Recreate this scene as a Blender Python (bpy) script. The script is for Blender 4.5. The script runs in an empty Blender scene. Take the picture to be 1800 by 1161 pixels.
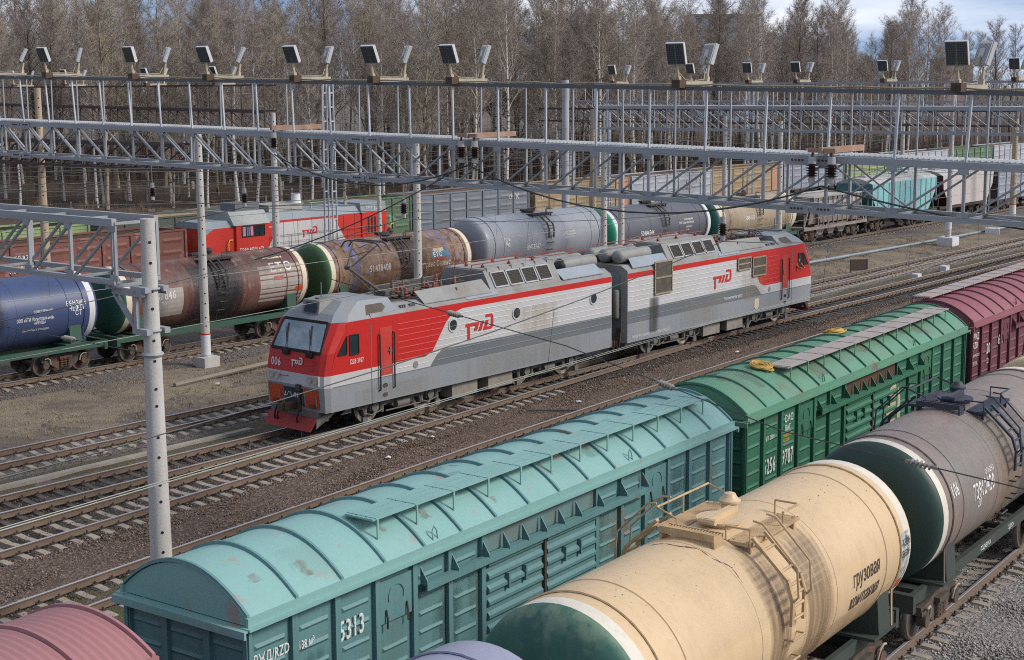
import bpy, math, random
import numpy as np
from mathutils import Vector, Matrix
R = math.radians
sin, cos, pi = math.sin, math.cos, math.pi
SC = bpy.context.scene
COL = SC.collection

# ---------------------------------------------------------------- camera
PSI, PIT, ROL = R(39.7536), R(8.2544), R(-0.34)
fwd = Vector((cos(PSI), sin(PSI), 0)); rgt = Vector((sin(PSI), -cos(PSI), 0)); upv = Vector((0, 0, 1))
cf = fwd*cos(PIT) - upv*sin(PIT); cu = fwd*sin(PIT) + upv*cos(PIT)
cr = rgt*cos(ROL) + cu*sin(ROL); cu2 = cu*cos(ROL) - rgt*sin(ROL)
cd = bpy.data.cameras.new('camera'); cam = bpy.data.objects.new('camera', cd); COL.objects.link(cam)
m = Matrix.Identity(4)
for i in range(3):
    m[i][0] = cr[i]; m[i][1] = cu2[i]; m[i][2] = -cf[i]
m[2][3] = 11.842
cam.matrix_world = m
cd.sensor_fit = 'HORIZONTAL'; cd.sensor_width = 36; cd.lens = 51.506; cd.shift_y = -0.0285
cd.clip_start = 0.5; cd.clip_end = 20000
SC.camera = cam

# ---------------------------------------------------------------- light
SUN_EL, SUN_AZ = R(38), R(-62)            # azimuth of the sun measured from +x towards +y
SC.view_settings.view_transform = 'Standard'; SC.view_settings.look = 'None'
SC.view_settings.exposure = 0.84; SC.view_settings.gamma = 1
SC.cycles.use_denoising = False; SC.cycles.filter_width = 1.05
SC.cycles.max_bounces = 6; SC.cycles.transparent_max_bounces = 6
w = bpy.data.worlds.new('World'); SC.world = w; w.use_nodes = True
nt = w.node_tree; bg = nt.nodes['Background']
sky = nt.nodes.new('ShaderNodeTexSky'); sky.sky_type = 'NISHITA'; sky.sun_disc = False
sky.sun_elevation = SUN_EL; sky.sun_rotation = pi/2 - SUN_AZ; sky.air_density = 1.0; sky.dust_density = 1.2
tc = nt.nodes.new('ShaderNodeTexCoord')
lift = nt.nodes.new('ShaderNodeMapping'); lift.inputs['Scale'].default_value = (1, 1, .8); lift.inputs['Location'].default_value = (0, 0, .30)
nt.links.new(tc.outputs['Generated'], lift.inputs['Vector']); nt.links.new(lift.outputs['Vector'], sky.inputs['Vector'])
mp = nt.nodes.new('ShaderNodeMapping'); mp.inputs['Scale'].default_value = (1.0, 1.0, 5.5)
mp.inputs['Location'].default_value = (0.45, 0.2, 0.1)
nz = nt.nodes.new('ShaderNodeTexNoise'); nz.inputs['Scale'].default_value = 2.6; nz.inputs['Detail'].default_value = 9
nz.inputs['Roughness'].default_value = 0.55
rp = nt.nodes.new('ShaderNodeValToRGB'); rp.color_ramp.elements[0].position = 0.43; rp.color_ramp.elements[1].position = 0.66
mx = nt.nodes.new('ShaderNodeMix'); mx.data_type = 'RGBA'
mx.inputs['B'].default_value = (6.4, 6.5, 6.9, 1)
nt.links.new(tc.outputs['Generated'], mp.inputs['Vector']); nt.links.new(mp.outputs['Vector'], nz.inputs['Vector'])
nt.links.new(nz.outputs['Fac'], rp.inputs['Fac']); nt.links.new(rp.outputs['Color'], mx.inputs['Factor'])
nt.links.new(sky.outputs['Color'], mx.inputs['A']); nt.links.new(mx.outputs['Result'], bg.inputs['Color'])
bg.inputs['Strength'].default_value = 0.10
sl = bpy.data.lights.new('sun', 'SUN'); sl.energy = 1.75; sl.angle = R(16); sl.color = (1, 0.95, 0.88)
so = bpy.data.objects.new('sun', sl); COL.objects.link(so)
sd = Vector((cos(SUN_EL)*cos(SUN_AZ), cos(SUN_EL)*sin(SUN_AZ), sin(SUN_EL)))
so.rotation_euler = sd.to_track_quat('Z', 'Y').to_euler()

# ---------------------------------------------------------------- materials
MC = {}
def mat(name, col, rough=0.6, metal=0.0, dirt=0.35, dcol=(0.10, 0.08, 0.065), dscale=0.7, streak=0.25,
        rust=0.0, rcol=(0.16, 0.06, 0.03), rscale=1.3, bump=0.0, bscale=30, patch=None, fine=0.12):
    if name in MC: return MC[name]
    M = bpy.data.materials.new(name); M.use_nodes = True; MC[name] = M
    n, l = M.node_tree.nodes, M.node_tree.links
    b = n['Principled BSDF']; b.inputs['Roughness'].default_value = rough; b.inputs['Metallic'].default_value = metal
    b.inputs['Specular IOR Level'].default_value = 0.35
    t = n.new('ShaderNodeTexCoord'); oi = n.new('ShaderNodeObjectInfo')
    add = n.new('ShaderNodeVectorMath'); add.operation = 'ADD'
    sc_ = n.new('ShaderNodeVectorMath'); sc_.operation = 'SCALE'; sc_.inputs['Scale'].default_value = 37.0
    l.new(oi.outputs['Location'], sc_.inputs[0]); l.new(t.outputs['Object'], add.inputs[0]); l.new(sc_.outputs[0], add.inputs[1])
    def noise(scale, det, vec, rgh=0.6):
        q = n.new('ShaderNodeTexNoise'); q.inputs['Scale'].default_value = scale; q.inputs['Detail'].default_value = det
        q.inputs['Roughness'].default_value = rgh; l.new(vec, q.inputs['Vector']); return q.outputs['Fac']
    def ramp(f, a, c, hi=1.0):
        q = n.new('ShaderNodeMapRange'); q.inputs['From Min'].default_value = a; q.inputs['From Max'].default_value = c
        q.inputs['To Max'].default_value = hi; l.new(f, q.inputs['Value']); return q.outputs['Result']
    def mixc(f, a, c):
        q = n.new('ShaderNodeMix'); q.data_type = 'RGBA'
        if isinstance(f, float): q.inputs['Factor'].default_value = f
        else: l.new(f, q.inputs['Factor'])
        for k, v in (('A', a), ('B', c)):
            if isinstance(v, tuple): q.inputs[k].default_value = (*v, 1)
            else: l.new(v, q.inputs[k])
        return q.outputs['Result']
    vec = add.outputs[0]
    cur = tuple(col)
    if patch:
        for i, (pc, lo, hi, ps) in enumerate(patch):
            cur = mixc(ramp(noise(ps, 5, vec), lo, hi), cur, tuple(pc))
    if fine: cur = mixc(ramp(noise(14, 4, vec), 0.3, 0.75, fine), cur, tuple(min(1, c*0.55) for c in dcol))
    if dirt: cur = mixc(ramp(noise(dscale, 8, vec), 0.42, 0.75, dirt), cur, tuple(dcol))
    if streak:
        mpn = n.new('ShaderNodeMapping'); mpn.inputs['Scale'].default_value = (4.5, 4.5, 0.28); l.new(vec, mpn.inputs['Vector'])
        cur = mixc(ramp(noise(1.6, 5, mpn.outputs[0]), 0.48, 0.8, streak), cur, tuple(c*0.8 for c in dcol))
    if rust: cur = mixc(ramp(noise(rscale, 10, vec, 0.7), 0.62-rust*0.3, 0.70-rust*0.25, 0.9), cur, tuple(rcol))
    if isinstance(cur, tuple): b.inputs['Base Color'].default_value = (*cur, 1)
    else: l.new(cur, b.inputs['Base Color'])
    if bump:
        bp = n.new('ShaderNodeBump'); bp.inputs['Strength'].default_value = bump; bp.inputs['Distance'].default_value = 0.03
        l.new(noise(bscale, 5, vec), bp.inputs['Height']); l.new(bp.outputs[0], b.inputs['Normal'])
    return M

def stain(name, col, sx=10.0, syz=0.7, soft=1.0, amt=1.0, rough=.55):
    """dried spill: ragged see-through coat, streaked along y and z, thinning out to the edges of its patch"""
    if name in MC: return MC[name]
    M = bpy.data.materials.new(name); M.use_nodes = True; MC[name] = M; n, l = M.node_tree.nodes, M.node_tree.links
    b = n['Principled BSDF']; b.inputs['Roughness'].default_value = rough; b.inputs['Base Color'].default_value = (*col, 1)
    t = n.new('ShaderNodeTexCoord'); mp_ = n.new('ShaderNodeMapping'); mp_.inputs['Scale'].default_value = (sx, syz, syz); l.new(t.outputs['Object'], mp_.inputs['Vector'])
    q = n.new('ShaderNodeTexNoise'); q.inputs['Scale'].default_value = 1.0; q.inputs['Detail'].default_value = 6; l.new(mp_.outputs[0], q.inputs['Vector'])
    def m(op, a, c):
        k = n.new('ShaderNodeMath'); k.operation = op
        for i, v in enumerate((a, c)):
            if isinstance(v, (int, float)): k.inputs[i].default_value = v
            else: l.new(v, k.inputs[i])
        return k.outputs[0]
    sp = n.new('ShaderNodeSeparateXYZ'); l.new(t.outputs['Generated'], sp.inputs[0])
    fx = m('SUBTRACT', 1.0, m('ABSOLUTE', m('SUBTRACT', m('MULTIPLY', sp.outputs[0], 2.0), 1.0), 0)); fz = m('MULTIPLY', sp.outputs[2], m('SUBTRACT', 1.0, sp.outputs[2])); fz = m('MINIMUM', m('MULTIPLY', fz, 9.0), 1.0)
    fall = m('MINIMUM', m('MULTIPLY', fx, 2.2/soft), 1.0); fall = m('MULTIPLY', fall, fz)
    al = m('MULTIPLY', m('SUBTRACT', m('ADD', q.outputs['Fac'], m('MULTIPLY', fall, .62)), .74), 1.15*amt); k = n.new('ShaderNodeClamp'); l.new(al, k.inputs['Value']); k.inputs['Max'].default_value = min(.95, .62*amt)
    l.new(k.outputs[0], b.inputs['Alpha']); return M
DK = mat('dark_running_gear', (0.035, 0.032, 0.03), 0.8, dirt=0.7, dcol=(0.10, 0.08, 0.06), rust=0.15)
BRN = mat('rusty_iron', (0.09, 0.055, 0.035), 0.8, dirt=0.5, dcol=(0.05, 0.04, 0.03))
STEEL = mat('worn_steel', (0.36, 0.35, 0.34), 0.42, 0.55, dirt=0.4, streak=0)
TREAD = mat('pale_tyre', (0.55, 0.50, 0.42), 0.6, dirt=0.5)
GALV = mat('galvanised_steel', (0.33, 0.345, 0.365), 0.6, 0.1, dirt=0.5, dcol=(0.17, 0.165, 0.155), dscale=1.6, streak=0.3, rust=.06, rcol=(.2, .13, .09), rscale=2.5)
GALVP = mat('pale_galvanised_steel', (0.46, 0.49, 0.52), 0.55, 0.1, dirt=0.4, dcol=(0.2, 0.2, 0.2))
CONC = mat('pole_concrete', (0.47, 0.45, 0.42), 0.9, dirt=0.35, dcol=(0.25, 0.22, 0.18), streak=0.4, bump=0.25, bscale=20)
CONCT = mat('tan_concrete', (0.40, 0.32, 0.22), 0.9, dirt=0.4, dcol=(0.22, 0.17, 0.12), streak=0.4)
CONCW = mat('whitewash', (0.6, 0.6, 0.62), 0.9, dirt=0.3, dcol=(0.3, 0.28, 0.26))
SLP = mat('sleeper_concrete', (0.33, 0.285, 0.235), 0.95, dirt=0.6, dcol=(0.12, 0.09, 0.07), dscale=2.5, streak=0, bump=0.3)
RAILS = mat('rail_side', (0.135, 0.095, 0.07), 0.85, dirt=0.5, dcol=(0.22, 0.16, 0.11), streak=0)
RAILT = mat('rail_head', (0.50, 0.50, 0.53), 0.34, 0.6, dirt=0.25, dcol=(0.25, 0.22, 0.22), streak=0)
RAILB = mat('rail_head_rusty', (0.20, 0.16, 0.13), 0.6, 0.3, dirt=0.4, streak=0)
GLASS = mat('dark_glass', (0.02, 0.03, 0.035), 0.08, dirt=0.15, dcol=(0.2, 0.2, 0.2), streak=0, fine=0)
WSCR = mat('windscreen', (0.22, 0.28, 0.31), 0.06, 0.35, dirt=0.5, dcol=(0.55, 0.58, 0.6), dscale=1.5, streak=0, fine=0)
BLACK = mat('black_rubber', (0.012, 0.012, 0.012), 0.6, dirt=0.2)
INSB = mat('brown_porcelain', (0.035, 0.016, 0.012), 0.25, dirt=0.1, streak=0)
INSG = mat('grey_porcelain', (0.42, 0.42, 0.42), 0.35, dirt=0.2, streak=0)
WIRE = mat('bronze_wire', (0.06, 0.065, 0.06), 0.5, 0.3, dirt=0, streak=0, fine=0)
WIREP = mat('pale_wire', (0.24, 0.245, 0.21), 0.5, 0.3, dirt=0, streak=0, fine=0)
WHT = mat('white_lettering', (0.68, 0.68, 0.66), 0.7, dirt=0.35, dcol=(0.35, 0.33, 0.30), dscale=6)
LTB = mat('black_lettering', (0.04, 0.03, 0.03), 0.7, dirt=0.3, dcol=(0.2, 0.15, 0.1), dscale=5)
YEL = mat('yellow_paint', (0.75, 0.42, 0.03), 0.6, dirt=0.3)
LRED = mat('locomotive_red', (0.46, 0.018, 0.015), 0.42, dirt=0.2, dcol=(0.22, 0.03, 0.02), streak=0.15, fine=0.05)
LWHT = mat('locomotive_white', (0.45, 0.45, 0.46), 0.5, dirt=0.4, dcol=(0.38, 0.345, 0.28), streak=0.15, fine=0.03)
LGR = mat('locomotive_grey', (0.215, 0.24, 0.265), 0.5, dirt=0.5, dcol=(0.28, 0.26, 0.23), streak=0.5, fine=0.06)
LGD = mat('locomotive_dark_grey', (0.115, 0.135, 0.15), 0.5, dirt=0.3, dcol=(0.2, 0.19, 0.17), streak=0.2)
LRF = mat('locomotive_roof', (0.24, 0.245, 0.24), 0.6, dirt=0.75, dcol=(0.15, 0.125, 0.10), dscale=1.2, streak=0.2)
LRFD = mat('sooty_roof', (0.085, 0.08, 0.075), 0.75, dirt=0.5, dcol=(0.13, 0.10, 0.08))
LINS = mat('red_busbar', (0.22, 0.05, 0.04), 0.5, dirt=0.3)
LOGO = mat('logo_red', (0.50, 0.02, 0.02), 0.5, dirt=0.15, streak=0.1)
LOUV = mat('louvre_mesh', (0.07, 0.06, 0.05), 0.8, dirt=0.5, dcol=(0.16, 0.13, 0.09), dscale=3)
ORG = mat('orange_red_panel', (0.50, 0.065, 0.02), 0.6, dirt=0.45, dcol=(0.2, 0.05, 0.02), streak=0.3)

# ---------------------------------------------------------------- mesh builder
class MB:
    def __init__(s): s.v = []; s.f = []; s.m = []; s.s = []
    def add(s, vs, fs, mi=0, sm=False):
        o = len(s.v); s.v += [tuple(q) for q in vs]
        for f in fs: s.f.append(tuple(i+o for i in f)); s.m.append(mi); s.s.append(sm)
        return s
    def box(s, a, b, mi=0):
        (x0, y0, z0), (x1, y1, z1) = a, b
        v = [(x0,y0,z0),(x1,y0,z0),(x1,y1,z0),(x0,y1,z0),(x0,y0,z1),(x1,y0,z1),(x1,y1,z1),(x0,y1,z1)]
        return s.add(v, [(3,2,1,0),(4,5,6,7),(0,1,5,4),(1,2,6,5),(2,3,7,6),(3,0,4,7)], mi)
    def beam(s, p, q, w, h, mi=0, up=(0, 0, 1)):
        p, q = Vector(p), Vector(q); d = (q-p).normalized(); u = Vector(up)
        if abs(d.dot(u)) > 0.98: u = Vector((1, 0, 0))
        a = d.cross(u).normalized()*w/2; b = a.cross(d).normalized()*h/2
        v = [p-a-b, p+a-b, p+a+b, p-a+b, q-a-b, q+a-b, q+a+b, q-a+b]
        return s.add(v, [(0,1,2,3),(7,6,5,4),(4,5,1,0),(5,6,2,1),(6,7,3,2),(7,4,0,3)], mi)
    def tube(s, pts, r, n=6, mi=0, cap=True, sm=True):
        pts = [Vector(p) for p in pts]; k = len(pts)
        rs = r if isinstance(r, (list, tuple)) else [r]*k
        o = len(s.v); u = None
        for i, p in enumerate(pts):
            d = (pts[min(i+1, k-1)]-pts[max(i-1, 0)])
            d = d.normalized() if d.length > 1e-9 else Vector((0, 0, 1))
            if u is None:
                u = d.cross(Vector((0, 0, 1)) if abs(d.z) < 0.9 else Vector((1, 0, 0)))
            else: u = u - d*u.dot(d)
            u.normalize(); b = d.cross(u)
            for j in range(n):
                t = 2*pi*j/n; s.v.append(tuple(p + (u*cos(t)+b*sin(t))*rs[i]))
        for i in range(k-1):
            for j in range(n):
                a = o+i*n+j; b_ = o+i*n+(j+1) % n
                s.f.append((a, b_, b_+n, a+n)); s.m.append(mi); s.s.append(sm)
        if cap:
            s.f.append(tuple(o+j for j in reversed(range(n)))); s.m.append(mi); s.s.append(False)
            s.f.append(tuple(o+(k-1)*n+j for j in range(n))); s.m.append(mi); s.s.append(False)
        return s
    def cyl(s, p, q, r, n=16, mi=0, r2=None): return s.tube([p, q], [r, r if r2 is None else r2], n, mi)
    def lathe(s, o, ax, prof, n=16, mi=0, mif=None):
        ax = Vector(ax).normalized(); o = Vector(o)
        u = ax.cross(Vector((0, 0, 1)) if abs(ax.z) < 0.9 else Vector((1, 0, 0))).normalized(); b = ax.cross(u)
        k = len(s.v)
        for (t, r) in prof:
            for j in range(n):
                a = 2*pi*j/n; s.v.append(tuple(o+ax*t+(u*cos(a)+b*sin(a))*max(r, 1e-4)))
        for i in range(len(prof)-1):
            for j in range(n):
                a = k+i*n+j; c = k+i*n+(j+1) % n
                s.f.append((a, c, c+n, a+n)); s.m.append(mif(i) if mif else mi); s.s.append(True)
        return s
    def quad(s, a, b, c, d, mi=0): return s.add([a, b, c, d], [(0, 1, 2, 3)], mi)
    def poly(s, pts, mi=0): return s.add(pts, [tuple(range(len(pts)))], mi)
    def prism(s, pts, off, mi=0):
        off = Vector(off); n = len(pts); v = [Vector(p) for p in pts]; v = v + [p+off for p in v]
        f = [tuple(range(n)), tuple(reversed(range(n, 2*n)))] + [(i+n, (i+1) % n+n, (i+1) % n, i) for i in range(n)]
        return s.add(v, f, mi)
    def mesh(s, name, mats):
        me = bpy.data.meshes.new(name); me.from_pydata(s.v, [], s.f)
        for mm in (mats if isinstance(mats, (list, tuple)) else [mats]): me.materials.append(mm)
        me.polygons.foreach_set('material_index', s.m)
        me.polygons.foreach_set('use_smooth', s.s)
        if any(s.s): 
            me.polygons.foreach_set('use_smooth', [True]*len(s.f)); me.set_sharp_from_angle(angle=R(38))
        me.update(); return me
    def build(s, name, mats, parent=None, loc=(0, 0, 0), rz=0, label=None):
        return put(name, s.mesh(name, mats), parent, loc, rz, label)
def put(name, me, parent=None, loc=(0, 0, 0), rz=0, label=None):
    o = bpy.data.objects.new(name, me); COL.objects.link(o); o.parent = parent
    o.location = loc; o.rotation_euler = (0, 0, rz)
    if label: o['label'] = label
    return o
def tag(o, label, cat, group=None):
    o['label'] = label; o['category'] = cat
    if group: o['group'] = group
    return o
def thing(name, label, cat, loc=(0, 0, 0), rz=0, group=None):
    return tag(put(name, None, None, loc, rz), label, cat, group)
def struct(o, kind='structure'): o['kind'] = kind; return o
_bm = {}
def beam(name, parent, p, q, w, h, mt):
    """one straight steel member as an object of its own, sharing one unit box"""
    if mt.name not in _bm: _bm[mt.name] = MB().box((-.5, -.5, 0), (.5, .5, 1)).mesh('steel_member', mt)
    o = bpy.data.objects.new(name, _bm[mt.name]); COL.objects.link(o); o.parent = parent
    p, q = Vector(p), Vector(q); d = q-p; L = d.length; d.normalize()
    u = Vector((0, 0, 1)) if abs(d.z) < 0.95 else Vector((1, 0, 0))
    a = d.cross(u).normalized(); b = d.cross(a)
    mm = Matrix.Identity(4)
    for i in range(3):
        mm[i][0] = a[i]*w; mm[i][1] = b[i]*h; mm[i][2] = d[i]*L; mm[i][3] = p[i]
    o.matrix_basis = mm
    return o
_tx = {}
def text2d(body, size, shear=0.0, sx=1.0):
    """lettering as flat polygons: (verts, faces, width)"""
    k = (body, size, shear, sx)
    if k in _tx: return _tx[k]
    cv = bpy.data.curves.new('lettering', 'FONT'); cv.body = body; cv.size = size; cv.shear = shear
    cv.resolution_u = 2; cv.space_character = 1.08; cv.space_line = 0.85; cv.offset = 0.012*size
    o = bpy.data.objects.new('lettering', cv); COL.objects.link(o)
    me = bpy.data.meshes.new_from_object(o.evaluated_get(bpy.context.evaluated_depsgraph_get()))
    v = [(q.co.x*sx, q.co.y) for q in me.vertices]; f = [tuple(p.vertices) for p in me.polygons]
    bpy.data.objects.remove(o); bpy.data.curves.remove(cv); bpy.data.meshes.remove(me)
    wd = max([a for a, _ in v], default=0); _tx[k] = (v, f, wd); return _tx[k]
def letter(mb, body, size, o, ex=(1, 0, 0), ez=(0, 0, 1), mi=0, sx=0.8, shear=0.0, center=False):
    v, f, wd = text2d(body, size, shear, sx); o, ex, ez = Vector(o), Vector(ex), Vector(ez)
    if center: o = o - ex*wd/2
    return mb.add([o+ex*a+ez*b for a, b in v], f, mi)
def letter_tank(mb, body, size, x, zc, r, th0, mi=0, sx=0.8, center=False, side=-1):
    """lettering wrapped round a barrel; th0 = angle above the horizontal on the near side"""
    v, f, wd = text2d(body, size, 0.0, sx); x0 = x-(wd/2 if center else 0)
    vs = []
    for a, b in v:
        t = th0 + b/r; vs.append((x0+a, side*(r+.008)*cos(t), zc+(r+.008)*sin(t)))
    return mb.add(vs, f, mi)

# ================================================================ running gear shared by the wagons
def mk_wheel():
    b = MB()
    for s in (-1, 1):
        b.lathe((0, s*0.79-0.07, 0.475), (0, 1, 0), [(0, .10), (0, .47), (0.02, .475), (0.12, .478), (0.13, .40), (0.09, .36), (.05, .12), (.05, 0)] if s > 0
                else [(0.14, .10), (.14, .47), (.12, .475), (.02, .478), (.01, .40), (.05, .36), (.09, .12), (.09, 0)], 20)
    b.cyl((0, -1.05, 0.475), (0, 1.05, 0.475), 0.085, 10)
    return b.mesh('wheelset', [DK])
def mk_wheel2():
    b = MB()
    for s in (-1, 1):
        pr = [(0, 0), (0, .40), (.0, .46), (.03, .478), (.11, .478), (.135, .50), (.14, .1)]
        if s > 0: pr = [(-t, r) for t, r in pr]
        b.lathe((0, s*0.865, 0.475), (0, 1, 0), pr, 22, mif=lambda i: 1 if i in (1, 2, 3) else 0)
    b.cyl((0, -1.05, 0.475), (0, 1.05, 0.475), 0.085, 10)
    return b.mesh('wheelset', [DK, mat('rubbed_wheel_rim', (0.16, 0.13, 0.11), 0.5, 0.3, dirt=0.4, streak=0)])
WHEEL = mk_wheel2()
def mk_bogie():
    b = MB()
    for s in (-1, 1):
        y0, y1 = (s*1.0-0.07, s*1.0+0.07)
        top = [(-1.1, .62), (-1.08, .78), (-.62, .80), (-.30, .92), (.30, .92), (.62, .80), (1.08, .78), (1.1, .62), (.85, .60), (.45, .34), (.34, .26), (-.34, .26), (-.45, .34), (-.85, .60)]
        b.prism([(x, y0, z) for x, z in top], (0, .14, 0))
        for x in (-.925, .925): b.cyl((x, s*.95, .475), (x, s*1.16, .475), .15, 10)
        for x in (-.17, .0, .17):
            for z in (.33, .43, .53, .63): b.cyl((x, s*1.09, z), (x, s*1.09, z+.055), .088, 8)
        b.box((-.30, s*1.07-.13, .70), (.30, s*1.07+.13, .80))
    for s in (-1, 1):
        for d in (-1, 1): b.tube([(d*.70, s*1.13, .50), (d*.74, s*1.16, .70), (d*.86, s*1.18, .79), (d*1.0, s*1.18, .76)], .026, 6, 1)
    b.box((-.25, -1.0, .66), (.25, 1.0, .96))
    for x in (-.925, .925): b.box((x-.18, -1.1, .60), (x+.18, -.9, .70)); b.box((x-.18, .9, .60), (x+.18, 1.1, .70))
    return b.mesh('bogie', [mat('bogie_iron', (0.06, 0.05, 0.042), 0.85, dirt=0.7, dcol=(0.15, 0.11, 0.08), dscale=2.5, rust=0.25), mat('cream_hanger', (.42, .36, .28), .7, dirt=.5, streak=0)])
BOGIE = mk_bogie()
def bogies(par, xs, tone=None):
    for x in xs:
        bo = put('bogie', BOGIE, par, (x, 0, 0))
        for d in (-.925, .925): put('wheelset', WHEEL, bo, (d, 0, 0))
def mk_coupler():
    b = MB().box((0, -.09, .98), (.45, .09, 1.14)).box((.40, -.17, .92), (.66, .19, 1.20)).box((.60, .02, .95), (.80, .17, 1.17))
    b.tube([(.1, .35, 1.0), (.35, .36, .75), (.6, .2, .62), (.75, .1, .7)], .03, 6)
    return b.mesh('coupler', [DK])
COUP = mk_coupler()
def couplers(par, x):
    put('coupler', COUP, par, (x, 0, 0)); put('coupler', COUP, par, (-x, 0, 0), pi)

# ================================================================ tank wagon
def tank(label, loc, rz, r, zc, Lb, body, dome, ring, group, frame, zones=None, ringw=0.28, ends=(1, 1), rings=(1, 1), detail=1, plat=None,
         letters=(), wash=None, domeR=None):
    """Lb barrel length without the domed ends; ends: 1 painted dome, 0 body colour"""
    t = thing('tank_wagon', label, 'tank wagon', loc, rz, group)
    nth = 56 if detail else 40
    mats = [body, dome, ring, wash or body, domeR or dome]; dd = 0.42
    b = MB(); h = Lb/2
    xs = sorted(set([-h, -h+ringw, h-ringw, h] + [-h+Lb*i/24 for i in range(1, 24)] + ([zz for z_ in (zones or []) for zz in z_[:2]])))
    prof = []
    for i in range(9):
        a = pi/2*i/8; prof.append((-h-dd*cos(a), r*(sin(a)**0.75)*0.998))
    prof += [(x, r) for x in xs[1:]]
    for i in range(7, -1, -1):
        a = pi/2*i/8; prof.append((h+dd*cos(a), r*(sin(a)**0.75)*0.998))
    def mif(i):
        xm = (prof[i][0]+prof[i+1][0])/2
        if xm < -h: return 1 if ends[0] else 0
        if xm > h: return 4 if ends[1] else 0
        if xm < -h+ringw: return 2 if rings[0] else 0
        if xm > h-ringw: return 2 if rings[1] else 0
        for a, c, k in [z_[:3] for z_ in (zones or [])]:
            if a <= xm <= c: return k
        return 0
    extra = [z_[3] for z_ in (zones or []) if len(z_) > 3 and z_[3]]
    b.lathe((0, 0, zc), (1, 0, 0), prof, nth, mif=mif)
    br = b.build('barrel', mats + extra, t)
    for x in (-h+1.25*Lb/10.2, -h+3.6*Lb/10.2, h-3.6*Lb/10.2, h-1.25*Lb/10.2):
        big = abs(x) > h*0.5
        MB().lathe((x, 0, zc), (1, 0, 0), [(-.035 if big else -.012, r), (-.025 if big else -.008, r+(.018 if big else .008)), (.025 if big else .008, r+(.018 if big else .008)), (.035 if big else .012, r)], nth).build('weld_band', [wash or body], br)
    # frame
    f = MB(); L2 = h+dd+0.12
    f.box((-L2, -.18, .92), (L2, .18, 1.22))
    sy = 1.04 if detail else 1.36
    for s in (-1, 1):
        f.box((-L2, s*sy-.06, .98), (L2, s*sy+.06, 1.24))
        f.box((-L2-.02, -sy-.10, .86), (-L2+.14, sy+.10, 1.26)) if s < 0 else f.box((L2-.14, -sy-.10, .86), (L2+.02, sy+.10, 1.26))
    for x in (-h+1.15, h-1.15, -h+.2, h-.2): f.box((x-.15, -sy, .95), (x+.15, sy, 1.2))
    fr = f.build('underframe', [frame], t)
    for x in (-h+.95, h-.95):
        sd_ = MB(); ys = [-1.36+2.72*i/10 for i in range(11)]
        top = [(y, max(1.27, zc-math.sqrt(max(.01, r*r-y*y)) if abs(y) < r else zc)) for y in ys]
        top = [(y, min(z, zc-.35*r)) for y, z in top]
        sd_.prism([(x-.28, -1.42, 1.245)] + [(x-.28, y, z+.01) for y, z in top] + [(x-.28, 1.42, 1.245)], (.56, 0, 0))
        sd_.box((x-.55, -1.44, 1.243), (x+.55, 1.44, 1.30))
        sd_.build('saddle', [frame], t)
    bogies(t, (-h+1.22, h-1.22) if Lb < 10.4 else (-3.9, 3.9))
    couplers(t, L2)
    for x in (-h+.55, h-.55):
        cl = MB(); cl.tube([(x, -(r+.02)*cos(a), zc+(r+.02)*sin(a)) for a in [R(-28)+R(236)*i/26 for i in range(27)]], .022, 5)
        cl.cyl((x, -(r+.02)*cos(R(-28)), zc+(r+.02)*sin(R(-28))), (x, -1.40, 1.26), .024, 5)
        cl.build('tension_strap', [wash or body], t)
    # top gear
    pm = plat or DK; zt = zc+r
    hx = -.1
    ht = MB().cyl((hx, 0, zt-.08), (hx, 0, zt+.05), .35, 20).cyl((hx, 0, zt+.05), (hx, 0, zt+.09), .42, 24)
    ht.box((hx-.48, -.07, zt+.09), (hx+.44, .07, zt+.19)).cyl((hx-.46, -.16, zt+.13), (hx-.46, .16, zt+.13), .06, 8)
    ht.cyl((hx+.75, .2, zt-.1), (hx+.75, .2, zt+.16), .15, 12).lathe((hx+.75, .2, zt+.16), (0, 0, 1), [(0, .2), (.04, .2), (.1, .13), (.16, .1), (.19, 0.0)], 12)
    ht.build('manhole', [wash or pm if detail else DK], t)
    for s in (-1, 1):
        y0, y1 = (s*.50, s*.90); z0 = zc+math.sqrt(r*r-.5)+.11; cx_ = .2
        if not detail and s > 0: continue
        g = MB(); Lp = .95
        ya, yb = min(y0, y1), max(y0, y1)
        for k in range(13): g.box((-Lp, ya+(yb-ya)*k/13, z0-.03), (Lp, ya+(yb-ya)*k/13+.018, z0))
        for k in range(15): g.box((-Lp+2*Lp*k/14-.008, ya, z0-.022), (-Lp+2*Lp*k/14+.008, yb, z0-.008))
        for q in (ya, yb): g.box((-Lp-.02, q-.02, z0-.06), (Lp+.02, q+.02, z0+.004))
        for q in (-Lp, Lp): g.box((q-.02, ya, z0-.06), (q+.02, yb, z0+.004))
        for q in (-Lp+.1, Lp-.1):
            for yy in (ya+.05, yb-.05): g.box((q-.03, yy-.03, zc+math.sqrt(r*r-yy*yy)-.05), (q+.03, yy+.03, z0))
        g.v = [(a_+cx_, b_, c_) for a_, b_, c_ in g.v]; grt = g.build('catwalk', [pm], t)
        rl = MB(); yo = yb if s > 0 else ya; yi = ya if s > 0 else yb; hr = .34
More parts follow.
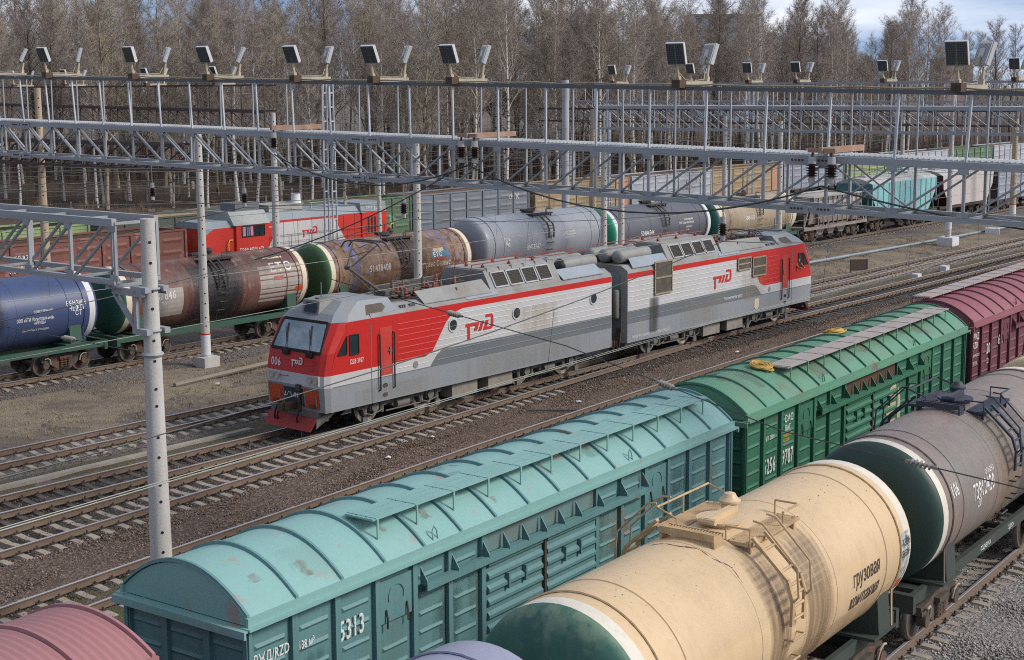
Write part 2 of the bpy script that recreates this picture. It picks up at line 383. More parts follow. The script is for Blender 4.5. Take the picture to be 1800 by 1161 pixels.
        if s < 0:
            rl.tube([(-Lp, yi+.05, z0), (-Lp, yi+.05, z0+.24), (-Lp, yo, z0+.24), (-Lp, yo, z0-.03)], .022, 6)
            rl.tube([(Lp, yi+.05, z0), (Lp, yi+.05, z0+.24), (Lp, yo, z0+.24), (.32, yo, z0+.24), (.32, yo, z0-.03)], .022, 6)
        else:
            rl.tube([(-Lp, yi, z0), (-Lp, yi, z0+.2), (-Lp, yo, z0+hr), (Lp, yo, z0+hr), (Lp, yi, z0+.2), (Lp, yi, z0)], .022, 6)
            rl.cyl((0, yo, z0), (0, yo, z0+hr), .02, 5)
        rl.v = [(a_+cx_, b_, c_) for a_, b_, c_ in rl.v]; rl.build('guard_rail', [pm], grt)
    if detail:
        g = MB(); z0 = zt+.06
        for k in range(18): g.box((-1.30, -.50+k*.057, z0-.005), (-.98, -.485+k*.057, z0+.05))
        g.box((-1.32, -.52, z0-.02), (-1.29, .52, z0+.10)).box((-.99, -.52, z0-.02), (-.96, .52, z0+.06))
        for yy in (-.5, .5): g.box((-1.3, yy-.02, zt-.1), (-1.0, yy+.02, z0))
        g.build('step_grating', [pm], t)
    # ladders down the sides
    for s in ((-1, 1) if detail else (-1,)):
        lx = -.45 if detail else 0.0
        ld = MB(); w_ = .23
        a0, a1 = R(60), R(18)
        P0 = [(lx, s*(r+.10)*cos(a0-(a0-a1)*i/3), zc+(r+.16)*sin(a0-(a0-a1)*i/3)) for i in range(4)]
        P0 = [(lx, s*.92, z0-.03), (lx, s*(r+.03), zc+.62*r), (lx, s*(r+.13), zc+.42*r), (lx, s*(r+.12), zc+.12*r)]
        for d in (-w_, w_): 
            for i in range(3): ld.beam((P0[i][0]+d, P0[i][1], P0[i][2]), (P0[i+1][0]+d, P0[i+1][1], P0[i+1][2]), .05, .09, up=(1, 0, 0))
        for i in range(3):
            for k in range(2):
                u_ = (k+.6)/2; a_, b_ = Vector(P0[i]), Vector(P0[i+1]); c_ = a_.lerp(b_, u_)
                ld.cyl((lx-w_, c_.y, c_.z), (lx+w_, c_.y, c_.z), .028, 6)
        zz = zc-.05*r; steps = []
        while zz > 1.5:
            yy = math.sqrt(max(.2, r*r-(zz-zc)**2)) if zz > zc-r*.85 else 1.0
            steps.append(MB().tube([(lx-w_, s*yy, zz), (lx-w_, s*(yy+.15), zz), (lx+w_, s*(yy+.15), zz), (lx+w_, s*yy, zz)], .02, 5)); zz -= .42
        lo = ld.build('ladder', [pm], t)
        for q_ in steps: q_.build('step', [pm], lo)
        if detail:
            hr_ = MB()
            for d in (-w_-.02, w_+.02):
                hr_.tube([(lx+d, s*.93, P0[0][2]+.30), (lx+d, s*1.1, P0[0][2]+.28), (lx+d, s*(r+.20), P0[1][2]+.25), (lx+d, s*(r+.24), P0[2][2]+.06), (lx+d, s*(r+.16), P0[2][2]-.03)], .02, 6)
            hr_.build('handrail', [pm], lo)
    if detail:
        lm = MB(); letter(lm, 'ПОДЪЕМКА', .15, (-1.2, -sy-.064, 1.05), sx=.8); letter(lm, 'ЗДЕСЬ', .15, (.9, -sy-.064, 1.05), sx=.8); lm.build('lettering', [WHT], fr)
    for (body_, size, x, th, sx, mi_) in letters:
        lm = MB(); letter_tank(lm, body_, size, x, zc, r, th, 0, sx)
        lm.build('lettering', [mi_], t)
    return t

# ================================================================ covered wagon
def boxcar(label, loc, rz, L, paint, paintr, group, plank, corr=False, letters=(), rustm=BRN, walk=(-4.6, 7.4), wy=-.70, ribm=None, rdrop=0.0):
    t = thing('covered_wagon', label, 'covered wagon', loc, rz, group)
    h = L/2; hw = 1.38; z0, z1 = 1.18, 3.82
    # body core
    b = MB().box((-h+.06, -hw+.07, z0), (h-.06, hw-.07, z1))
    b.build('wall', [paint], t)
    door = 1.96; pw = (h-.04-door)/6
    zs = [z0+.25+.335*i for i in range(8)]
    for s in (-1, 1):
        yb = s*(hw-.07)
        pb = MB(); rib = MB()
        edges = []
        for sd_ in (-1, 1):
            for k in range(7): edges.append(sd_*(door+pw*k))
            for k in range(6):
                xa = door+pw*k+.10; xb_ = door+pw*(k+1)-.10
                x0, x1 = (xa, xb_) if sd_ > 0 else (-xb_, -xa)
                for z in zs:
                    if k == 2 and z > 2.75: continue
                    if s < 0 or detail_far:
                        rib.add([(x0+.06, yb, z-.05), (x1-.06, yb, z-.05), (x1-.06, yb, z+.05), (x0+.06, yb, z+.05), (x0+.10, yb+s*.035, z), (x1-.10, yb+s*.035, z)],
                                [(0, 1, 5, 4), (1, 2, 5), (2, 3, 4, 5), (3, 0, 4)] if s < 0 else [(4, 5, 1, 0), (5, 2, 1), (5, 4, 3, 2), (4, 0, 3)])
                if s < 0 and rib.f: rib.build('pressed_panel', [paint], t)
                rib = MB()
        for e in edges:
            pb = MB(); pb.box((e-.065, min(yb, s*hw), z0-.02), (e-.035, max(yb, s*hw), z1-.002))
            pb.box((e-.065, min(s*hw, s*(hw+.012)), z0-.02), (e+.055, max(s*hw, s*(hw+.012)), z1-.002))
            pb.build('side_post', [paint], t)
        MB().box((-h, min(s*(hw-.10), s*(hw+.02)), z0-.16), (h, max(s*(hw-.10), s*(hw+.02)), z0+.03)).build('side_sill', [paint], t)
        # doors: two leaves with horizontal pressings
        for x0, x1 in ((-door+.06, -.03), (.03, door-.06)):
            d = MB(); y0 = s*(hw-.06); y1 = s*(hw-.01)
            d.box((x0, min(y0, y1), z0+.02), (x1, max(y0, y1), 3.34))
            nb = 8
            for k in range(nb):
                zc = z0+.22+k*(3.2-z0-.2)/(nb-1)*.97
                d.add([(x0+.05, y1, zc-.09), (x1-.05, y1, zc-.09), (x1-.05, y1, zc+.09), (x0+.05, y1, zc+.09), (x0+.05, y1+s*.06, zc-.03), (x1-.05, y1+s*.06, zc-.03), (x1-.05, y1+s*.06, zc+.03), (x0+.05, y1+s*.06, zc+.03)],
                      [(0, 1, 5, 4), (4, 5, 6, 7), (7, 6, 2, 3), (0, 4, 7, 3), (1, 2, 6, 5)] if s < 0 else [(4, 5, 1, 0), (7, 6, 5, 4), (3, 2, 6, 7), (3, 7, 4, 0), (5, 6, 2, 1)])
            do = d.build('door', [paint], t)
            hd = MB(); xm = (x0+x1)/2
            for dx in (-.28, .28): hd.box((xm+dx-.02, min(y1, y1+s*.09), 2.55), (xm+dx+.02, max(y1, y1+s*.09), 2.85))
            hd.build('handle', [paint], do)
        MB().box((-.035, min(s*(hw-.02), s*(hw+.05)), z0), (.035, max(s*(hw-.02), s*(hw+.05)), 3.36)).build('door_post', [DK], t)
        # recess above the door and sliding rail with brackets
        MB().box((-door+.05, min(s*(hw-.068), s*(hw-.05)), 3.36), (door-.05, max(s*(hw-.068), s*(hw-.05)), z1-.01)).build('lintel_panel', [rustm], t)
        rl = MB(); xr = door+2*pw-.15
        rl.box((-xr, min(s*hw, s*(hw+.14)), 3.33), (xr, max(s*hw, s*(hw+.14)), 3.37)).box((-xr, min(s*(hw+.12), s*(hw+.15)), 3.24), (xr, max(s*(hw+.12), s*(hw+.15)), 3.36))
        ro = rl.build('door_rail', [paint], t)
        bx = [-xr, -door-pw*.95, -door-.02] + [-door+.62*k for k in range(1, 6)] + [door+.02, door+pw*.95, xr]
        for x in bx:
            br = MB(); br.prism([(x-.012, s*hw, 3.36), (x-.012, s*(hw+.16), 3.36), (x-.012, s*(hw+.16), 3.42), (x-.012, s*hw, 3.66)], (.024, 0, 0))
            br.build('bracket', [paint], ro)
        # loading hatches in the third panel
        for sd_ in (-1, 1):
            xm = sd_*(door+pw*2.5); y1 = s*(hw-.07); hb = MB()
            hb.box((xm-.42, min(y1, y1+s*.05), 2.92), (xm+.42, max(y1, y1+s*.05), 3.66))
            hb.tube([(xm+.2*cos(a), y1+s*.055, 3.34+.2*sin(a)) for a in [R(-20+11*i) for i in range(21)]], .016, 5)
            ho = hb.build('loading_hatch', [paint], t)
            hk = MB()
            for dx in (-.27, .27): hk.tube([(xm+dx, y1+s*.06, 3.15), (xm+dx, y1+s*.09, 3.0), (xm+dx, y1+s*.09, 2.82)], .018, 5)
            hk.build('latch', [DK], ho)
    # end walls
    for s in (-1, 1):
        e = MB(); xe = s*h
        for y in (-hw+.03, -.48, .48, hw-.03): e.box((min(xe, xe-s*.06), y-.07, z0), (max(xe, xe-s*.06)+.0, y+.07, z1))
        for (ya, yb) in ((-hw+.12, -.58), (-.38, .38), (.58, hw-.12)):
            for z in zs:
                xf = s*(h-.06)
                e.add([(xf, ya, z-.05), (xf, yb, z-.05), (xf, yb, z+.05), (xf, ya, z+.05), (xf+s*.035, ya+.04, z), (xf+s*.035, yb-.04, z)],
                      [(0, 4, 5, 1), (1, 5, 2), (2, 5, 4, 3), (3, 4, 0)] if s > 0 else [(1, 5, 4, 0), (2, 5, 1), (3, 4, 5, 2), (0, 4, 3)])
        e.build('end_wall', [paint], t)
    # roof
    ew = 1.40; zt = 4.60-rdrop; ze = 3.99
    def zr(y): return ze+(zt-ze)*(1-(abs(y)/ew)**2.05)
    ny = 18; nb = 15
    ys = [-ew+2*ew*i/ny for i in range(ny+1)]
    rf = MB()
    if corr:
        k = nb*8; nx = k*4
        xs = [-h-.02+(L+.04)*i/nx for i in range(nx+1)]; dz = [.012*(1 if (i % 4) in (0, 1) else -1) for i in range(nx+1)]
    else: xs = [-h-.02+(L+.04)*i/nb for i in range(nb+1)]; dz = [0]*(nb+1)
    vs = [(x, y, zr(y)+dz[i]) for i, x in enumerate(xs) for y in ys]
    fs = [(i*(ny+1)+j, (i+1)*(ny+1)+j, (i+1)*(ny+1)+j+1, i*(ny+1)+j+1) for i in range(len(xs)-1) for j in range(ny)]
    rf.add(vs, fs, 0, True)
    for s in (-1, 1):
        rf.box((-h-.03, min(s*ew, s*(ew+.05)), 3.86), (h+.03, max(s*ew, s*(ew+.05)), ze+.01))
        rf.box((-h-.08, min(s*1.33, s*(ew+.13)), 3.823), (h+.08, max(s*1.33, s*(ew+.13)), 3.862))
        # gable plate and its ledge
        rf.prism([(s*(h-.03), -ew, 3.86)] + [(s*(h-.03), y, zr(y)-.02) for y in ys] + [(s*(h-.03), ew, 3.86)], (s*.012, 0, 0))
        xl = sorted((s*(h-.05), s*(h+.17))); rf.box((xl[0], -ew-.1, 3.818), (xl[1], ew+.1, 3.845))
        xl = sorted((s*(h+.13), s*(h+.17))); rf.box((xl[0], -ew-.1, 3.72), (xl[1], ew+.1, 3.818))
    ro = rf.build('roof', [paintr], t)
    for i in range(nb+1):
        x = -h+.02+(L-.04)*i/nb; a = MB(); o = []
        for y in ys: o.append((y, zr(y)+.055))
        for j in range(ny):
            y0_, za = o[j]; y1_, zb = o[j+1]
            a.add([(x-.035, y0_, za-.06), (x+.035, y0_, za-.06), (x+.025, y0_, za), (x-.025, y0_, za), (x-.035, y1_, zb-.06), (x+.035, y1_, zb-.06), (x+.025, y1_, zb), (x-.025, y1_, zb)],
                  [(0, 3, 7, 4), (1, 5, 6, 2), (3, 2, 6, 7)] + ([(0, 1, 2, 3)] if j == 0 else []) + ([(7, 6, 5, 4)] if j == ny-1 else []), 0, True)
        a.build('roof_rib', [ribm or paintr], ro)
    # walkway along the ridge
    wz = zr(wy)+.15
    for k in range(3):
        wk = MB(); y = wy-.22+.22*k
        n_ = 5
        for q in range(n_):
            xa = walk[0]+(walk[1]-walk[0])*q/n_; wk.box((xa+.004, y-.096, wz), (xa+(walk[1]-walk[0])/n_-.004, y+.096, wz+.035))
        wk.build('walkway_plank', [plank], t)
    x = walk[0]+.1
    while x < walk[1]:
        br = MB(); br.box((x-.02, wy-.35, wz-.03), (x+.02, wy+.35, wz-.001))
        for y in (wy-.34, wy+.34): br.box((x-.02, y-.012, zr(y)-.02), (x+.02, y+.012, wz+.02))
        br.box((x-.03, wy-.33, wz+.035), (x+.0, wy+.33, wz+.045)); x += L/15
        br.build('walkway_bracket', [paintr], t)
    for x in (-h*.42, h*.42):
        MB().tube([(x-.07, -1.36, 4.0), (x-.06, -1.33, 4.18), (x, -1.32, 4.26), (x+.06, -1.33, 4.18), (x+.07, -1.36, 4.0)], .016, 5).build('lifting_eye', [paintr], t)
    fr = MB().box((-h-.1, -.2, .9), (h+.1, .2, 1.16)).box((-h, -1.3, 1.0), (-h+.2, 1.3, 1.17)).box((h-.2, -1.3, 1.0), (h, 1.3, 1.17))
    for x in (-2, 2, 0): fr.box((x-.1, -1.3, .98), (x+.1, 1.3, 1.16))
    fr.build('underframe', [DK], t)
    bogies(t, (-h*.63, h*.63)); couplers(t, h)
    for (body_, size, x, z, sx, mt_) in letters:
        lm = MB(); letter(lm, body_, size, (x, -(hw-.07)-.042, z), sx=sx); lm.build('lettering', [mt_], t)
    return t
detail_far = False

# ================================================================ gondola wagon
def gondola(label, loc, rz, L, paint, group, inner=BRN, ztop=3.75, letters=(), nb=7, endcol=None, cross=True):
    t = thing('gondola_wagon', label, 'gondola', loc, rz, group)
    h = L/2; hw = 1.5; z0 = 1.25
    f = MB().box((-h, -hw+.05, 1.05), (h, hw-.05, z0)); f.build('floor', [inner], t)
    for s in (-1, 1):
        y0, y1 = sorted((s*(hw-.08), s*(hw-.02)))
        w_ = MB().box((-h+.05, y0, z0-.1), (h-.05, y1, ztop-.02)).build('side_wall', [paint], t)
        yi = s*(hw-.082)
        MB().quad((-h+.1, yi, z0), (h-.1, yi, z0), (h-.1, yi, ztop-.02), (-h+.1, yi, ztop-.02)).build('inner_face', [inner], w_)
        MB().box((-h, min(s*(hw-.12), s*(hw+.03)), ztop-.03), (h, max(s*(hw-.12), s*(hw+.03)), ztop+.07)).build('top_rail', [paint], t)
        for k in range(nb+1):
            x = -h+.07+(L-.14)*k/nb
            MB().box((x-.07, min(s*(hw-.03), s*(hw+.06)), z0-.15), (x+.07, max(s*(hw-.03), s*(hw+.06)), ztop-.03)).build('side_post', [paint], t)
        if s < 0:
            pr = MB()
            for k in range(nb):
                xa = -h+.07+(L-.14)*k/nb+.22; xb = -h+.07+(L-.14)*(k+1)/nb-.22
                for zc in (1.75, 2.5, 3.2):
                    y = -(hw-.02)
                    pr.add([(xa, y, zc-.16), (xb, y, zc-.16), (xb, y, zc+.16), (xa, y, zc+.16), (xa+.12, y-.05, zc+.02), (xb-.12, y-.05, zc+.02)], [(0, 1, 5, 4), (1, 2, 5), (2, 3, 4, 5), (3, 0, 4)])
            pr.build('pressed_panel', [paint], w_)
    for s in (-1, 1):
        x0, x1 = sorted((s*(h-.12), s*(h-.04)))
        e = MB().box((x0, -hw+.06, z0-.1), (x1, hw-.06, ztop))
        for z in (1.5, 2.1, 2.7, 3.3): e.box((min(s*(h-.05), s*(h+.03)), -hw+.1, z-.07), (max(s*(h-.05), s*(h+.03)), hw-.1, z+.07))
        e.build('end_wall', [endcol or paint], t)
    fr = MB().box((-h-.2, -.2, .85), (h+.2, .2, 1.1))
    for k in range(1, nb): x = -h+L*k/nb; fr.box((x-.07, -hw, .95), (x+.07, hw, 1.08)); 
    for k in range(nb): x = -h+L*(k+.5)/nb; fr.box((x-.5, -hw-.02, .82), (x+.5, -hw+.02, 1.05))
    fr.build('underframe', [DK], t)
    bogies(t, (-h*.63, h*.63)); couplers(t, h)
    for (body_, size, x, z, sx, mt_) in letters:
        lm = MB(); letter(lm, body_, size, (x, -hw-.034, z), sx=sx); lm.build('lettering', [mt_], t)
    return t

# ================================================================ hopper wagon
def hopper(label, loc, rz, L, paint, endp, roofp, group, kind='grain', letters=()):
    t = thing('hopper_wagon', label, 'hopper wagon', loc, rz, group)
    h = L/2; hw = 1.55; zb, zt = 1.35, 4.05
    i = 1.7 if kind != 'ore' else 1.5
    side = [(-h+.35, zt), (h-.35, zt), (h-.55, 2.9), (h-i-.2, zb), (-h+i+.2, zb), (-h+.55, 2.9)] if kind != 'ore' else [(-h+1.2, 3.55), (h-1.2, 3.55), (h-1.2, 1.5), (-h+1.2, 1.5)]
    for s in (-1, 1):
        cut = kind == 'cement'
        hwB = hw-(.35 if kind == 'ore' else .0)
        pts = [(x, s*(hw if z > 2.2 else hwB), z) for x, z in side]
        MB().prism(pts, (0, -s*.05, 0)).build('side_wall', [paint], t)
        n = 13 if kind != 'cement' else 0
        for k in range(n):
            x = -h+.5+(L-1.0)*k/(n-1)
            zl = 1.4 if abs(x) < h-i else 2.0
            if kind == 'ore' and abs(x) > h-1.15: continue
            MB().box((x-.045, min(s*hw, s*(hw+.06)), zl), (x+.045, max(s*hw, s*(hw+.06)), zt-.05 if kind != 'ore' else 3.55)).build('side_rib', [paint], t)
    for s in (-1, 1):
        if kind == 'ore':
            MB().prism([(s*(h-1.2), -hw, 3.55), (s*(h-1.2), hw, 3.55), (s*(h-2.6), hw, 1.5), (s*(h-2.6), -hw, 1.5)], (s*.05, 0, 0)).build('end_wall', [endp], t)
            st = MB()
            for y in (-1.3, 0, 1.3): st.beam((s*(h-.3), y, 1.3), (s*(h-1.25), y, 3.4), .12, .12)
            for y in (-1.4, 1.4): st.beam((s*(h-.15), y, 1.3), (s*(h-.15), y, 2.3), .05, .05)
            st.beam((s*(h-.15), -1.4, 2.3), (s*(h-.15), 1.4, 2.3), .05, .05); st.build('end_brace', [paint], t)
        else:
            MB().prism([(s*(h-.38), -hw, zt), (s*(h-.38), hw, zt), (s*(h-.6), hw, 2.9), (s*(h-.6), -hw, 2.9)], (s*.04, 0, 0)).poly([(s*(h-.6), -hw, 2.9), (s*(h-.6), hw, 2.9), (s*(h-i-.6), hw, zb), (s*(h-i-.6), -hw, zb)]).build('end_wall', [endp], t)
            st = MB()
            for y in (-1.2, -.4, .4, 1.2): st.beam((s*(h-.15), y, 1.3), (s*(h-.55), y, 2.9), .09, .09)
            st.build('end_brace', [endp], t)
    if kind == 'ore':
        MB().box((-h+1.2, -hw-.05, 3.5), (h-1.2, -hw+.1, 3.6)).box((-h+1.2, hw-.1, 3.5), (h-1.2, hw+.05, 3.6)).box((-h+1.25, -hw+.06, 2.9), (h-1.25, hw-.06, 3.42)).build('load', [roofp], t)
    else:
        ys = [-hw+2*hw*k/10 for k in range(11)]
        rf = MB(); rf.add([(x, y, zt+.42*(1-(abs(y)/hw)**2)) for x in (-h+.3, h-.3) for y in ys], [(j, j+11, j+12, j+1) for j in range(10)], 0, True)
        for s in (-1, 1): rf.poly([(s*(h-.3), y, zt+.42*(1-(abs(y)/hw)**2)) for y in ys])
        ro = rf.build('roof', [roofp], t)
        hb = MB()
        for x in (-h*.6, -h*.2, h*.2, h*.6): hb.box((x-.9, -.3, zt+.38), (x+.9, .3, zt+.52))
        hb.build('loading_hatch', [roofp], ro)
        wk = MB()
        for y in (-.75, .75): wk.tube([(-h+.4, y, zt+.75), (h-.4, y, zt+.75)], .02, 4)
        for k in range(9):
            for y in (-.75, .75): x = -h+.4+(L-.8)*k/8; wk.cyl((x, y, zt+.3), (x, y, zt+.75), .016, 4)
        wk.build('guard_rail', [paint], ro)
    fr = MB().box((-h, -.2, .9), (h, .2, 1.2))
    for s in (-1, 1): fr.box((-h, s*1.45-.06, 1.08), (h, s*1.45+.06, 1.30)); fr.box((min(s*h, s*(h-.9)), -1.5, 1.22), (max(s*h, s*(h-.9)), 1.5, 1.32))
    for x in (-h*.33, h*.33, 0): fr.prism([(x-1.0, -1.0, 1.35), (x+1.0, -1.0, 1.35), (x+.35, -1.0, .55), (x-.35, -1.0, .55)], (0, 2, 0))
    fr.build('underframe', [paint if kind == 'ore' else DK], t)
    bogies(t, (-h*.66, h*.66)); couplers(t, h)
    for (body_, size, x, z, sx, mt_) in letters:
        lm = MB(); letter(lm, body_, size, (x, -hw-.065, z), sx=sx); lm.build('lettering', [mt_], t)
    return t

# ================================================================ the railway emblem, as outline pieces (x right, y up, height about 1)
EMB = [[(0, .74), (.86, .74), (.70, .34), (.50, .34), (.60, .59), (.25, .59), (.25, 0), (.10, 0), (.10, .59), (0, .59)],
       [(.78, .30), (.96, .30), (1.15, .76), (.97, .76)],
       [(1.08, .30), (1.26, .30), (1.45, .76), (1.27, .76)],
       [(1.26, .30), (1.58, .30), (1.74, .42), (1.74, .48), (1.59, .48), (1.53, .43), (1.31, .43)],
       [(1.59, .48), (1.74, .48), (1.74, .92), (1.62, 1.03), (1.27, 1.03), (1.22, .90), (1.59, .90)]]
def emblem(mb, o, ex, ez, hgt, mi=0, wf=1.0):
    o, ex, ez = Vector(o), Vector(ex), Vector(ez)
    for p in EMB: mb.poly([o+ex*a*hgt*wf+ez*c*hgt for a, c in p], mi)

# ================================================================ electric locomotive section (front end at x = 0, body towards +x)
def clip(poly, x0, x1):
    pass
def eloco(label, x0, mirror, number, group):
    t = thing('electric_locomotive', label, 'locomotive', (x0, 37.77, 0), pi if mirror else 0, group)
    L = 16.45; W = 1.55; z0, z1 = .86, 3.95
    near = 1 if mirror else -1        # local side that faces the camera
    # -------- painted sides: polygons that tile the side exactly
    xs0 = .11
    red = [(xs0, 2.14), (4.86, 2.14), (5.25, 2.30), (6.02, 3.30), (6.35, 3.55), (6.9, 3.68), (xs0+.75, 3.68), (xs0+.25, 2.9)]
    strip = [(6.9, 3.68), (L, 3.66), (L, 3.90), (xs0+.85, 3.90), (xs0+.75, 3.68)]
    white = [(xs0, 1.72), (5.08, 1.72), (5.45, 2.1), (5.75, 2.27), (6.0, 2.29), (L, 2.25), (L, 3.66), (6.9, 3.68), (6.35, 3.55), (6.02, 3.30), (5.25, 2.30), (4.86, 2.14), (xs0, 2.14)]
    gdark = [(5.08, 1.72), (L, 1.72), (L, 2.25), (6.0, 2.29), (5.75, 2.27), (5.45, 2.1)]
    grey = [(xs0, z0), (L, z0), (L, 1.72), (xs0, 1.72)]
    b = MB()
    for s in (-1, 1):
        for pl, mi in ((red, 0), (strip, 0), (white, 1), (gdark, 3), (grey, 2)):
            b.poly([(x, s*W, z) for x, z in (pl if s < 0 else reversed(pl))], mi)
    # -------- front: profile of the nose, x of the centre plane and of the bevelled corner at each height
    lev = [(.86, -.14, .11, 2), (1.72, -.22, .11, 2), (2.14, -.20, .11, 1), (2.9, -.06, .34, 0), (3.62, .30, .82, 0), (3.90, .46, .95, 0)]
    for i in range(len(lev)-1):
        za, xa, ca, _ = lev[i]; zb, xb, cb, mi = lev[i+1]
        mi = (2, 1, 0, 0, 0)[i]
        hw = 1.27
        b.quad((xa, -hw, za), (xa, hw, za), (xb, hw, zb), (xb, -hw, zb), mi)
        for s in (-1, 1):
            mxa = xa*.55+ca*.45; mxb = xb*.55+cb*.45
            b.quad((xa, s*hw, za), (mxa-.05, s*1.46, za), (mxb-.05, s*1.46, zb), (xb, s*hw, zb), mi)
            b.quad((mxa-.05, s*1.46, za), (ca, s*W, za), (cb, s*W, zb), (mxb-.05, s*1.46, zb), mi)
    b.quad((L, -W, z0), (L, W, z0), (L, W, 3.9), (L, -W, 3.9), 2)
    b.quad((-.1, -1.5, z0), (L, -W, z0), (L, W, z0), (-.1, 1.5, z0), 2)
    body = b.build('body', [LRED, LWHT, LGR, LGD], t)
    # horizontal side ribs
    def cols(z):
        # x limits of red / white / grey at height z
        if z > 3.66: return [(3.4, L, 0)]
        if z > 2.30: 
            xd = 5.25+(z-2.30)/1.0*.77 if z < 3.3 else 6.02+(z-3.3)*1.3
            return [(3.4, xd-.06, 0), (xd+.06, L-.1, 1)]
        if z > 2.14: return [(3.4, 5.0, 0), (5.2, 5.6, 1), (6.0, L-.1, 3)]
        if z > 1.72: return [(3.4, 5.0, 1), (5.5, L-.1, 3)]
        return [(.2, L-.1, 2)]
    rb = MB()
    for s in (-1, 1):
        for z in (1.60, 1.92, 2.20, 2.42, 2.64, 2.86, 3.08, 3.30, 3.52):
            for (xa, xb, mi) in cols(z):
                if z < 1.7: continue
                y = s*W
                segs = [(xa, xb)]
                if 2.85 < z < 3.35:
                    out = []
                    for (p, q) in segs:
                        for cx_ in ((6.36, 10.09, 15.15) if not mirror else ()):
                            if p < cx_-.45 and q > cx_+.45: out.append((p, cx_-.42)); p = cx_+.42
                        out.append((p, q))
                    segs = out
                for p, q in segs:
                    rb.add([(p, y, z-.018), (q, y, z-.018), (q, y, z+.018), (p, y, z+.018), (p, y+s*.016, z-.006), (q, y+s*.016, z-.006)], [(0, 1, 5, 4), (4, 5, 2, 3)], mi)
    rb.build('side_rib', [LRED, LWHT, LGR, LGD], body)
    sk = MB().box((.2, -W-.012, 1.715), (L, -W, 1.735)).box((.2, W, 1.715), (L, W+.012, 1.735)).box((2.06, -W-.008, z0), (2.09, W+.008, 3.7)); sk.build('body_seam', [LGD], body)
    # -------- cab front fittings
    def fp(y, z, off=.012):           # a point on the front, proud of it
        for i in range(len(lev)-1):
            if lev[i][0] <= z <= lev[i+1][0]+1e-6:
                u = (z-lev[i][0])/(lev[i+1][0]-lev[i][0]); return (lev[i][1]+(lev[i+1][1]-lev[i][1])*u-off, y, z)
    ws = MB(); ws.poly([fp(-1.20, 2.96, .02), fp(1.14, 2.96, .02), fp(1.14, 3.62, .02), fp(-1.2, 3.62, .02)]).poly([fp(-1.20, 3.62, .02), fp(1.14, 3.62, .02), fp(1.02, 3.84, .02), fp(-1.08, 3.84, .02)])
    wso = ws.build('windscreen', [WSCR], t)
    fr = MB(); q = [fp(-1.27, 2.90, .018), fp(1.22, 2.90, .018), fp(1.08, 3.89, .018), fp(-1.14, 3.89, .018)]
    for i in range(4):
        a, c = q[i], q[(i+1) % 4]
        if i in (1, 3):
            mid = fp(a[1]+(c[1]-a[1])*.72, 3.62, .018) if i == 1 else fp(c[1]+(a[1]-c[1])*.72, 3.62, .018)
            fr.beam(a, mid, .09, .03, up=(1, 0, 0)); fr.beam(mid, c, .09, .03, up=(1, 0, 0))
        else: fr.beam(a, c, .03, .10, up=(0, 0, 1))
    fr.build('frame', [BLACK], wso)
    for y in (-.75, .45):
        wp = MB(); wp.box((-.19, y-.16, 2.72), (-.08, y+.12, 2.90)); wp.tube([fp(y, 2.85, .08), fp(y+.1, 3.2, .06), fp(y+.35, 3.62, .06)], .014, 4); wp.tube([fp(y+.1, 3.15, .05), fp(y+.3, 3.75, .05)], .02, 4)
        wp.build('wiper', [BLACK], wso)
    for y in (-1.02, .92):
        hl = MB(); hl.box((-.245, y-.30, 1.80), (-.19, y+.30, 2.14))
        ho = hl.build('headlight', [LWHT], t)
        for d in (-.14, .14):
            MB().lathe((-.235, y+d, 1.97), (-1, 0, 0), [(0, .13), (.03, .13), (.035, .11), (.02, .10), (.015, 0)], 14, mif=lambda i: 0 if i < 2 else 1).build('lamp_lens', [STEEL, mat('lamp_glass', (.45, .42, .33), .15, dirt=.2, streak=0)], ho)
    for y in (-.92, .92):
        op = MB(); xa = fp(0, .95, .02)[0]
        op.poly([fp(y-.36, .96, .02), fp(y+.34, .96, .02), fp(y+.36, 1.66, .02), fp(y-.36, 1.66, .02)])
        oo = op.build('buffer_panel', [ORG], t)
        MB().box((-.24, y-.14, .98), (-.17, y+.12, 1.12)).build('step', [mat('dark_red', (.16, .03, .02), .7)], oo)
        MB().tube([fp(y-.26, 1.45, .02), fp(y-.26, 1.45, .07), fp(y-.26, 1.1, .07), fp(y-.26, 1.1, .02)], .014, 5).build('grab_handle', [STEEL], oo)
    cb = MB(); cb.poly([fp(-.50, 1.02, .015), fp(.50, 1.02, .015), fp(.50, 1.62, .015), fp(-.50, 1.62, .015)]); cb.build('coupler_pocket', [mat('pocket_black', (.03, .035, .04), .7)], t)
    cp = MB().box((-.55, -.14, .90), (-.1, .14, 1.10)).box((-.66, -.22, .84), (-.48, .20, 1.14)).box((-.78, .02, .86), (-.62, .20, 1.12)).box((-.32, -.42, 1.55), (-.16, -.22, 1.76)).box((-.27, -.36, .8), (-.22, -.28, 1.58))
    cp.build('coupler', [BRN], t)
    hs = MB()
    for y in (-.48, .52, .66): hs.tube([(-.2, y, 1.05), (-.42, y, .9), (-.48, y+.05, .62), (-.40, y+.12, .42), (-.25, y+.2, .4)], .03, 6)
    hs.build('air_hose', [BLACK], t)
    pl = MB().prism([(-.55, -1.16, .24), (-.55, 1.16, .24), (-.28, 1.22, .66), (-.28, -1.22, .66)], (.04, 0, 0))
    pl.build('snow_plough', [mat('plough_red', (.30, .02, .018), .55, dirt=.5, dcol=(.12, .04, .03))], t)
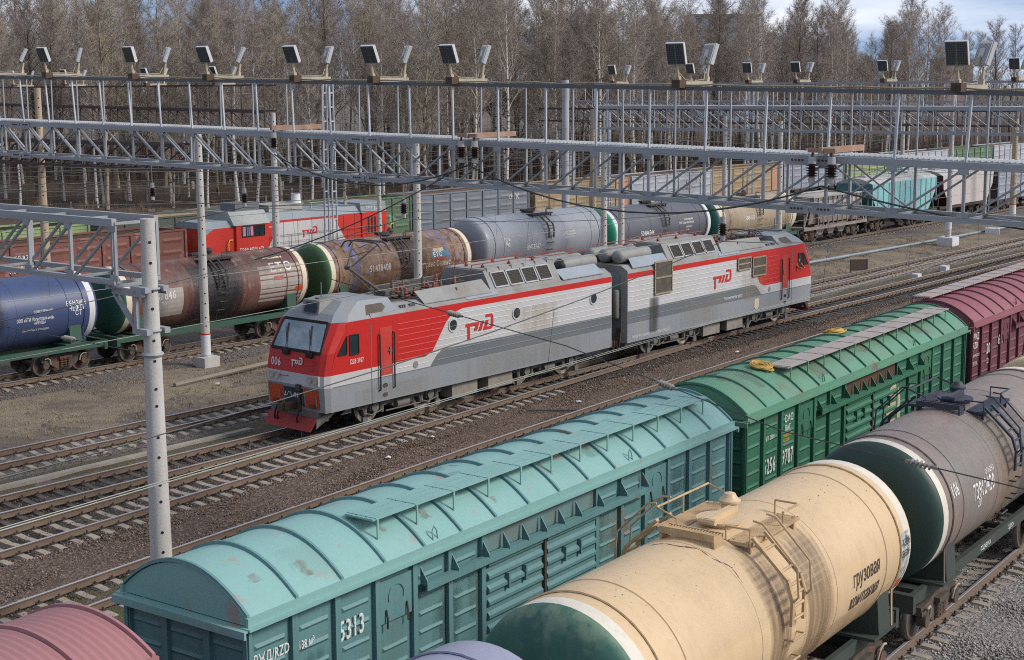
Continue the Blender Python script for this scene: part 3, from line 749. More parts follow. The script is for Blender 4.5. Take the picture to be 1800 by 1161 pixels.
    MB().prism([(-.26, -1.2, .62), (.5, -1.45, .86), (.2, -1.48, .86), (-.28, -1.2, .3)], (0, .04, 0)).prism([(-.26, 1.2, .62), (.5, 1.45, .86), (.2, 1.48, .86), (-.28, 1.2, .3)], (0, -.04, 0)).box((-.2, -1.2, .5), (.3, 1.2, .86)).build('buffer_beam', [mat('dusty_grey', (.15, .14, .12), .8)], t)
    em = MB(); emblem(em, fp(.12, 2.34, .02), (0, -1, 0), (.10, 0, .99), .34, wf=.95); em.build('emblem', [WHT], t)
    lt = MB(); letter(lt, '006', .42, fp(1.16, 2.30, .02), (0, -1, 0), (.12, 0, .99), sx=.75); lt.build('lettering', [WHT], t)
    lt = MB(); letter(lt, '2ЭС4К', .40, fp(.49, 1.28, .03), (0, -1, 0), (0, 0, 1), sx=.62); lt.build('lettering', [WHT], t)
    MB().tube([fp(.62, 2.0, .01), fp(.62, 2.0, .08), fp(.25, 2.0, .08), fp(.25, 2.0, .01)], .014, 5).tube([fp(-.98, 2.3, .01), fp(-.98, 2.3, .07), fp(-.98, 2.62, .07), fp(-.98, 2.62, .01)], .014, 5).build('grab_handle', [LRED], t)
    # -------- side windows, doors, rails, portholes
    for s in (-1, 1):
        y = s*(W+.012)
        for pl_ in ([(.45, 2.80), (.88, 2.78), (.90, 3.42)], [(1.03, 2.74), (1.46, 2.74), (1.46, 3.43), (1.03, 3.43)]):
            wo = MB().prism([(x, y-s*.01, z) for x, z in pl_], (0, s*.006, 0)).build('side_window', [GLASS], t)
            g = MB(); n_ = len(pl_)
            for i in range(n_): g.beam((pl_[i][0], y, pl_[i][1]), (pl_[(i+1) % n_][0], y, pl_[(i+1) % n_][1]), .035, .035, up=(0, 1, 0))
            g.build('frame', [BLACK], wo)
        do = MB().box((2.50, min(s*W, y), 1.78), (3.10, max(s*W, y), 3.50))
        for x in (2.49, 3.10): pass
        dd = do.build('door', [mat('door_red', (.46, .028, .022), .5, dirt=.3, dcol=(.3, .2, .15), dscale=1.5)], t)
        MB().box((2.92, min(y, y+s*.05), 2.62), (3.06, max(y, y+s*.05), 2.66)).box((2.97, min(y, y+s*.05), 2.52), (3.0, max(y, y+s*.05), 2.76)).build('handle', [STEEL], dd)
        for x in (2.45, 3.17): MB().tube([(x, s*W, 3.28), (x, s*(W+.07), 3.26), (x, s*(W+.07), 1.28), (x, s*W, 1.26)], .028, 6).build('handrail', [BLACK], t)
        st = MB()
        for z in (1.07, 1.40): st.lathe((2.74, s*(W+.004), z), (0, 1, 0), [(0, .001), (0.0, .085)], 12)
        st.v = [(2.74+(vx-2.74)*1.7, vy, vz) for vx, vy, vz in st.v]
        st.build('step_hole', [BLACK], t)
        for x in ((6.36, 10.09, 15.15) if not mirror else ()):
            po = MB().lathe((x, s*W, 3.11), (0, s, 0), [(0, .27), (.03, .265), (.03, .21), (.012, .205)], 22).build('porthole', [LWHT], t)
            MB().lathe((x, s*(W+.013), 3.11), (0, s, 0), [(0, .21), (.001, 0)], 20).build('pane', [GLASS], po)
        MB().lathe((4.32, s*W, 1.92), (0, s, 0), [(0, .14), (.02, .13), (.022, .10), (.015, 0)], 14).build('side_lamp', [STEEL], t)
        e2 = MB()
        if s < 0: emblem(e2, (7.08, s*(W+.020), 2.46), (1, 0, 0), (0, 0, 1), .80, wf=1.15) if not mirror else emblem(e2, (7.7, s*(W+.02), 2.46), (1, 0, 0), (0, 0, 1), .80, wf=1.15)
        else: emblem(e2, (9.55, s*(W+.020), 2.46), (-1, 0, 0), (0, 0, 1), .80, wf=1.15)
        e2.build('emblem', [LOGO], t)
        lt = MB(); ex = (-s, 0, 0)
        letter(lt, number, .24, (1.0 if s < 0 else 1.95, s*(W+.014), 2.42), ex, sx=.62)
        if number: lt.build('lettering', [WHT], t)
        if mirror and s > 0:
            lt = MB(); letter(lt, 'ПРОПУСК  ЧЕРЕЗ  МЕХАНИЗИРОВАННЫЕ ГОРКИ ЗАПРЕЩАЕТСЯ', .16, (L-.3, s*(W+.014), 1.02), ex, sx=.55); letter(lt, 'Локомотивное депо', .2, (8.6, s*(W+.014), 1.84), ex, sx=.8); lt.build('lettering', [WHT], t)
            MB().poly([(5.75, s*(W+.012), 1.58), (5.35, s*(W+.012), 1.58), (5.35, s*(W+.012), 1.15), (5.55, s*(W+.012), 1.0), (5.75, s*(W+.012), 1.15)]).build('shield_badge', [mat('cream_badge', (.6, .52, .38), .6)], t)
        if mirror and s > 0:   # side air intakes of the rear section
            for (xa, xb, za, zb_) in ((6.22, 7.40, 3.15, 3.70), (4.80, 6.02, 2.72, 3.62), (13.1, 14.44, 2.78, 4.2)):
                gz = MB().box((xa, s*W, za), (xb, s*(W+.05), zb_)).build('air_intake', [LOUV], t)
                g = MB(); yy = s*(W+.06)
                for (p, q) in (((xa, yy, za), (xb, yy, za)), ((xb, yy, za), (xb, yy, zb_)), ((xb, yy, zb_), (xa, yy, zb_)), ((xa, yy, zb_), (xa, yy, za)), ((xa, yy, (za+zb_)/2), (xb, yy, (za+zb_)/2))): g.beam(p, q, .07, .03, up=(0, 1, 0))
                g.build('frame', [mat('sandy_frame', (.32, .26, .18), .7)], gz)
    s_ = 1 if mirror else -1
    if mirror:
        for (xa, xb, za, zb_, nm, cl_, off) in ((13.9, 15.0, .95, 2.8, 'soot_streak', (.045, .042, .04), .0225), (4.2, 7.6, 1.5, 3.1, 'sandy_streak', (.30, .24, .13), .0228), (7.5, 13.5, .9, 2.2, 'dust_coat', (.27, .25, .22), .0232)):
            MB().quad((xa, s_*(W+off), za), (xb, s_*(W+off), za), (xb, s_*(W+off), zb_), (xa, s_*(W+off), zb_)).build(nm, [stain(nm, cl_, 5, .5, 1.3, {'soot_streak': 1.25, 'sandy_streak': .42, 'dust_coat': .45}[nm])], t)
    else:
        for (xa, xb, za, zb_, nm, cl_, off) in ((5.6, 16.3, .88, 1.75, 'dust_coat', (.27, .25, .22), .0225), (9.5, 13.5, 2.2, 3.4, 'sandy_streak', (.30, .24, .13), .0228), (.3, 6.0, .88, 1.5, 'dust_coat', (.27, .25, .22), .0225)):
            MB().quad((xa, s_*(W+off), za), (xb, s_*(W+off), za), (xb, s_*(W+off), zb_), (xa, s_*(W+off), zb_)).build(nm, [stain(nm, cl_, 5, .5, 1.3, {'soot_streak': 1.25, 'sandy_streak': .42, 'dust_coat': .45}[nm])], t)
    # -------- roof
    rf = MB()
    sec = [(-W, 3.90), (-1.50, 4.02), (-1.18, 4.22), (1.18, 4.22), (1.50, 4.02), (W, 3.90)]
    rf.add([(x, y, z) for x in (2.1, L) for y, z in sec], [(i, i+1, i+7, i+6) for i in range(5)] + [(11, 10, 9, 8, 7, 6)], 0)
    roof = rf.build('roof', [LRF], t)
    for x in (3.4, 4.9, 8.6, 13.3): MB().box((x-.012, -1.2, 4.222), (x+.012, 1.2, 4.245)).build('roof_seam', [LGD], roof)
    # cab roof fairing
    cr_ = MB(); A = [(.95, -W, 3.90), (.46, -1.27, 3.90), (.46, 1.27, 3.90), (.95, W, 3.90)]
    B_ = [(1.15, -1.40, 4.10), (.72, -1.12, 4.14), (.72, 1.12, 4.14), (1.15, 1.40, 4.10)]
    Cc = [(1.9, -1.1, 4.50), (1.45, -.8, 4.52), (1.45, .8, 4.52), (1.9, 1.1, 4.50)]
    for P_, Q_ in ((A, B_), (B_, Cc)):
        for i in range(3): cr_.quad(P_[i], P_[i+1], Q_[i+1], Q_[i], 0)
    for s in (0, 3):
        cr_.poly([A[s], B_[s], Cc[s], (3.4, Cc[s][1], 4.46), (3.4, A[s][1]*.97, 4.05), (2.1, A[s][1], 3.90)], 0)
    cr_.poly([Cc[0], Cc[1], Cc[2], Cc[3], (3.4, 1.1, 4.46), (3.4, -1.1, 4.46)], 0).poly([(3.4, -1.5, 4.05), (3.4, -1.1, 4.46), (3.4, 1.1, 4.46), (3.4, 1.5, 4.05)], 0)
    co = cr_.build('cab_roof', [LGR], t)
    hb = MB().prism([(.66, -.42, 4.10), (.80, -.36, 4.56), (1.7, -.32, 4.60), (1.7, -.55, 4.45)], (0, .84, 0)).build('roof_headlight', [LRF], t)
    MB().prism([(.63, -.30, 4.16), (.63, .30, 4.16), (.755, .26, 4.50), (.755, -.26, 4.50)], (-.02, 0, 0)).build('lamp_lens', [GLASS], hb)
    for s in (-1, 1):
        MB().poly([(1.95, s*1.47, 4.03), (3.1, s*1.47, 4.03), (2.95, s*1.22, 4.33), (2.15, s*1.22, 4.33)]).build('vent_grille', [LOUV], co)
        an = MB().cyl((1.35, 0, 4.5), (1.35, 0, 5.1), .02, 5)
    an = MB().cyl((1.2, .0, 4.5), (1.2, .0, 5.15), .022, 5).box((1.0, -.1, 4.55), (1.4, .1, 4.62)); an.build('antenna', [LGD], co)
    # side fairing panels
    for s in (-1, 1):
        f1 = MB().prism([(4.9, s*1.48, 4.06), (8.7, s*1.48, 4.06), (8.5, s*1.12, 4.56), (4.75, s*1.12, 4.50)], (0, 0, .03)); f1.box((6.9, min(s*1.2, s*1.3), 4.3), (6.93, max(s*1.2, s*1.3), 4.45)); f1.build('roof_fairing', [LRF], t)
        f2 = MB().prism([(13.2, s*1.48, 4.08), (16.0, s*1.48, 4.08), (15.8, s*1.10, 4.46), (13.1, s*1.10, 4.46)], (0, 0, .03)); f2.build('roof_fairing', [mat('pale_panel', (.26, .30, .345), .5, dirt=.2)], t)
        f3 = MB().prism([(7.2, s*1.54, 3.97), (9.0, s*1.54, 3.97), (8.9, s*1.36, 4.16), (7.1, s*1.36, 4.16)], (0, 0, .02)); f3.build('roof_fairing', [mat('pale_panel', (.26, .30, .345), .5, dirt=.2)], t)
        for x in (3.7, 4.2): 
            cl_ = MB(); 
            for q in range(3): cl_.box((x+q*.1, min(s*1.35, s*1.46), 4.06), (x+q*.1+.05, max(s*1.35, s*1.46), 4.16))
            cl_.build('clamp', [LGD], roof)
    # raised cooling block with four louvres a side
    bk = MB(); x0_, x1_ = 8.75, 13.1
    P_ = [(-1.46, 4.02), (-.98, 4.86), (.98, 4.86), (1.46, 4.02)]
    bk.add([(x, y, z) for x, k_ in ((x0_, 0), (x1_, 0)) for y, z in P_], [(0, 1, 5, 4), (1, 2, 6, 5), (2, 3, 7, 6), (3, 2, 1, 0), (4, 5, 6, 7)])
    bko = bk.build('cooling_block', [LRF], t)
    for s in (-1, 1):
        for k in range(4):
            xa = 9.1+.92*k; n_ = Vector((0, s*.868, .496)); u_ = Vector((0, -s*.496, .868))
            o_ = Vector((xa, s*1.46, 4.02)); a_, c_ = o_+u_*.26+n_*.012, o_+u_*.80+n_*.012
            lv = MB().quad(a_, a_+Vector((.74, 0, 0)), c_+Vector((.74, 0, 0)), c_, 1)
            nslat = 9
            for q in range(nslat):
                p_ = o_+u_*(.28+.5*q/(nslat-1))+n_*.03; lv.beam(p_, p_+Vector((.74, 0, 0)), .012, .045, 0, up=n_+u_*.7)
            lo = lv.build('louvre', [mat('louvre_slat', (.085, .075, .06), .7, dirt=.5), BLACK], bko)
            fr = MB(); cs = [o_+u_*.22+n_*.02, o_+u_*.22+n_*.02+Vector((.80, 0, 0)), o_+u_*.84+n_*.02+Vector((.80, 0, 0)), o_+u_*.84+n_*.02]
            cs = [c-Vector((.03, 0, 0)) for c in cs]
            for q in range(4): fr.beam(cs[q], cs[(q+1) % 4], .06, .05, up=n_)
            fr.build('frame', [GALV], lo)
    tp = MB().box((x0_+.1, -.98, 4.862), (x1_-.1, .98, 4.90))
    for k in range(6): tp.box((x0_+.2+.75*k, -1.02, 4.84), (x0_+.26+.75*k, -.9, 4.95))
    tp.build('cover_plate', [mat('pale_roof', (.33, .32, .30), .7, dirt=.6, dcol=(.15, .12, .09))], bko)
    # red busbars on insulators
    bb = MB(); 
    for y in (-.5, .35): bb.tube([(x0_-.3, y, 4.3), (x0_-.1, y, 5.06), (x1_-.3, y, 5.08), (x1_+.6, y, 5.0), (L-.2, y, 5.0)], .022, 5)
    bb.build('busbar', [LINS], t)
    for y in (-.5, .35):
        for x in (9.3, 10.9, 12.4): MB().lathe((x, y, 4.89), (0, 0, 1), [(0, .05), (.02, .09), (.05, .05), (.08, .09), (.11, .05), (.15, .03)], 10).build('insulator', [LINS], t)
    # three air reservoirs
    for y in (-.72, 0.02, .76):
        MB().lathe((13.75, y, 4.55), (1, 0, 0), [(0, 0), (.04, .16), (.12, .27), (.2, .30), (2.35, .30), (2.43, .27), (2.5, .16), (2.54, 0)], 20, mif=lambda i: 1 if i < 3 else 0).build('air_reservoir', [LRF, mat('black_dome', (.03, .034, .04), .4)], t)
    ft = MB().lathe((13.45, -.45, 4.3), (0, 0, 1), [(0, .05), (.3, .05)], 6)
    for k in range(8):
        a = 2*pi*k/8; ft.tube([(13.45+.05*cos(a), -.45+.05*sin(a), 4.3), (13.45+.2*cos(a), -.45+.2*sin(a), 4.5), (13.45+.16*cos(a), -.45+.16*sin(a), 4.72), (13.45+.05*cos(a), -.45+.05*sin(a), 4.84)], .02, 4)
    ft.cyl((13.45, -.75, 4.86), (13.45, -.15, 4.86), .02, 5); ft.build('reactor_cage', [mat('white_cage', (.6, .6, .6), .6)], t)
    # switchgear on the open roof between the pantograph and the block
    random.seed(5 if mirror else 4)
    for k in range(26):
        x = 4.3+4.2*random.random(); y = random.uniform(-.8, .8); hh = random.uniform(.2, .5)
        sw = MB(); sw.lathe((x, y, 4.22), (0, 0, 1), [(0, .06), (hh*.3, .10), (hh*.4, .06), (hh*.6, .10), (hh*.7, .06), (hh, .06), (hh+.05, .03)], 9, mi=random.choice((0, 0, 1)))
        if k % 2: sw.tube([(x, y, 4.22+hh), (x+random.uniform(.3, 1), y+random.uniform(-.3, .3), 4.25+hh)], .02, 5, 1)
        sw.build('roof_insulator', [LINS, LRFD], t)
    for k in range(5):
        x = 4.5+.8*k; MB().box((x, -.5, 4.24), (x+.4, -.1, 4.38)).build('switch_box', [BRN], t)
    MB().box((3.5, -.9, 4.223), (8.6, .9, 4.232)).build('soot_patch', [LRFD], roof)
    # pantograph
    pg = MB(); bx, ky = 4.6, 0
    if not mirror:
        base, knee, top = Vector((4.25, 0, 4.42)), Vector((2.55, 0, 5.52)), Vector((3.4, 0, 6.42))
        dy = .62
    else:
        base, knee, top = Vector((4.6, 0, 4.40)), Vector((2.6, 0, 4.62)), Vector((4.4, 0, 4.78)); dy = .62
    pg.box((3.0, -.62, 4.34), (5.2, -.52, 4.40)).box((3.0, .52, 4.34), (5.2, .62, 4.40)).box((3.1, -.62, 4.33), (3.25, .62, 4.41)).box((4.9, -.62, 4.33), (5.1, .62, 4.41)).box((4.1, -.3, 4.34), (4.6, .3, 4.52))
    for x in (3.2, 5.0):
        for y in (-.55, .55): pg.lathe((x, y, 4.2), (0, 0, 1), [(0, .08), (.04, .12), (.06, .08), (.1, .12), (.14, .08)], 8, 1)
    pg.tube([base, knee], [.065, .05], 8); pg.tube([base+Vector((-.35, 0, -.05)), knee+Vector((.1, 0, -.12))], .022, 5)
    pg.cyl(knee+Vector((0, -.14, 0)), knee+Vector((0, .14, 0)), .08, 10)
    for s in (-1, 1): pg.tube([knee+Vector((0, s*.08, 0)), top+Vector((0, s*dy, -.12))], [.04, .025], 6)
    pg.tube([knee.lerp(top, .45)+Vector((0, -dy*.45, -.05)), knee.lerp(top, .75)+Vector((0, dy*.7, -.09))], .014, 4); pg.tube([knee.lerp(top, .45)+Vector((0, dy*.45, -.05)), knee.lerp(top, .75)+Vector((0, -dy*.7, -.09))], .014, 4)
    po = pg.build('pantograph', [LRFD, LINS], t)
    hd = MB()
    for d in (-.2, .2):
        hd.tube([top+Vector((d, -1.05, -.28)), top+Vector((d, -.85, -.06)), top+Vector((d, -.6, 0)), top+Vector((d, .6, 0)), top+Vector((d, .85, -.06)), top+Vector((d, 1.05, -.28))], .03, 6)
    for y in (-.55, .55): hd.beam(top+Vector((-.22, y, -.03)), top+Vector((.22, y, -.03)), .05, .05)
    hd.tube([top+Vector((-.2, -.3, -.1)), top+Vector((-.32, 0, -.22)), top+Vector((-.2, .3, -.1))], .012, 4)
    hd.build('collector_head', [LRFD], po)
    # -------- running gear: two bogies with pale tyres
    for bxx in (3.92+.0, 12.49):
        bg_ = MB()
        for s in (-1, 1):
            bg_.box((bxx-2.2, s*1.08-.09, .62), (bxx+2.2, s*1.08+.09, .84)).box((bxx-.5, s*1.08-.10, .50), (bxx+.5, s*1.08+.10, .66))
            for d in (-1.45, 1.45):
                bg_.box((bxx+d-.2, s*1.14-.12, .50), (bxx+d+.2, s*1.14+.12, .80)).cyl((bxx+d, s*1.1, .625), (bxx+d, s*1.32, .625), .17, 12)
                for q in (-.42, .42): bg_.cyl((bxx+d+q, s*1.16, .38), (bxx+d+q, s*1.16, .80), .10, 9)
                bg_.tube([(bxx+d-.7, s*1.3, .85), (bxx+d-.6, s*1.34, .5), (bxx+d-.2, s*1.34, .38), (bxx+d+.4, s*1.3, .5)], .025, 5)
            bg_.tube([(bxx-.9, s*1.28, .40), (bxx+.9, s*1.28, .40)], .03, 5).cyl((bxx-.35, s*1.2, .55), (bxx+.3, s*1.2, .55), .16, 10)
            for q in (-1.9, 1.9): bg_.cyl((bxx+q, s*1.2, .30), (bxx+q, s*1.2, .85), .05, 6).box((bxx+q-.12, s*1.2-.05, .12), (bxx+q+.12, s*1.2+.05, .34))
        bo = bg_.build('bogie', [mat('grey_bogie', (.12, .115, .11), .8, dirt=.6, dcol=(.20, .18, .15), dscale=3)], t)
        for d in (-1.45, 1.45):
            wh = MB()
            for s in (-1, 1):
                pr = [(0, 0), (0, .46), (.005, .60), (.03, .625), (.12, .625), (.14, .65), (.15, .1)]
                pr = [(-s*q, r_) for q, r_ in pr]
                wh.lathe((bxx+d, s*.87, .625), (0, 1, 0), pr, 26, mif=lambda i: 1 if i in (1, 2) else 0)
            wh.cyl((bxx+d, -1.0, .625), (bxx+d, 1.0, .625), .1, 8); wh.build('wheelset', [DK, TREAD], bo)
    for xa in (6.5, 8.6):
        for s in (-1, 1): MB().box((xa, min(s*.75, s*1.35), .28), (xa+1.45, max(s*.75, s*1.35), .86)).build('battery_box', [mat('battery_grey', (.25, .235, .205), .8, dirt=.6, dcol=(.13, .10, .08), dscale=2.5)], t)
    for y in (-1.1, 1.1): MB().cyl((14.9, y, .72), (16.2, y, .72), .14, 12).build('air_cylinder', [LRF], t)
    # rear end: gangway, side shields and hoses
    if True:
        g = MB().box((L, -.7, 1.0), (L+.32, .7, 3.4)); g.build('gangway', [BLACK], t)
        for s in (-1, 1):
            MB().prism([(L, s*W, z0), (L+.02, s*W, z0), (L+.12, s*(W-.28), z0), (L, s*(W-.28), z0)], (0, 0, 3.1)).build('end_post', [LRF], t)
            MB().lathe((L+.2, s*(W-.48), 1.9), (0, 0, 1), [(0, .0), (.05, .13), (.1, .15), (1.2, .15), (1.27, .12), (1.3, 0)], 12).build('end_cylinder', [LRF], t)
            hs = MB()
            for k in range(3): hs.tube([(L+.05, s*(W-.3-.1*k), 1.5), (L+.3, s*(W-.2-.1*k), 1.0), (L+.4, s*(W-.2-.05*k), .5), (L+.55, s*(W-.25-.1*k), 1.0)], .035, 6)
            hs.build('air_hose', [BRN], t)
    MB().box((L, -.15, .9), (L+.55, .15, 1.15)).build('coupler', [DK], t)
    return t

# ================================================================ ground, tracks
GZ = -0.24
def yT1(x): return 42.38-.012*(x-60)
def yT2(x): return 37.77
def yT3(x): return 34.6+.0787*(x-19.74)
def _interp(pts, x):
    if x <= pts[0][0]: s = (pts[1][1]-pts[0][1])/(pts[1][0]-pts[0][0]); return pts[0][1]+s*(x-pts[0][0])
    for (a, b), (c, d) in zip(pts, pts[1:]):
        if x <= c: 
            u = (x-a)/(c-a); return b+(d-b)*u
    return pts[-1][1]+(x-pts[-1][0])*.012
T4P = [(17.45, 29.2), (21.8, 29.6), (31.1, 30.44), (36.9, 30.95), (47.7, 31.77), (60.9, 32.42), (75, 32.8)]
def smooth(f, x): return sum(f(x+d) for d in (-6, -4, -2, 0, 2, 4, 6))/7
def yT4(x): return smooth(lambda q: _interp(T4P, q), x)
def yBX(x):
    if x < 44: return 17.93+.0746*(x-13.5)
    u = min(x, 76)-44; return 17.93+.0746*30.5+.0746*u-(.0546/64)*u*u+(.02*(x-76) if x > 76 else 0)
def yTK(x):
    if x < 44: return 13.57+.072*(x-28.38)
    u = min(x, 76)-44; return 13.57+.072*15.62+.072*u-(.052/64)*u*u+(.02*(x-76) if x > 76 else 0)
def yT5(x): return 54.6
def yM1(x): return 70.9
def yM2(x): return 76.5
def gmat(name, cols, scale, bump=.6, bscale=26, extra=None):
    M = bpy.data.materials.new(name); M.use_nodes = True; n, l = M.node_tree.nodes, M.node_tree.links
    b = n['Principled BSDF']; b.inputs['Roughness'].default_value = .95; b.inputs['Specular IOR Level'].default_value = .15
    t = n.new('ShaderNodeTexCoord'); vec = t.outputs['Object']
    def noise(s, d, r=.6):
        q = n.new('ShaderNodeTexNoise'); q.inputs['Scale'].default_value = s; q.inputs['Detail'].default_value = d; q.inputs['Roughness'].default_value = r
        l.new(vec, q.inputs['Vector']); return q.outputs['Fac']
    vo = n.new('ShaderNodeTexVoronoi'); vo.inputs['Scale'].default_value = scale; l.new(vec, vo.inputs['Vector'])
    sp = n.new('ShaderNodeSeparateColor'); l.new(vo.outputs['Color'], sp.inputs['Color'])
    cr_ = n.new('ShaderNodeValToRGB'); e = cr_.color_ramp.elements
    e[0].color = (*cols[0], 1); e[1].color = (*cols[-1], 1)
    for i, c in enumerate(cols[1:-1]): q = e.new((i+1)/(len(cols)-1)); q.color = (*c, 1)
    l.new(sp.outputs[0], cr_.inputs['Fac']); cur = cr_.outputs['Color']
    def mixc(f, a, c):
        q = n.new('ShaderNodeMix'); q.data_type = 'RGBA'; l.new(f, q.inputs['Factor']); l.new(a, q.inputs['A'])
        if isinstance(c, tuple): q.inputs['B'].default_value = (*c, 1)
        else: l.new(c, q.inputs['B'])
        return q.outputs['Result']
    def mr(f, a, c, hi=1.):
        q = n.new('ShaderNodeMapRange'); q.inputs['From Min'].default_value = a; q.inputs['From Max'].default_value = c; q.inputs['To Max'].default_value = hi; l.new(f, q.inputs['Value']); return q.outputs['Result']
    for (s, lo, hi, amt, c) in (extra or ()): cur = mixc(mr(noise(s, 7, .65), lo, hi, amt), cur, c)
    l.new(cur, b.inputs['Base Color'])
    bp = n.new('ShaderNodeBump'); bp.inputs['Strength'].default_value = bump; bp.inputs['Distance'].default_value = .06
    ad = n.new('ShaderNodeMath'); ad.operation = 'ADD'; l.new(noise(bscale, 4), ad.inputs[0]); l.new(vo.outputs['Distance'], ad.inputs[1])
    l.new(ad.outputs[0], bp.inputs['Height']); l.new(bp.outputs[0], b.inputs['Normal'])
    return M
G_EARTH = gmat('bare_earth', [(.10, .08, .065), (.16, .13, .105), (.13, .11, .09), (.20, .17, .14)], 9, .5, 14, [(.35, .45, .7, .7, (.075, .06, .05)), (2.5, .5, .75, .5, (.22, .185, .15))])
G_WOOD = gmat('forest_floor', [(.06, .042, .032), (.095, .068, .05), (.075, .055, .042)], 6, .5, 8, [(.2, .5, .75, .6, (.055, .045, .032)), (.5, .62, .7, .55, (.17, .15, .14)), (.6, .72, .76, .8, (.42, .43, .46))])
G_DRY = gmat('dry_grass_ground', [(.20, .16, .115), (.27, .22, .155), (.23, .185, .135), (.16, .13, .105)], 16, .7, 20, [(.28, .44, .62, .85, (.13, .105, .09)), (1.2, .52, .7, .7, (.31, .25, .165)), (.6, .60, .72, .7, (.075, .062, .05)), (4, .55, .75, .4, (.11, .09, .075))])
G_RED = gmat('reddish_ballast', [(.065, .047, .037), (.17, .122, .095), (.11, .077, .058), (.235, .18, .145), (.095, .07, .058)], 13, 1.0, 30, [(.3, .5, .75, .55, (.085, .066, .058)), (1.1, .62, .75, .5, (.05, .042, .037))])
G_GREY = gmat('grey_ballast', [(.16, .15, .14), (.30, .28, .265), (.21, .195, .18), (.40, .38, .355), (.12, .11, .10)], 13, 1.0, 30, [(.4, .5, .75, .4, (.14, .125, .11))])
G_PALE = gmat('pale_ballast', [(.085, .073, .065), (.20, .17, .152), (.135, .112, .098), (.25, .218, .198)], 12, 1.0, 28, [(.4, .5, .75, .5, (.10, .085, .075))])
G_OIL = gmat('oily_ballast', [(.035, .03, .028), (.10, .085, .07), (.055, .047, .04), (.13, .11, .095)], 12, 1.0, 28, [(.5, .45, .7, .7, (.025, .022, .02)), (1.5, .55, .7, .6, (.16, .13, .105))])
G_MOSS = gmat('mossy_ground', [(.085, .075, .05), (.12, .10, .075), (.10, .085, .06)], 14, .8, 22, [(.8, .45, .65, .75, (.085, .085, .025)), (2.2, .5, .7, .6, (.15, .13, .10)), (.5, .6, .75, .6, (.05, .043, .037))])
G_PATH = gmat('asphalt_path', [(.24, .215, .21), (.28, .25, .245)], 3, .1, 6, [(.3, .5, .7, .5, (.20, .175, .165))])

g = MB(); S = 6000
g.quad((-S, -S, GZ-.06), (S, -S, GZ-.06), (S, S, GZ-.06), (-S, S, GZ-.06)); struct(g.build('ground', [G_EARTH]))
def strip(name, fa, fb, z, mt, x0=4, x1=175, step=1.5, amp=.05, seed=1):
    rnd = random.Random(seed); n = int((x1-x0)/step); m_ = 6; v = []
    for i in range(n+1):
        x = x0+step*i; a, c = fa(x), fb(x)
        for j in range(m_+1):
            e = 0 if 0 < j < m_ else (rnd.uniform(-.28, .28))
            v.append((x, a+(c-a)*j/m_+e, z+(rnd.uniform(-amp, amp) if 0 < j < m_ else -.035)))
    o = MB().add(v, [(i*(m_+1)+j, (i+1)*(m_+1)+j, (i+1)*(m_+1)+j+1, i*(m_+1)+j+1) for i in range(n) for j in range(m_)], 0, True)
    struct(o.build(name, [mt]))
strip('gravel_apron', lambda x: 5.0, lambda x: yTK(x)+2.6, GZ-.005, G_GREY, seed=2)
strip('gravel_strip', lambda x: yTK(x)+1.7, lambda x: yBX(x)+2.6, GZ-.02, G_PALE, seed=3)
strip('earth_strip', lambda x: yBX(x)+2, lambda x: yT4(x)-1.3, GZ-.025, G_EARTH, seed=4)
strip('siding_bed', lambda x: yT4(x)-1.8, lambda x: yT4(x)+1.1, GZ-.01, G_MOSS, seed=5)
strip('ballast_bed', lambda x: yT4(x)+.95, lambda x: min(yT3(x), 36.5)-1.0, GZ-.0, G_RED, seed=6, amp=.03)
strip('turnout_bed', lambda x: min(yT3(x), 36.9)-1.5, lambda x: 39.2, GZ-.012, G_OIL, seed=7, amp=.025)
strip('moss_strip', lambda x: 38.9, lambda x: yT1(x)-1.6, GZ-.03, G_MOSS, seed=8)
strip('main_line_bed', lambda x: yT1(x)-1.9, lambda x: yT1(x)+2.0, GZ-.008, G_PALE, seed=9, amp=.03)
strip('dry_grass_strip', lambda x: yT1(x)+1.6, lambda x: 52.2, GZ-.02, G_DRY, seed=10, amp=.09)
strip('tank_track_bed', lambda x: 51.2, lambda x: 58, GZ-.004, G_PALE, seed=11)
strip('yard_floor', lambda x: 57, lambda x: 82, GZ-.015, G_EARTH, x0=20, x1=260, step=4, seed=12)
o = MB(); rnd = random.Random(9); nx, ny = 60, 24
v = [(20+8*i, 81+7*j, GZ-.03+(rnd.uniform(-.15, .25) if j else 0)+min(1.4, .03*j*j*.2)) for i in range(nx+1) for j in range(ny+1)]
o.add(v, [(i*(ny+1)+j, (i+1)*(ny+1)+j, (i+1)*(ny+1)+j+1, i*(ny+1)+j+1) for i in range(nx) for j in range(ny)], 0, True); struct(o.build('terrain', [G_WOOD]))

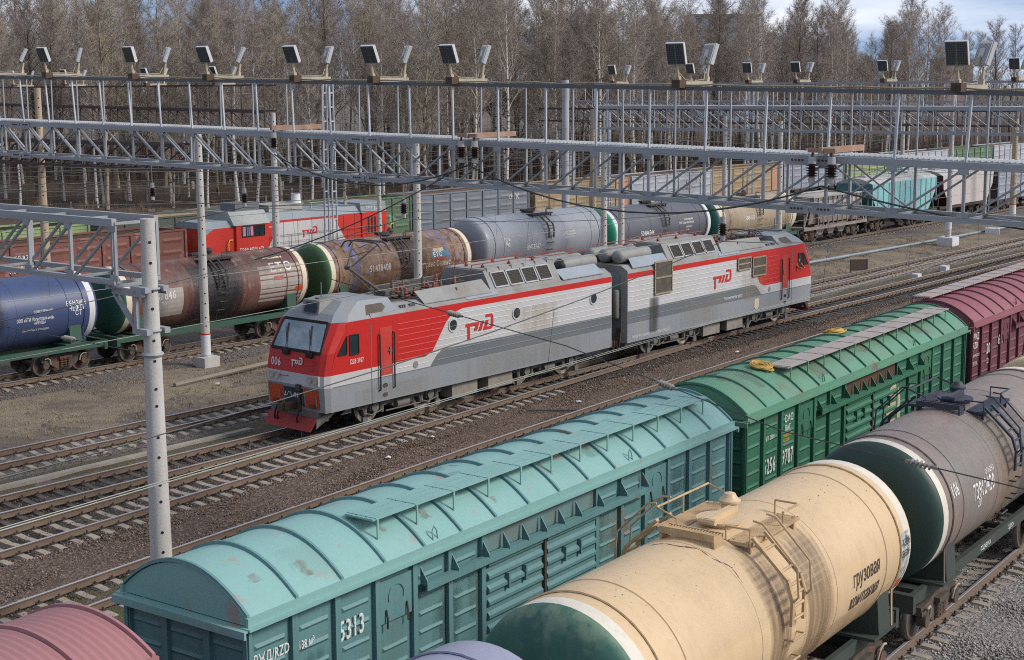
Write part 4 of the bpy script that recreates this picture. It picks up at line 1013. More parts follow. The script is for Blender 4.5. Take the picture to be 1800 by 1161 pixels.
RP = [(-.075, -.18), (.075, -.18), (.075, -.165), (.02, -.145), (.012, -.05), (.036, -.038), (.036, -.006), (.028, 0), (-.028, 0), (-.036, -.006), (-.036, -.038), (-.012, -.05), (-.02, -.145), (-.075, -.165)]
def rail(parent, f, off, x0, x1, step, top=RAILT, z=0.0):
    b = MB(); n = max(1, int(round((x1-x0)/step))); k = len(RP)
    for i in range(n+1):
        x = x0+(x1-x0)*i/n; y = f(x)+off
        b.v += [(x, y+a, c+z) for a, c in RP]
    for i in range(n):
        for j in range(k):
            b.f.append((i*k+j, i*k+(j+1) % k, (i+1)*k+(j+1) % k, (i+1)*k+j)); b.m.append(1 if j in (6, 7, 8) else 0); b.s.append(False)
    return b.build('rail', [RAILS, top], parent)
def mk_sleeper(mt=None):
    b = MB(); ys = [(-1.36, -.215), (-1.1, -.19), (-.55, -.19), (-.3, -.225), (.3, -.225), (.55, -.19), (1.1, -.19), (1.36, -.215)]
    v = []
    for y, z in ys: v += [(-.14, y, -.34), (-.10, y, z), (.10, y, z), (.14, y, -.34)]
    b.add(v, [(4*i+j, 4*i+j+1, 4*i+j+5, 4*i+j+4) for i in range(7) for j in range(3)] + [(0, 1, 2, 3), (31, 30, 29, 28)], 0)
    for s in (-1, 1):
        for d in (-.13, .13):
            y = s*.797+d; b.box((-.09, y-.035, -.19), (.09, y+.035, -.155), 1); b.cyl((0, y, -.16), (0, y, -.09), .028, 6, 1)
    return b.mesh('sleeper', [mt or SLP, mat('rail_fastening', (.05, .037, .03), .8, dirt=.3, streak=0)])
SLEEP = mk_sleeper(); SLPD = mat('oily_sleeper', (.09, .078, .066), .95, dirt=.75, dcol=(.035, .03, .027), dscale=3.5, streak=0, bump=.3); SLEEPD = mk_sleeper(SLPD)
def track(label, f, x0, x1, vis, straight=False, top=RAILT, top2=None, rails=(-.797, .797), srange=None, dz=0.0, pitch=.55, SLEEP=SLEEP):
    t = thing('railway_track', label, 'railway track')
    rail(t, f, rails[0], x0, x1, 400 if straight else 2.5, top, dz); rail(t, f, rails[1], x0, x1, 400 if straight else 2.5, top2 or top, dz)
    sa, sb = srange or (x0, x1); n = int((sb-sa)/pitch); rnd = random.Random(len(label)); rest = MB(); shown = 0
    sm = [(v.co[:]) for v in SLEEP.vertices]; sf = [tuple(p.vertices) for p in SLEEP.polygons]; si = [p.material_index for p in SLEEP.polygons]
    for i in range(n):
        x = sa+pitch*i+rnd.uniform(-.03, .03); a = math.atan((f(x+.5)-f(x-.5)))+rnd.uniform(-.02, .02); y = f(x)
        z = dz+rnd.uniform(-.02, .004)
        if x >= vis and shown < 100:
            put('sleeper', SLEEP, t, (x, y+rnd.uniform(-.03, .03), z), a); shown += 1
        else:
            ca, sa_ = cos(a), sin(a)
            vs = [(x+p[0]*ca-p[1]*sa_, y+p[0]*sa_+p[1]*ca, z+p[2]) for p in sm]
            o_ = len(rest.v); rest.v += vs
            rest.f += [tuple(q+o_ for q in ff) for ff in sf]; rest.m += si; rest.s += [False]*len(sf)
    if rest.f:
        o_ = rest.build('sleepers', list(SLEEP.materials), t); o_['kind'] = 'stuff'
    return t
track('straight main track between the dry grass strip and the turnout', yT1, 8, 320, 27, True)
track('track under the red and grey electric locomotive, with oily ballast', yT2, 4, 320, 24, True, SLEEP=SLEEPD)
def yT3c(x): return yT3(x) if x < 59.5 else yT2(x)
track('diverging turnout track that joins the locomotive track from the left', yT3c, 2, 59.5, 19, False, srange=(2, 46), dz=-.004)
track('curving empty siding with one shiny rail just behind the covered wagons', yT4, 2, 220, 17, False)
track('track of the covered wagons, mostly hidden beneath the turquoise wagon', yBX, -10, 160, 10, False, top=RAILB)
track('nearest track with cream sleeper ends beside the grey gravel, under the tank wagons', yTK, -10, 160, 24, False)
track('track beneath the row of far tank wagons and hopper wagons', yT5, 22, 320, 30, True)
track('far track beneath the red diesel locomotive and brown gondola', yM1, 36, 300, 60, True, top=RAILB)
track('farthest track beneath the long row of gondola wagons', yM2, 40, 330, 70, True, top=RAILB)
cu_ = MB().box((6, 39.98, GZ-.1), (33.5, 40.26, GZ+.07)); tag(cu_.build('cable_trough', [mat('trough_concrete', (.30, .275, .24), .95, dirt=.6, dcol=(.14, .12, .10), dscale=1.5, streak=0, bump=.3)]), 'long low concrete cable trough lying beside the main track sleepers', 'cable trough')
# pipes and small things lying by the tracks
def pipe(label, pts, r, mt, name='pipe', cat='pipe'): return tag(MB().tube(pts, r, 7).build(name, [mt]), label, cat)
BLUEP = mat('blue_grey_pipe', (.25, .31, .35), .7, dirt=.5)
pipe('long blue grey pipe lying in the dry grass to the right of the locomotive', [(70, 48.7, -.1), (85, 48.2, -.08), (103, 47.6, -.1), (125, 47, -.1)], .09, BLUEP)
pipe('rusty grey pipe lying in front of the concrete pole with the red ring', [(36.5, 48.4, -.14), (42, 49.0, -.1), (47, 49.8, -.14)], .1, mat('rusty_pipe', (.24, .20, .16), .8))
pipe('dark rod lying across the reddish ballast before the locomotive', [(41.8, 34.1, -.15), (42.9, 32.9, -.17), (44.0, 31.95, -.19)], .035, mat('dark_rod', (.05, .06, .065), .6))
bxm = MB().box((-.28, -.2, 0), (.28, .2, .34)).box((-.30, -.22, .34), (.30, .22, .38)); me_ = bxm.mesh('junction_box', CONCW)
for x, y, lb in ((86.6, 40.3-2.6+1.2, 'pale trackside junction box nearer to the locomotive'), (91.6, 39.2, 'pale trackside junction box with a dark lid edge, right of its twin')):
    bo = put('junction_box', me_, None, (x, y, GZ)); tag(bo, lb, 'junction box', 'pale boxes between the tracks')
# rusty mesh screen standing in the grass
sc_ = thing('mesh_screen', 'rusty brown mesh screen standing in dry grass right of the locomotive', 'screen', (87.9, 43.5, GZ), R(-38))
MB().box((-.62, -.03, .12), (.62, .03, .85)).build('panel', [mat('mesh_rust', (.07, .045, .035), .85, dirt=.5, dscale=4)], sc_)
MB().box((-.6, -.04, 0), (-.54, .04, .87)).build('post', [BRN], sc_); MB().box((.54, -.04, 0), (.6, .04, .87)).build('post', [BRN], sc_)

# ================================================================ loose stones on the ballast
def stones(name, regions, mt, seed):
    rng = np.random.default_rng(seed); P = []; Sz = []
    for (fa, fb, x0, x1, dens, smin, smax) in regions:
        xs = np.linspace(x0, x1, 40); area = sum((fb(q)-fa(q)) for q in xs)/40*(x1-x0); n = int(area*dens)
        x = rng.uniform(x0, x1, n); u = rng.uniform(0, 1, n)
        a = np.interp(x, xs, [fa(q) for q in xs]); b = np.interp(x, xs, [fb(q) for q in xs])
        P.append(np.stack([x, a+(b-a)*u, np.full(n, GZ+.0)+rng.uniform(-.02, .012, n)], 1)); Sz.append(rng.uniform(smin, smax, n))
    P = np.concatenate(P); Sz = np.concatenate(Sz); n = len(P)
    base = np.array([(1, 0, 0), (0, 1, 0), (-1, 0, 0), (0, -1, 0), (0, 0, 1), (0, 0, -1)], float)
    fc = np.array([(0, 1, 4), (1, 2, 4), (2, 3, 4), (3, 0, 4), (1, 0, 5), (2, 1, 5), (3, 2, 5), (0, 3, 5)])
    V = base[None]*rng.uniform(.55, 1.15, (n, 6, 1)); an = rng.uniform(0, 2*pi, n); tl = rng.uniform(-.6, .6, n)
    c, s = np.cos(an)[:, None], np.sin(an)[:, None]; X = V[..., 0]*c-V[..., 1]*s; Y = V[..., 0]*s+V[..., 1]*c; Z = V[..., 2]*.75
    c, s = np.cos(tl)[:, None], np.sin(tl)[:, None]; X, Z = X*c-Z*s, X*s+Z*c
    V = np.stack([X, Y, Z], 2)*Sz[:, None, None]+P[:, None, :]
    Fc = (fc[None]+6*np.arange(n)[:, None, None]).reshape(-1, 3)
    me = bpy.data.meshes.new(name); me.vertices.add(6*n); me.vertices.foreach_set('co', V.reshape(-1)); nf = len(Fc)
    me.loops.add(3*nf); me.loops.foreach_set('vertex_index', Fc.reshape(-1).astype(np.int32)); me.polygons.add(nf)
    me.polygons.foreach_set('loop_start', np.arange(0, 3*nf, 3, dtype=np.int32)); me.polygons.foreach_set('loop_total', np.full(nf, 3, np.int32))
    me.update(); me.validate(); me.materials.append(mt); o = put(name, me); o['kind'] = 'stuff'; return o
def stmat(name, cols):
    M = bpy.data.materials.new(name); M.use_nodes = True; n, l = M.node_tree.nodes, M.node_tree.links; b = n['Principled BSDF']; b.inputs['Roughness'].default_value = .95
    b.inputs['Specular IOR Level'].default_value = .15
    g_ = n.new('ShaderNodeNewGeometry'); c = n.new('ShaderNodeValToRGB'); e = c.color_ramp.elements; e[0].color = (*cols[0], 1); e[1].color = (*cols[-1], 1)
    for i, q in enumerate(cols[1:-1]): z = e.new((i+1)/(len(cols)-1)); z.color = (*q, 1)
    l.new(g_.outputs['Random Per Island'], c.inputs['Fac']); l.new(c.outputs['Color'], b.inputs['Base Color']); return M
SM_R = stmat('reddish_stone', [(.05, .038, .03), (.115, .078, .058), (.18, .128, .10), (.09, .068, .057), (.25, .195, .16), (.13, .09, .07), (.32, .27, .235)])
SM_G = stmat('grey_stone', [(.13, .12, .11), (.22, .205, .19), (.36, .34, .32), (.18, .165, .15), (.46, .44, .42), (.26, .24, .22)])
SM_P = stmat('pale_stone', [(.07, .06, .055), (.15, .125, .11), (.22, .185, .165), (.11, .095, .085), (.29, .26, .24)])
lo3 = lambda x: min(yT3(x), 36.9)
stones('loose_red_gravel', [(lambda x: yT4(x)+1.2, lambda x: lo3(x)-1.0, 15, 48, 190, .022, .05), (lambda x: yT4(x)+1.2, lambda x: lo3(x)-1.0, 48, 85, 70, .03, .055),
                            (lambda x: lo3(x)-.9, lambda x: 39.2, 20, 60, 60, .022, .045), (lambda x: yT4(x)-1.5, lambda x: yT4(x)+1.0, 15, 50, 50, .022, .045)], SM_R, 1)
stones('loose_grey_gravel', [(lambda x: 7.5, lambda x: yTK(x)-1.2, 24, 40, 330, .022, .045), (lambda x: yTK(x)-1.3, lambda x: yTK(x)+2.2, 22, 44, 90, .022, .045)], SM_G, 2)
stones('loose_pale_gravel', [(lambda x: yT1(x)-1.7, lambda x: yT1(x)+1.7, 25, 70, 50, .025, .045), (lambda x: 51.5, lambda x: 53.6, 30, 60, 60, .025, .05)], SM_P, 3)

# ================================================================ dry grass tufts
def tufts(name, n, region, mt, seed, hmin=.05, hmax=.16):
    rng = random.Random(seed); b = MB()
    for _ in range(n):
        x = rng.uniform(*region[2:4]); y = rng.uniform(region[0](x), region[1](x)); k = rng.randint(5, 9)
        for _ in range(k):
            a = rng.uniform(0, 2*pi); h = rng.uniform(hmin, hmax); r = rng.uniform(.04, .2); px, py = x+rng.uniform(-.12, .12), y+rng.uniform(-.12, .12)
            w_ = .012; b.add([(px-w_*sin(a), py+w_*cos(a), GZ-.03), (px+w_*sin(a), py-w_*cos(a), GZ-.03), (px+r*cos(a), py+r*sin(a), GZ+h)], [(0, 1, 2)])
    o = b.build(name, [mt]); o['kind'] = 'stuff'; return o
tufts('dry_grass', 2600, (lambda x: yT1(x)+2.2, lambda x: 51, 27, 110), stmat('straw', [(.20, .155, .09), (.30, .24, .15), (.25, .20, .13), (.16, .13, .09)]), 4)
tufts('moss_grass', 900, (lambda x: yT4(x)-1.4, lambda x: yT4(x)+.9, 14, 60), stmat('mossy_blade', [(.06, .06, .025), (.10, .095, .04), (.14, .12, .07)]), 5, .03, .09)

# ================================================================ red diesel shunting locomotive
def diesel():
    t = thing('diesel_locomotive', 'red and grey diesel shunting locomotive with a white trapezoid panel, behind the tank wagons', 'locomotive', (54.8, 70.9, 0))
    y = -1.4; DG = mat('diesel_grey', (.21, .25, .275), .55, dirt=.3, dcol=(.27, .26, .24)); DR = mat('diesel_red', (.50, .03, .02), .5, dirt=.25, dcol=(.3, .04, .03)); WH = mat('diesel_white', (.50, .49, .50), .55, dirt=.3, dcol=(.38, .35, .3)); PR = mat('roof_pale', (.36, .35, .32), .7, dirt=.4)
    # front hood, cab, long hood, radiator end
    b = MB().box((.25, -1.4, 1.9), (2.5, 1.4, 3.62)); b.build('front_hood', [DR], t)
    MB().prism([(.2, -1.4, 3.62), (.2, -1.05, 4.02), (.2, 1.05, 4.02), (.2, 1.4, 3.62)], (2.3, 0, 0)).prism([(.18, -1.42, 3.2), (.9, -1.42, 3.62), (.18, -1.42, 3.64)], (0, .02, 0)).build('hood_roof', [DG], t)
    MB().box((.22, -1.0, 2.2), (.245, -.2, 3.3)).build('door', [ORG], t)
    MB().lathe((.2, -1.15, 2.3), (-1, 0, 0), [(0, .12), (.05, .1), (.06, 0)], 10).build('lamp_lens', [TREAD], t)
    cb = MB().prism([(2.5, -1.56, 1.9), (5.02, -1.56, 1.9), (5.02, -1.56, 3.72), (2.5, -1.56, 3.72)], (0, 3.12, 0)); cb.build('cab', [DR], t)
    MB().prism([(2.3, -1.62, 3.70), (2.3, -1.05, 4.5), (2.3, 1.05, 4.5), (2.3, 1.62, 3.70)], (2.85, 0, 0)).build('cab_roof', [mat('cab_roof_grey', (.30, .32, .31), .55, dirt=.35)], t)
    for xa, xb in ((2.95, 3.85), (3.9, 4.72)):
        wo = MB().box((xa, -1.572, 2.98), (xb, -1.562, 3.62)).build('cab_window', [GLASS], t)
        g_ = MB()
        for p, q in (((xa, 2.98), (xb, 2.98)), ((xb, 2.98), (xb, 3.62)), ((xb, 3.62), (xa, 3.62)), ((xa, 3.62), (xa, 2.98)), ((xa*.5+xb*.5, 2.98), (xa*.5+xb*.5, 3.62))): g_.beam((p[0], -1.58, p[1]), (q[0], -1.58, q[1]), .04, .04, up=(0, 1, 0))
        g_.build('frame', [BLACK], wo)
    cu_ = MB()
    for k in range(3): cu_.box((3.0+.3*k, -1.578, 3.02), (3.22+.3*k, -1.574, 3.58), k % 2)
    cu_.build('curtain', [mat('pink_curtain', (.5, .2, .28), .9), mat('blue_curtain', (.15, .2, .42), .9)], t)
    MB().box((2.485, -1.3, 2.95), (2.495, -.5, 3.55)).build('cab_window', [GLASS], t)
    z = 3.76
    lg = MB().box((5.02, -1.4, 1.9), (13.2, 1.4, z)); lg.build('long_hood', [DR], t)
    MB().prism([(5.02, -1.42, z), (5.02, -1.05, 4.28), (5.02, 1.05, 4.28), (5.02, 1.42, z)], (8.2, 0, 0)).build('hood_roof', [DG], t)
    MB().prism([(5.1, -1.412, 2.1), (11.75, -1.412, 2.1), (10.7, -1.412, 3.62), (6.15, -1.412, 3.62)], (0, .008, 0)).build('side_panel', [WH], t)
    MB().box((5.3, -1.42, 1.9), (11.9, -1.405, 2.12)).build('side_panel', [DG], t)
    e = MB(); emblem(e, (7.95, -1.43, 2.55), (1, 0, 0), (0, 0, 1), .62, wf=1.2); e.build('emblem', [LOGO], t)
    rd = MB().box((13.2, -1.5, 1.9), (15.5, 1.5, z)); rd.build('radiator_house', [DR], t)
    MB().prism([(13.1, -1.5, z), (13.1, -1.4, 4.40), (13.1, 1.4, 4.40), (13.1, 1.5, z)], (2.35, 0, 0)).build('hood_roof', [DG], t)
    for k in range(4): MB().box((13.7+.30*k, -1.512, 2.35), (13.86+.30*k, -1.502, 3.45)).build('vent_slot', [BLACK], t)
    lt = MB(); letter(lt, 'ТЭМ18ДМ', .34, (13.5, -1.49, 3.94), sx=.8); lt.build('lettering', [WHT], t)
    lt = MB(); letter(lt, 'ТЭМ18ДМ-671', .34, (2.7, -1.575, 2.05), sx=.8); letter(lt, 'КОМПАНИЯ', .14, (5.2, -1.42, 3.35), sx=.8); lt.build('lettering', [WHT], t)
    rs = MB()
    for x in (6.4, 7.6, 8.8, 10.4, 11.6, 12.6): rs.box((x-.01, -1.425, 2.1), (x+.01, -1.413, 3.7))
    rs.build('panel_joint', [mat('joint_grey', (.25, .12, .11), .7)], t)
    # roof gear
    ac = MB().box((3.0, -.9, 4.5), (4.9, .5, 4.98)).build('air_conditioner', [LGD], t)
    MB().box((4.905, -.8, 4.58), (4.93, .1, 4.92)).build('screen', [mat('teal_screen', (.06, .17, .2), .3)], ac)
    MB().box((5.6, -1.0, 4.3), (8.4, 1.0, 4.66)).box((5.5, -1.05, 4.66), (8.5, 1.05, 4.70)).build('roof_duct', [PR], t)
    MB().lathe((8.3, -.5, 4.3), (0, 0, 1), [(0, .36), (.5, .34), (.55, .3), (1.0, .29), (1.0, .2)], 16).build('exhaust_stack', [CONCW], t)
    wk = MB().box((9.2, -.9, 4.62), (12.4, -.7, 4.66))
    for x in (9.3, 10.8, 12.3): wk.box((x-.05, -.85, 4.2), (x+.05, -.75, 4.62))
    wk.build('roof_walkway', [PR], t)
    MB().cyl((12.9, -.3, 4.2), (12.9, -.3, 4.85), .09, 8).build('horn', [PR], t)
    # deck, sill, rails
    MB().box((-.3, -1.58, 1.78), (16.0, 1.58, 1.92)).build('deck', [LGD], t)
    MB().box((-.3, -1.6, 1.48), (16.0, -1.52, 1.78)).box((-.3, 1.52, 1.48), (16.0, 1.6, 1.78)).build('sill', [YEL], t)
    MB().box((-.2, -1.5, .9), (15.9, 1.5, 1.5)).build('underframe', [DK], t)
    hr = MB()
    for x in (5.3, 6.9, 8.6, 10.3, 12.0, 13.6, 15.3): hr.cyl((x, -1.55, 1.9), (x, -1.55, 2.85), .018, 5)
    hr.tube([(5.3, -1.55, 2.85), (15.3, -1.55, 2.85)], .018, 5).tube([(5.3, -1.55, 2.4), (15.3, -1.55, 2.4)], .014, 5); hr.build('handrail', [LGD], t)
    for x in (-.2, 1.9, 15.8): MB().tube([(x, -1.55, 1.3), (x, -1.55, 2.7), (x+.12, -1.5, 2.85), (x+.4, -1.45, 2.85)], .035, 6).build('handrail', [YEL], t)
    bogies(t, (2.2, 4.1, 11.6, 13.5))
    MB().box((15.9, -.14, .9), (16.5, .14, 1.16)).box((-.8, -.14, .9), (-.3, .14, 1.16)).build('coupler', [DK], t)
diesel()

# ================================================================ gantries
def insulator(parent, p, L=.62, r=.16, vert=True):
    """ribbed brown insulator between grey caps, hanging down from p"""
    d = Vector((0, 0, -1)); prof = [(0, .03), (.0, r*.55), (.16, r*.6), (.17, .06)]; k = 5
    for i in range(k): z = .18+.30*i/k; prof += [(z, .07), (z+.02, r), (z+.045, .07)]
    cap = [(.48, .06), (.49, r*.5), (.60, r*.5), (.62, .03), (.62, 0)]
    n1, n2 = 3, len(prof)-1
    return MB().lathe(p, d, prof+cap, 14, mif=lambda i: 0 if (i < n1 or i >= n2) else 1).build('insulator', [INSG, INSB], parent)
def truss(label, name, x0, d, ya, yb, zb, zt, mt, pitch, flip_y, w=.115, grate=True, ch=.115, gus=False, rail=None, lean=0.0, rail_mt=None, cross=(), post_w=.05):
    """box girder across the tracks from y=ya to y=yb; zb/zt are functions of y"""
    t = thing(name, label, 'gantry', (0, 0, 0))
    n = int(round((yb-ya)/pitch)); ys = [ya+(yb-ya)*i/n for i in range(n+1)]
    for x in (x0, x0+d):
        for i in range(0, n, 4):
            a, c = ys[i], ys[min(n, i+4)]
            beam('top_chord', t, (x, a, zt(a)), (x, c, zt(c)), ch, ch+.05, mt); beam('bottom_chord', t, (x, a, zb(a)), (x, c, zb(c)), ch, ch, mt)
        for i, y in enumerate(ys):
            if gus and x == x0: MB().box((x-.068, y-.13, zt(y)-.20), (x-.062, y+.13, zt(y)-.06)).build('gusset_plate', [mt], t); MB().box((x-.064, y-.14, zb(y)+.05), (x-.058, y+.14, zb(y)+.17)).build('gusset_plate', [mt], t)
            beam('upright', t, (x, y, zb(y)+.05), (x, y, zt(y)-.08), w*.55, w*.55, mt)
            if i < n:
                y2 = ys[i+1]; ym = (y+y2)/2
                fl = ym > flip_y if not isinstance(flip_y, (list, tuple)) else flip_y[0] < ym < flip_y[1]
                dx = .06 if x == x0 else -.06
                if fl: beam('brace', t, (x+dx, y2-.05, zt(y2)-.08), (x+dx, y+.05, zb(y)+.05), w*.6, w*.35, mt)
                else: beam('brace', t, (x+dx, y+.05, zt(y)-.08), (x+dx, y2-.05, zb(y2)+.05), w*.6, w*.35, mt)
                if any(abs(ym-q) < pitch*.51 for q in cross): beam('brace', t, (x+dx*2, y+.05, zt(y)-.08) if fl else (x+dx*2, y2-.05, zt(y2)-.08), (x+dx*2, y2-.05, zb(y2)+.05) if fl else (x+dx*2, y+.05, zb(y)+.05), w*.45, w*.3, mt)
    for i, y in enumerate(ys):
        beam('cross_member', t, (x0, y, zb(y)), (x0+d, y, zb(y)), .06, .06, mt); beam('cross_member', t, (x0, y, zt(y)-.02), (x0+d, y, zt(y)-.02), .06, .06, mt)
        if i < n: beam('bottom_lacing', t, (x0, y, zb(y)), (x0+d, ys[i+1], zb(ys[i+1])), .05, .05, mt)
    if grate:
        g_ = MB(); m_ = int((yb-ya)/.13)
        for i in range(m_): y = ya+.13*i; g_.beam((x0+.08, y, zt(y)+.115), (x0+d-.08, y+.05, zt(y)+.115), .022, .03)
        for k in range(4): x = x0+.12+(d-.24)*k/3; g_.beam((x, ya, zt(ya)+.1), (x, yb, zt(yb)+.1), .03, .03)
        g_.build('deck_grating', [GALVP if mt is GALV else mt], t)
    if rail:
        zr, xr = rail
        for i in range(0, n, 4): a, c = ys[i], ys[min(n, i+4)]; beam('hand_rail', t, (xr, a, zr(a)), (xr, c, zr(c)), .06, .10, rail_mt or mt); beam('hand_rail', t, (x0+d, a, zr(a)-.02), (x0+d, c, zr(c)-.02), .05, .06, rail_mt or mt)
        for i, y in enumerate(ys):
            if i % 1 == 0:
                beam('post', t, (x0-.03, y-.02, zt(y)-.16), (xr-.02, y-.02+lean*(y-24), zr(y)-.04), post_w, post_w, GALVP if mt is GALV else mt)
            beam('post', t, (x0+d, y, zb(y)-.05), (x0+d, y, zr(y)-.04), post_w*.8, post_w*.8, mt)
    return t
# main gantry across the whole yard
gz_t = lambda y: 10.02+.0175*(y-8)-.0002*max(0, y-8)**2*.35
gz_b = lambda y: gz_t(y)-1.19
gz_r = lambda y: 11.60+.0178*(y-8)
XG = 31.0
gan = truss('large pale grey steel gantry with a row of floodlights, spanning the yard in front', 'steel_gantry', XG, 1.2, 7.9, 57.9, gz_b, gz_t, GALV, 1.667, 31.8, gus=True, rail=(gz_r, XG), lean=.008, cross=(31.0, 49.4, 16.2), rail_mt=mat('dull_rail', (.12, .13, .14), .6, .2))
cbm = MB(); rnd = random.Random(3); pts = []
for i in range(120): y = 9+.4*i; pts.append((XG+.03, y, gz_r(y)+.075+.012*sin(i*1.3)+.02*rnd.random()))
cbm.tube(pts, .022, 5); cbm.build('power_cable', [mat('sandy_cable', (.34, .29, .20), .8, dirt=.3)], gan)
for y in (31.4, 49.8, 16.6):
    for dy in (-.35, .35):
        for zz in (gz_t(y)-.05, gz_b(y)):
            pb = MB()
            for k in range(4): pb.cyl((XG-.10, y+dy+.09*(k-1.5), zz+.02), (XG-.07, y+dy+.09*(k-1.5), zz+.02), .028, 6, 1)
            pb.box((XG-.085, y+dy-.3, zz-.10), (XG-.072, y+dy+.3, zz+.10))
            pb.build('splice_plate', [GALV, BRN], gan)
# rusty beams with insulators lying across the deck
RBM = mat('rust_beam', (.30, .17, .11), .85, dirt=.6, dcol=(.42, .36, .30), dscale=2)
for y, nm, two in ((35.2, 'left', 1), (27.1, 'middle', 2), (16.2, 'right', 2)):
    bt = thing('insulator_beam', {'left': 'rusty beam on the gantry deck with one hanging ribbed insulator', 'middle': 'rusty beam across the gantry deck with a pair of insulators, middle of the picture', 'right': 'rusty beam with two large ribbed insulators at the right end of the gantry'}[nm], 'insulator beam', (XG-.25, y, gz_t(y)+.22))
    MB().box((-.15, -.05, -.07), (2.0, .05, .07)).build('beam', [RBM], bt)
    for k in range(two):
        yy = .25*(k-.5)*2 if two == 2 else 0
        beam('hanger', bt, (-.05, yy*.9, .05), (-.05, yy, -.18), .04, .04, BRN); insulator(bt, (-.05, yy, -.15))
    if two == 2: beam('yoke', bt, (-.05, -.35, .0), (-.05, .35, .0), .08, .1, RBM)
# left gantry ending on the near pole
gl = truss('pale grey steel gantry end at the left, bolted to the nearest concrete pole', 'steel_gantry', 18.75, 1.1, 26.75, 45.0, lambda y: 7.72-.004*(y-26.7), lambda y: 9.02-.004*(y-26.7), GALV, 1.66, 36, w=.125, grate=False, ch=.12, gus=True)
# tall near pole
def pole(label, x, y, zb, zt, r0, r1, mt=CONC, holes=True, group=None, ring=None, foot=None):
    t = thing('concrete_pole', label, 'pole', (x, y, 0), 0, group)
    MB().tube([(0, 0, zb), (0, 0, zt)], [r0, r1], 28).build('shaft', [mt], t)
    if holes:
        h = MB(); z = zt-.5; k = 0
        while z > zb+1.5:
            rr = r1+(r0-r1)*(zt-z)/(zt-zb); a = R(-115); h.lathe((rr*cos(a), rr*sin(a), z), (cos(a), sin(a), 0), [(-.02, .035), (.004, .035), (.004, 0)], 8); z -= (.45, .62, .38, .7)[k % 4]; k += 1
        h.build('bolt_hole', [BLACK], t)
    if ring:
        MB().tube([(0, 0, ring-.9), (0, 0, ring)], [r0*1.02, r0*1.015], 24).build('whitewash_band', [CONCW], t)
        MB().tube([(0, 0, ring), (0, 0, ring+.06)], [r0*1.03, r0*1.03], 24).build('red_ring', [LRED], t)
    if foot:
        MB().box((-foot, -foot, zb-.2), (foot, foot, zb+foot*1.0)).build('foundation', [CONCW if foot > .45 else CONC], t)
    return t
np_ = pole('tall near concrete pole with bolt holes and steel brackets, at the left', 19.25, 26.25, -.3, 9.1, .262, .155)
for z in (7.58, 6.66):
    bd = MB().tube([(.205*cos(a), .205*sin(a), z) for a in [2*pi*i/20 for i in range(21)]], .03, 6, 0, False); bd.box((-.32, -.26, z-.06), (-.16, .26, z+.06)).box((.16, -.26, z-.06), (.3, .26, z+.06)); bd.build('clamp_band', [GALV], np_)
br = MB(); br.beam((-.3, .9, 7.5), (-.3, -.15, 7.5), .12, .14).beam((.35, .9, 7.5), (.35, -.15, 7.5), .1, .12).beam((-.3, .85, 7.42), (-.26, .16, 6.68), .11, .07).beam((.35, .85, 7.42), (.26, .16, 6.68), .10, .06)
br.beam((-.26, .16, 7.5), (-.26, .16, 6.6), .1, .09).beam((-.5, .85, 7.62), (.7, .85, 7.62), .14, .14); br.build('bracket', [GALV], np_)
MB().tube([(.20*cos(a), .20*sin(a), 6.13) for a in [2*pi*i/20 for i in range(21)]], .045, 6, 0, False).build('clamp_band', [GALV], np_)
# poles along the yard
PG = 'concrete poles along the yard'
pole('slender concrete pole with red ring and whitewashed foot, left of the locomotive', 40.46, 51.3, -.25, 9.95, .21, .14, group=PG, ring=1.15, foot=.42)
pole('concrete pole rising behind the locomotive roof, in front of the rusty tank wagon', 53.0, 50.2, -.25, 9.6, .24, .16, group=PG)
pole('left pole of the close pair in front of the dark grey tank wagon', 68.6, 50.1, -.25, 9.2, .22, .15, group=PG)
pole('right pole of the close pair in front of the dark grey tank wagon', 70.2, 50.0, -.25, 9.2, .22, .15, group=PG)
pole('concrete pole at the right end of the rusty beige tank wagon', 88.8, 50, -.25, 9.5, .23, .16, group=PG)
pole('concrete pole on a white cube foundation with red ring, right of the locomotive', 107.4, 45.8, -.25, 11.5, .23, .16, group=PG, ring=1.75, foot=.62)
pole('tan stained pole with white red ringed foot at the right edge', 131.3, 50, -.25, 10, .30, .22, CONCT, group=PG, ring=1.1)
pole('tan weathered pole at far left rising above the brown gantry', 40.8, 64, -.25, 12.0, .24, .15, CONCT, group=PG)
pole('concrete pole under the right end of the brown gantry', 55.8, 64, -.25, 10.55, .24, .16, group=PG)
pole('thick pale concrete mast beside the far gantry end', 83, 64, -.25, 12.4, .30, .24, mat('pale_mast', (.40, .41, .42), .8), False, group=PG)
pole('tan short pole left of the far gantry end', 86.3, 64, -.25, 10.3, .26, .2, CONCT, group=PG)
pole('concrete pole beside the orange ended gondola wagon', 104.5, 64, -.25, 9.5, .22, .16, group=PG)
pole('slim concrete lamp pole before the green gondola wagon', 66.2, 66, -.25, 7.4, .16, .12, group=PG)
pole('concrete pole far right behind the white hopper wagon', 136, 63, -.25, 11, .22, .16, group=PG)
def mast(label, x, y, zt, w=.5):
    t = thing('lattice_mast', label, 'mast', (x, y, GZ), R(20), 'lattice masts')
    for a in (-w/2, w/2):
        for c in (-w/2, w/2): beam('leg', t, (a, c, 0), (a*.7, c*.7, zt), .08, .08, GALVP)
    k = int(zt/.8)
    for i in range(k):
        s = 1-.3*i/k; z = .3+zt*i/k
        for c in (-1, 1): beam('lacing', t, (-w/2*s, c*w/2*s, z), (w/2*s, c*w/2*s, z+.0), .05, .07, GALVP)
    MB().box((-.55, -.55, -.1), (.55, .55, .45)).build('foundation', [CONCW], t)
mast('blue grey lattice mast standing behind the red diesel locomotive', 60.1, 64, 12.4, .6)
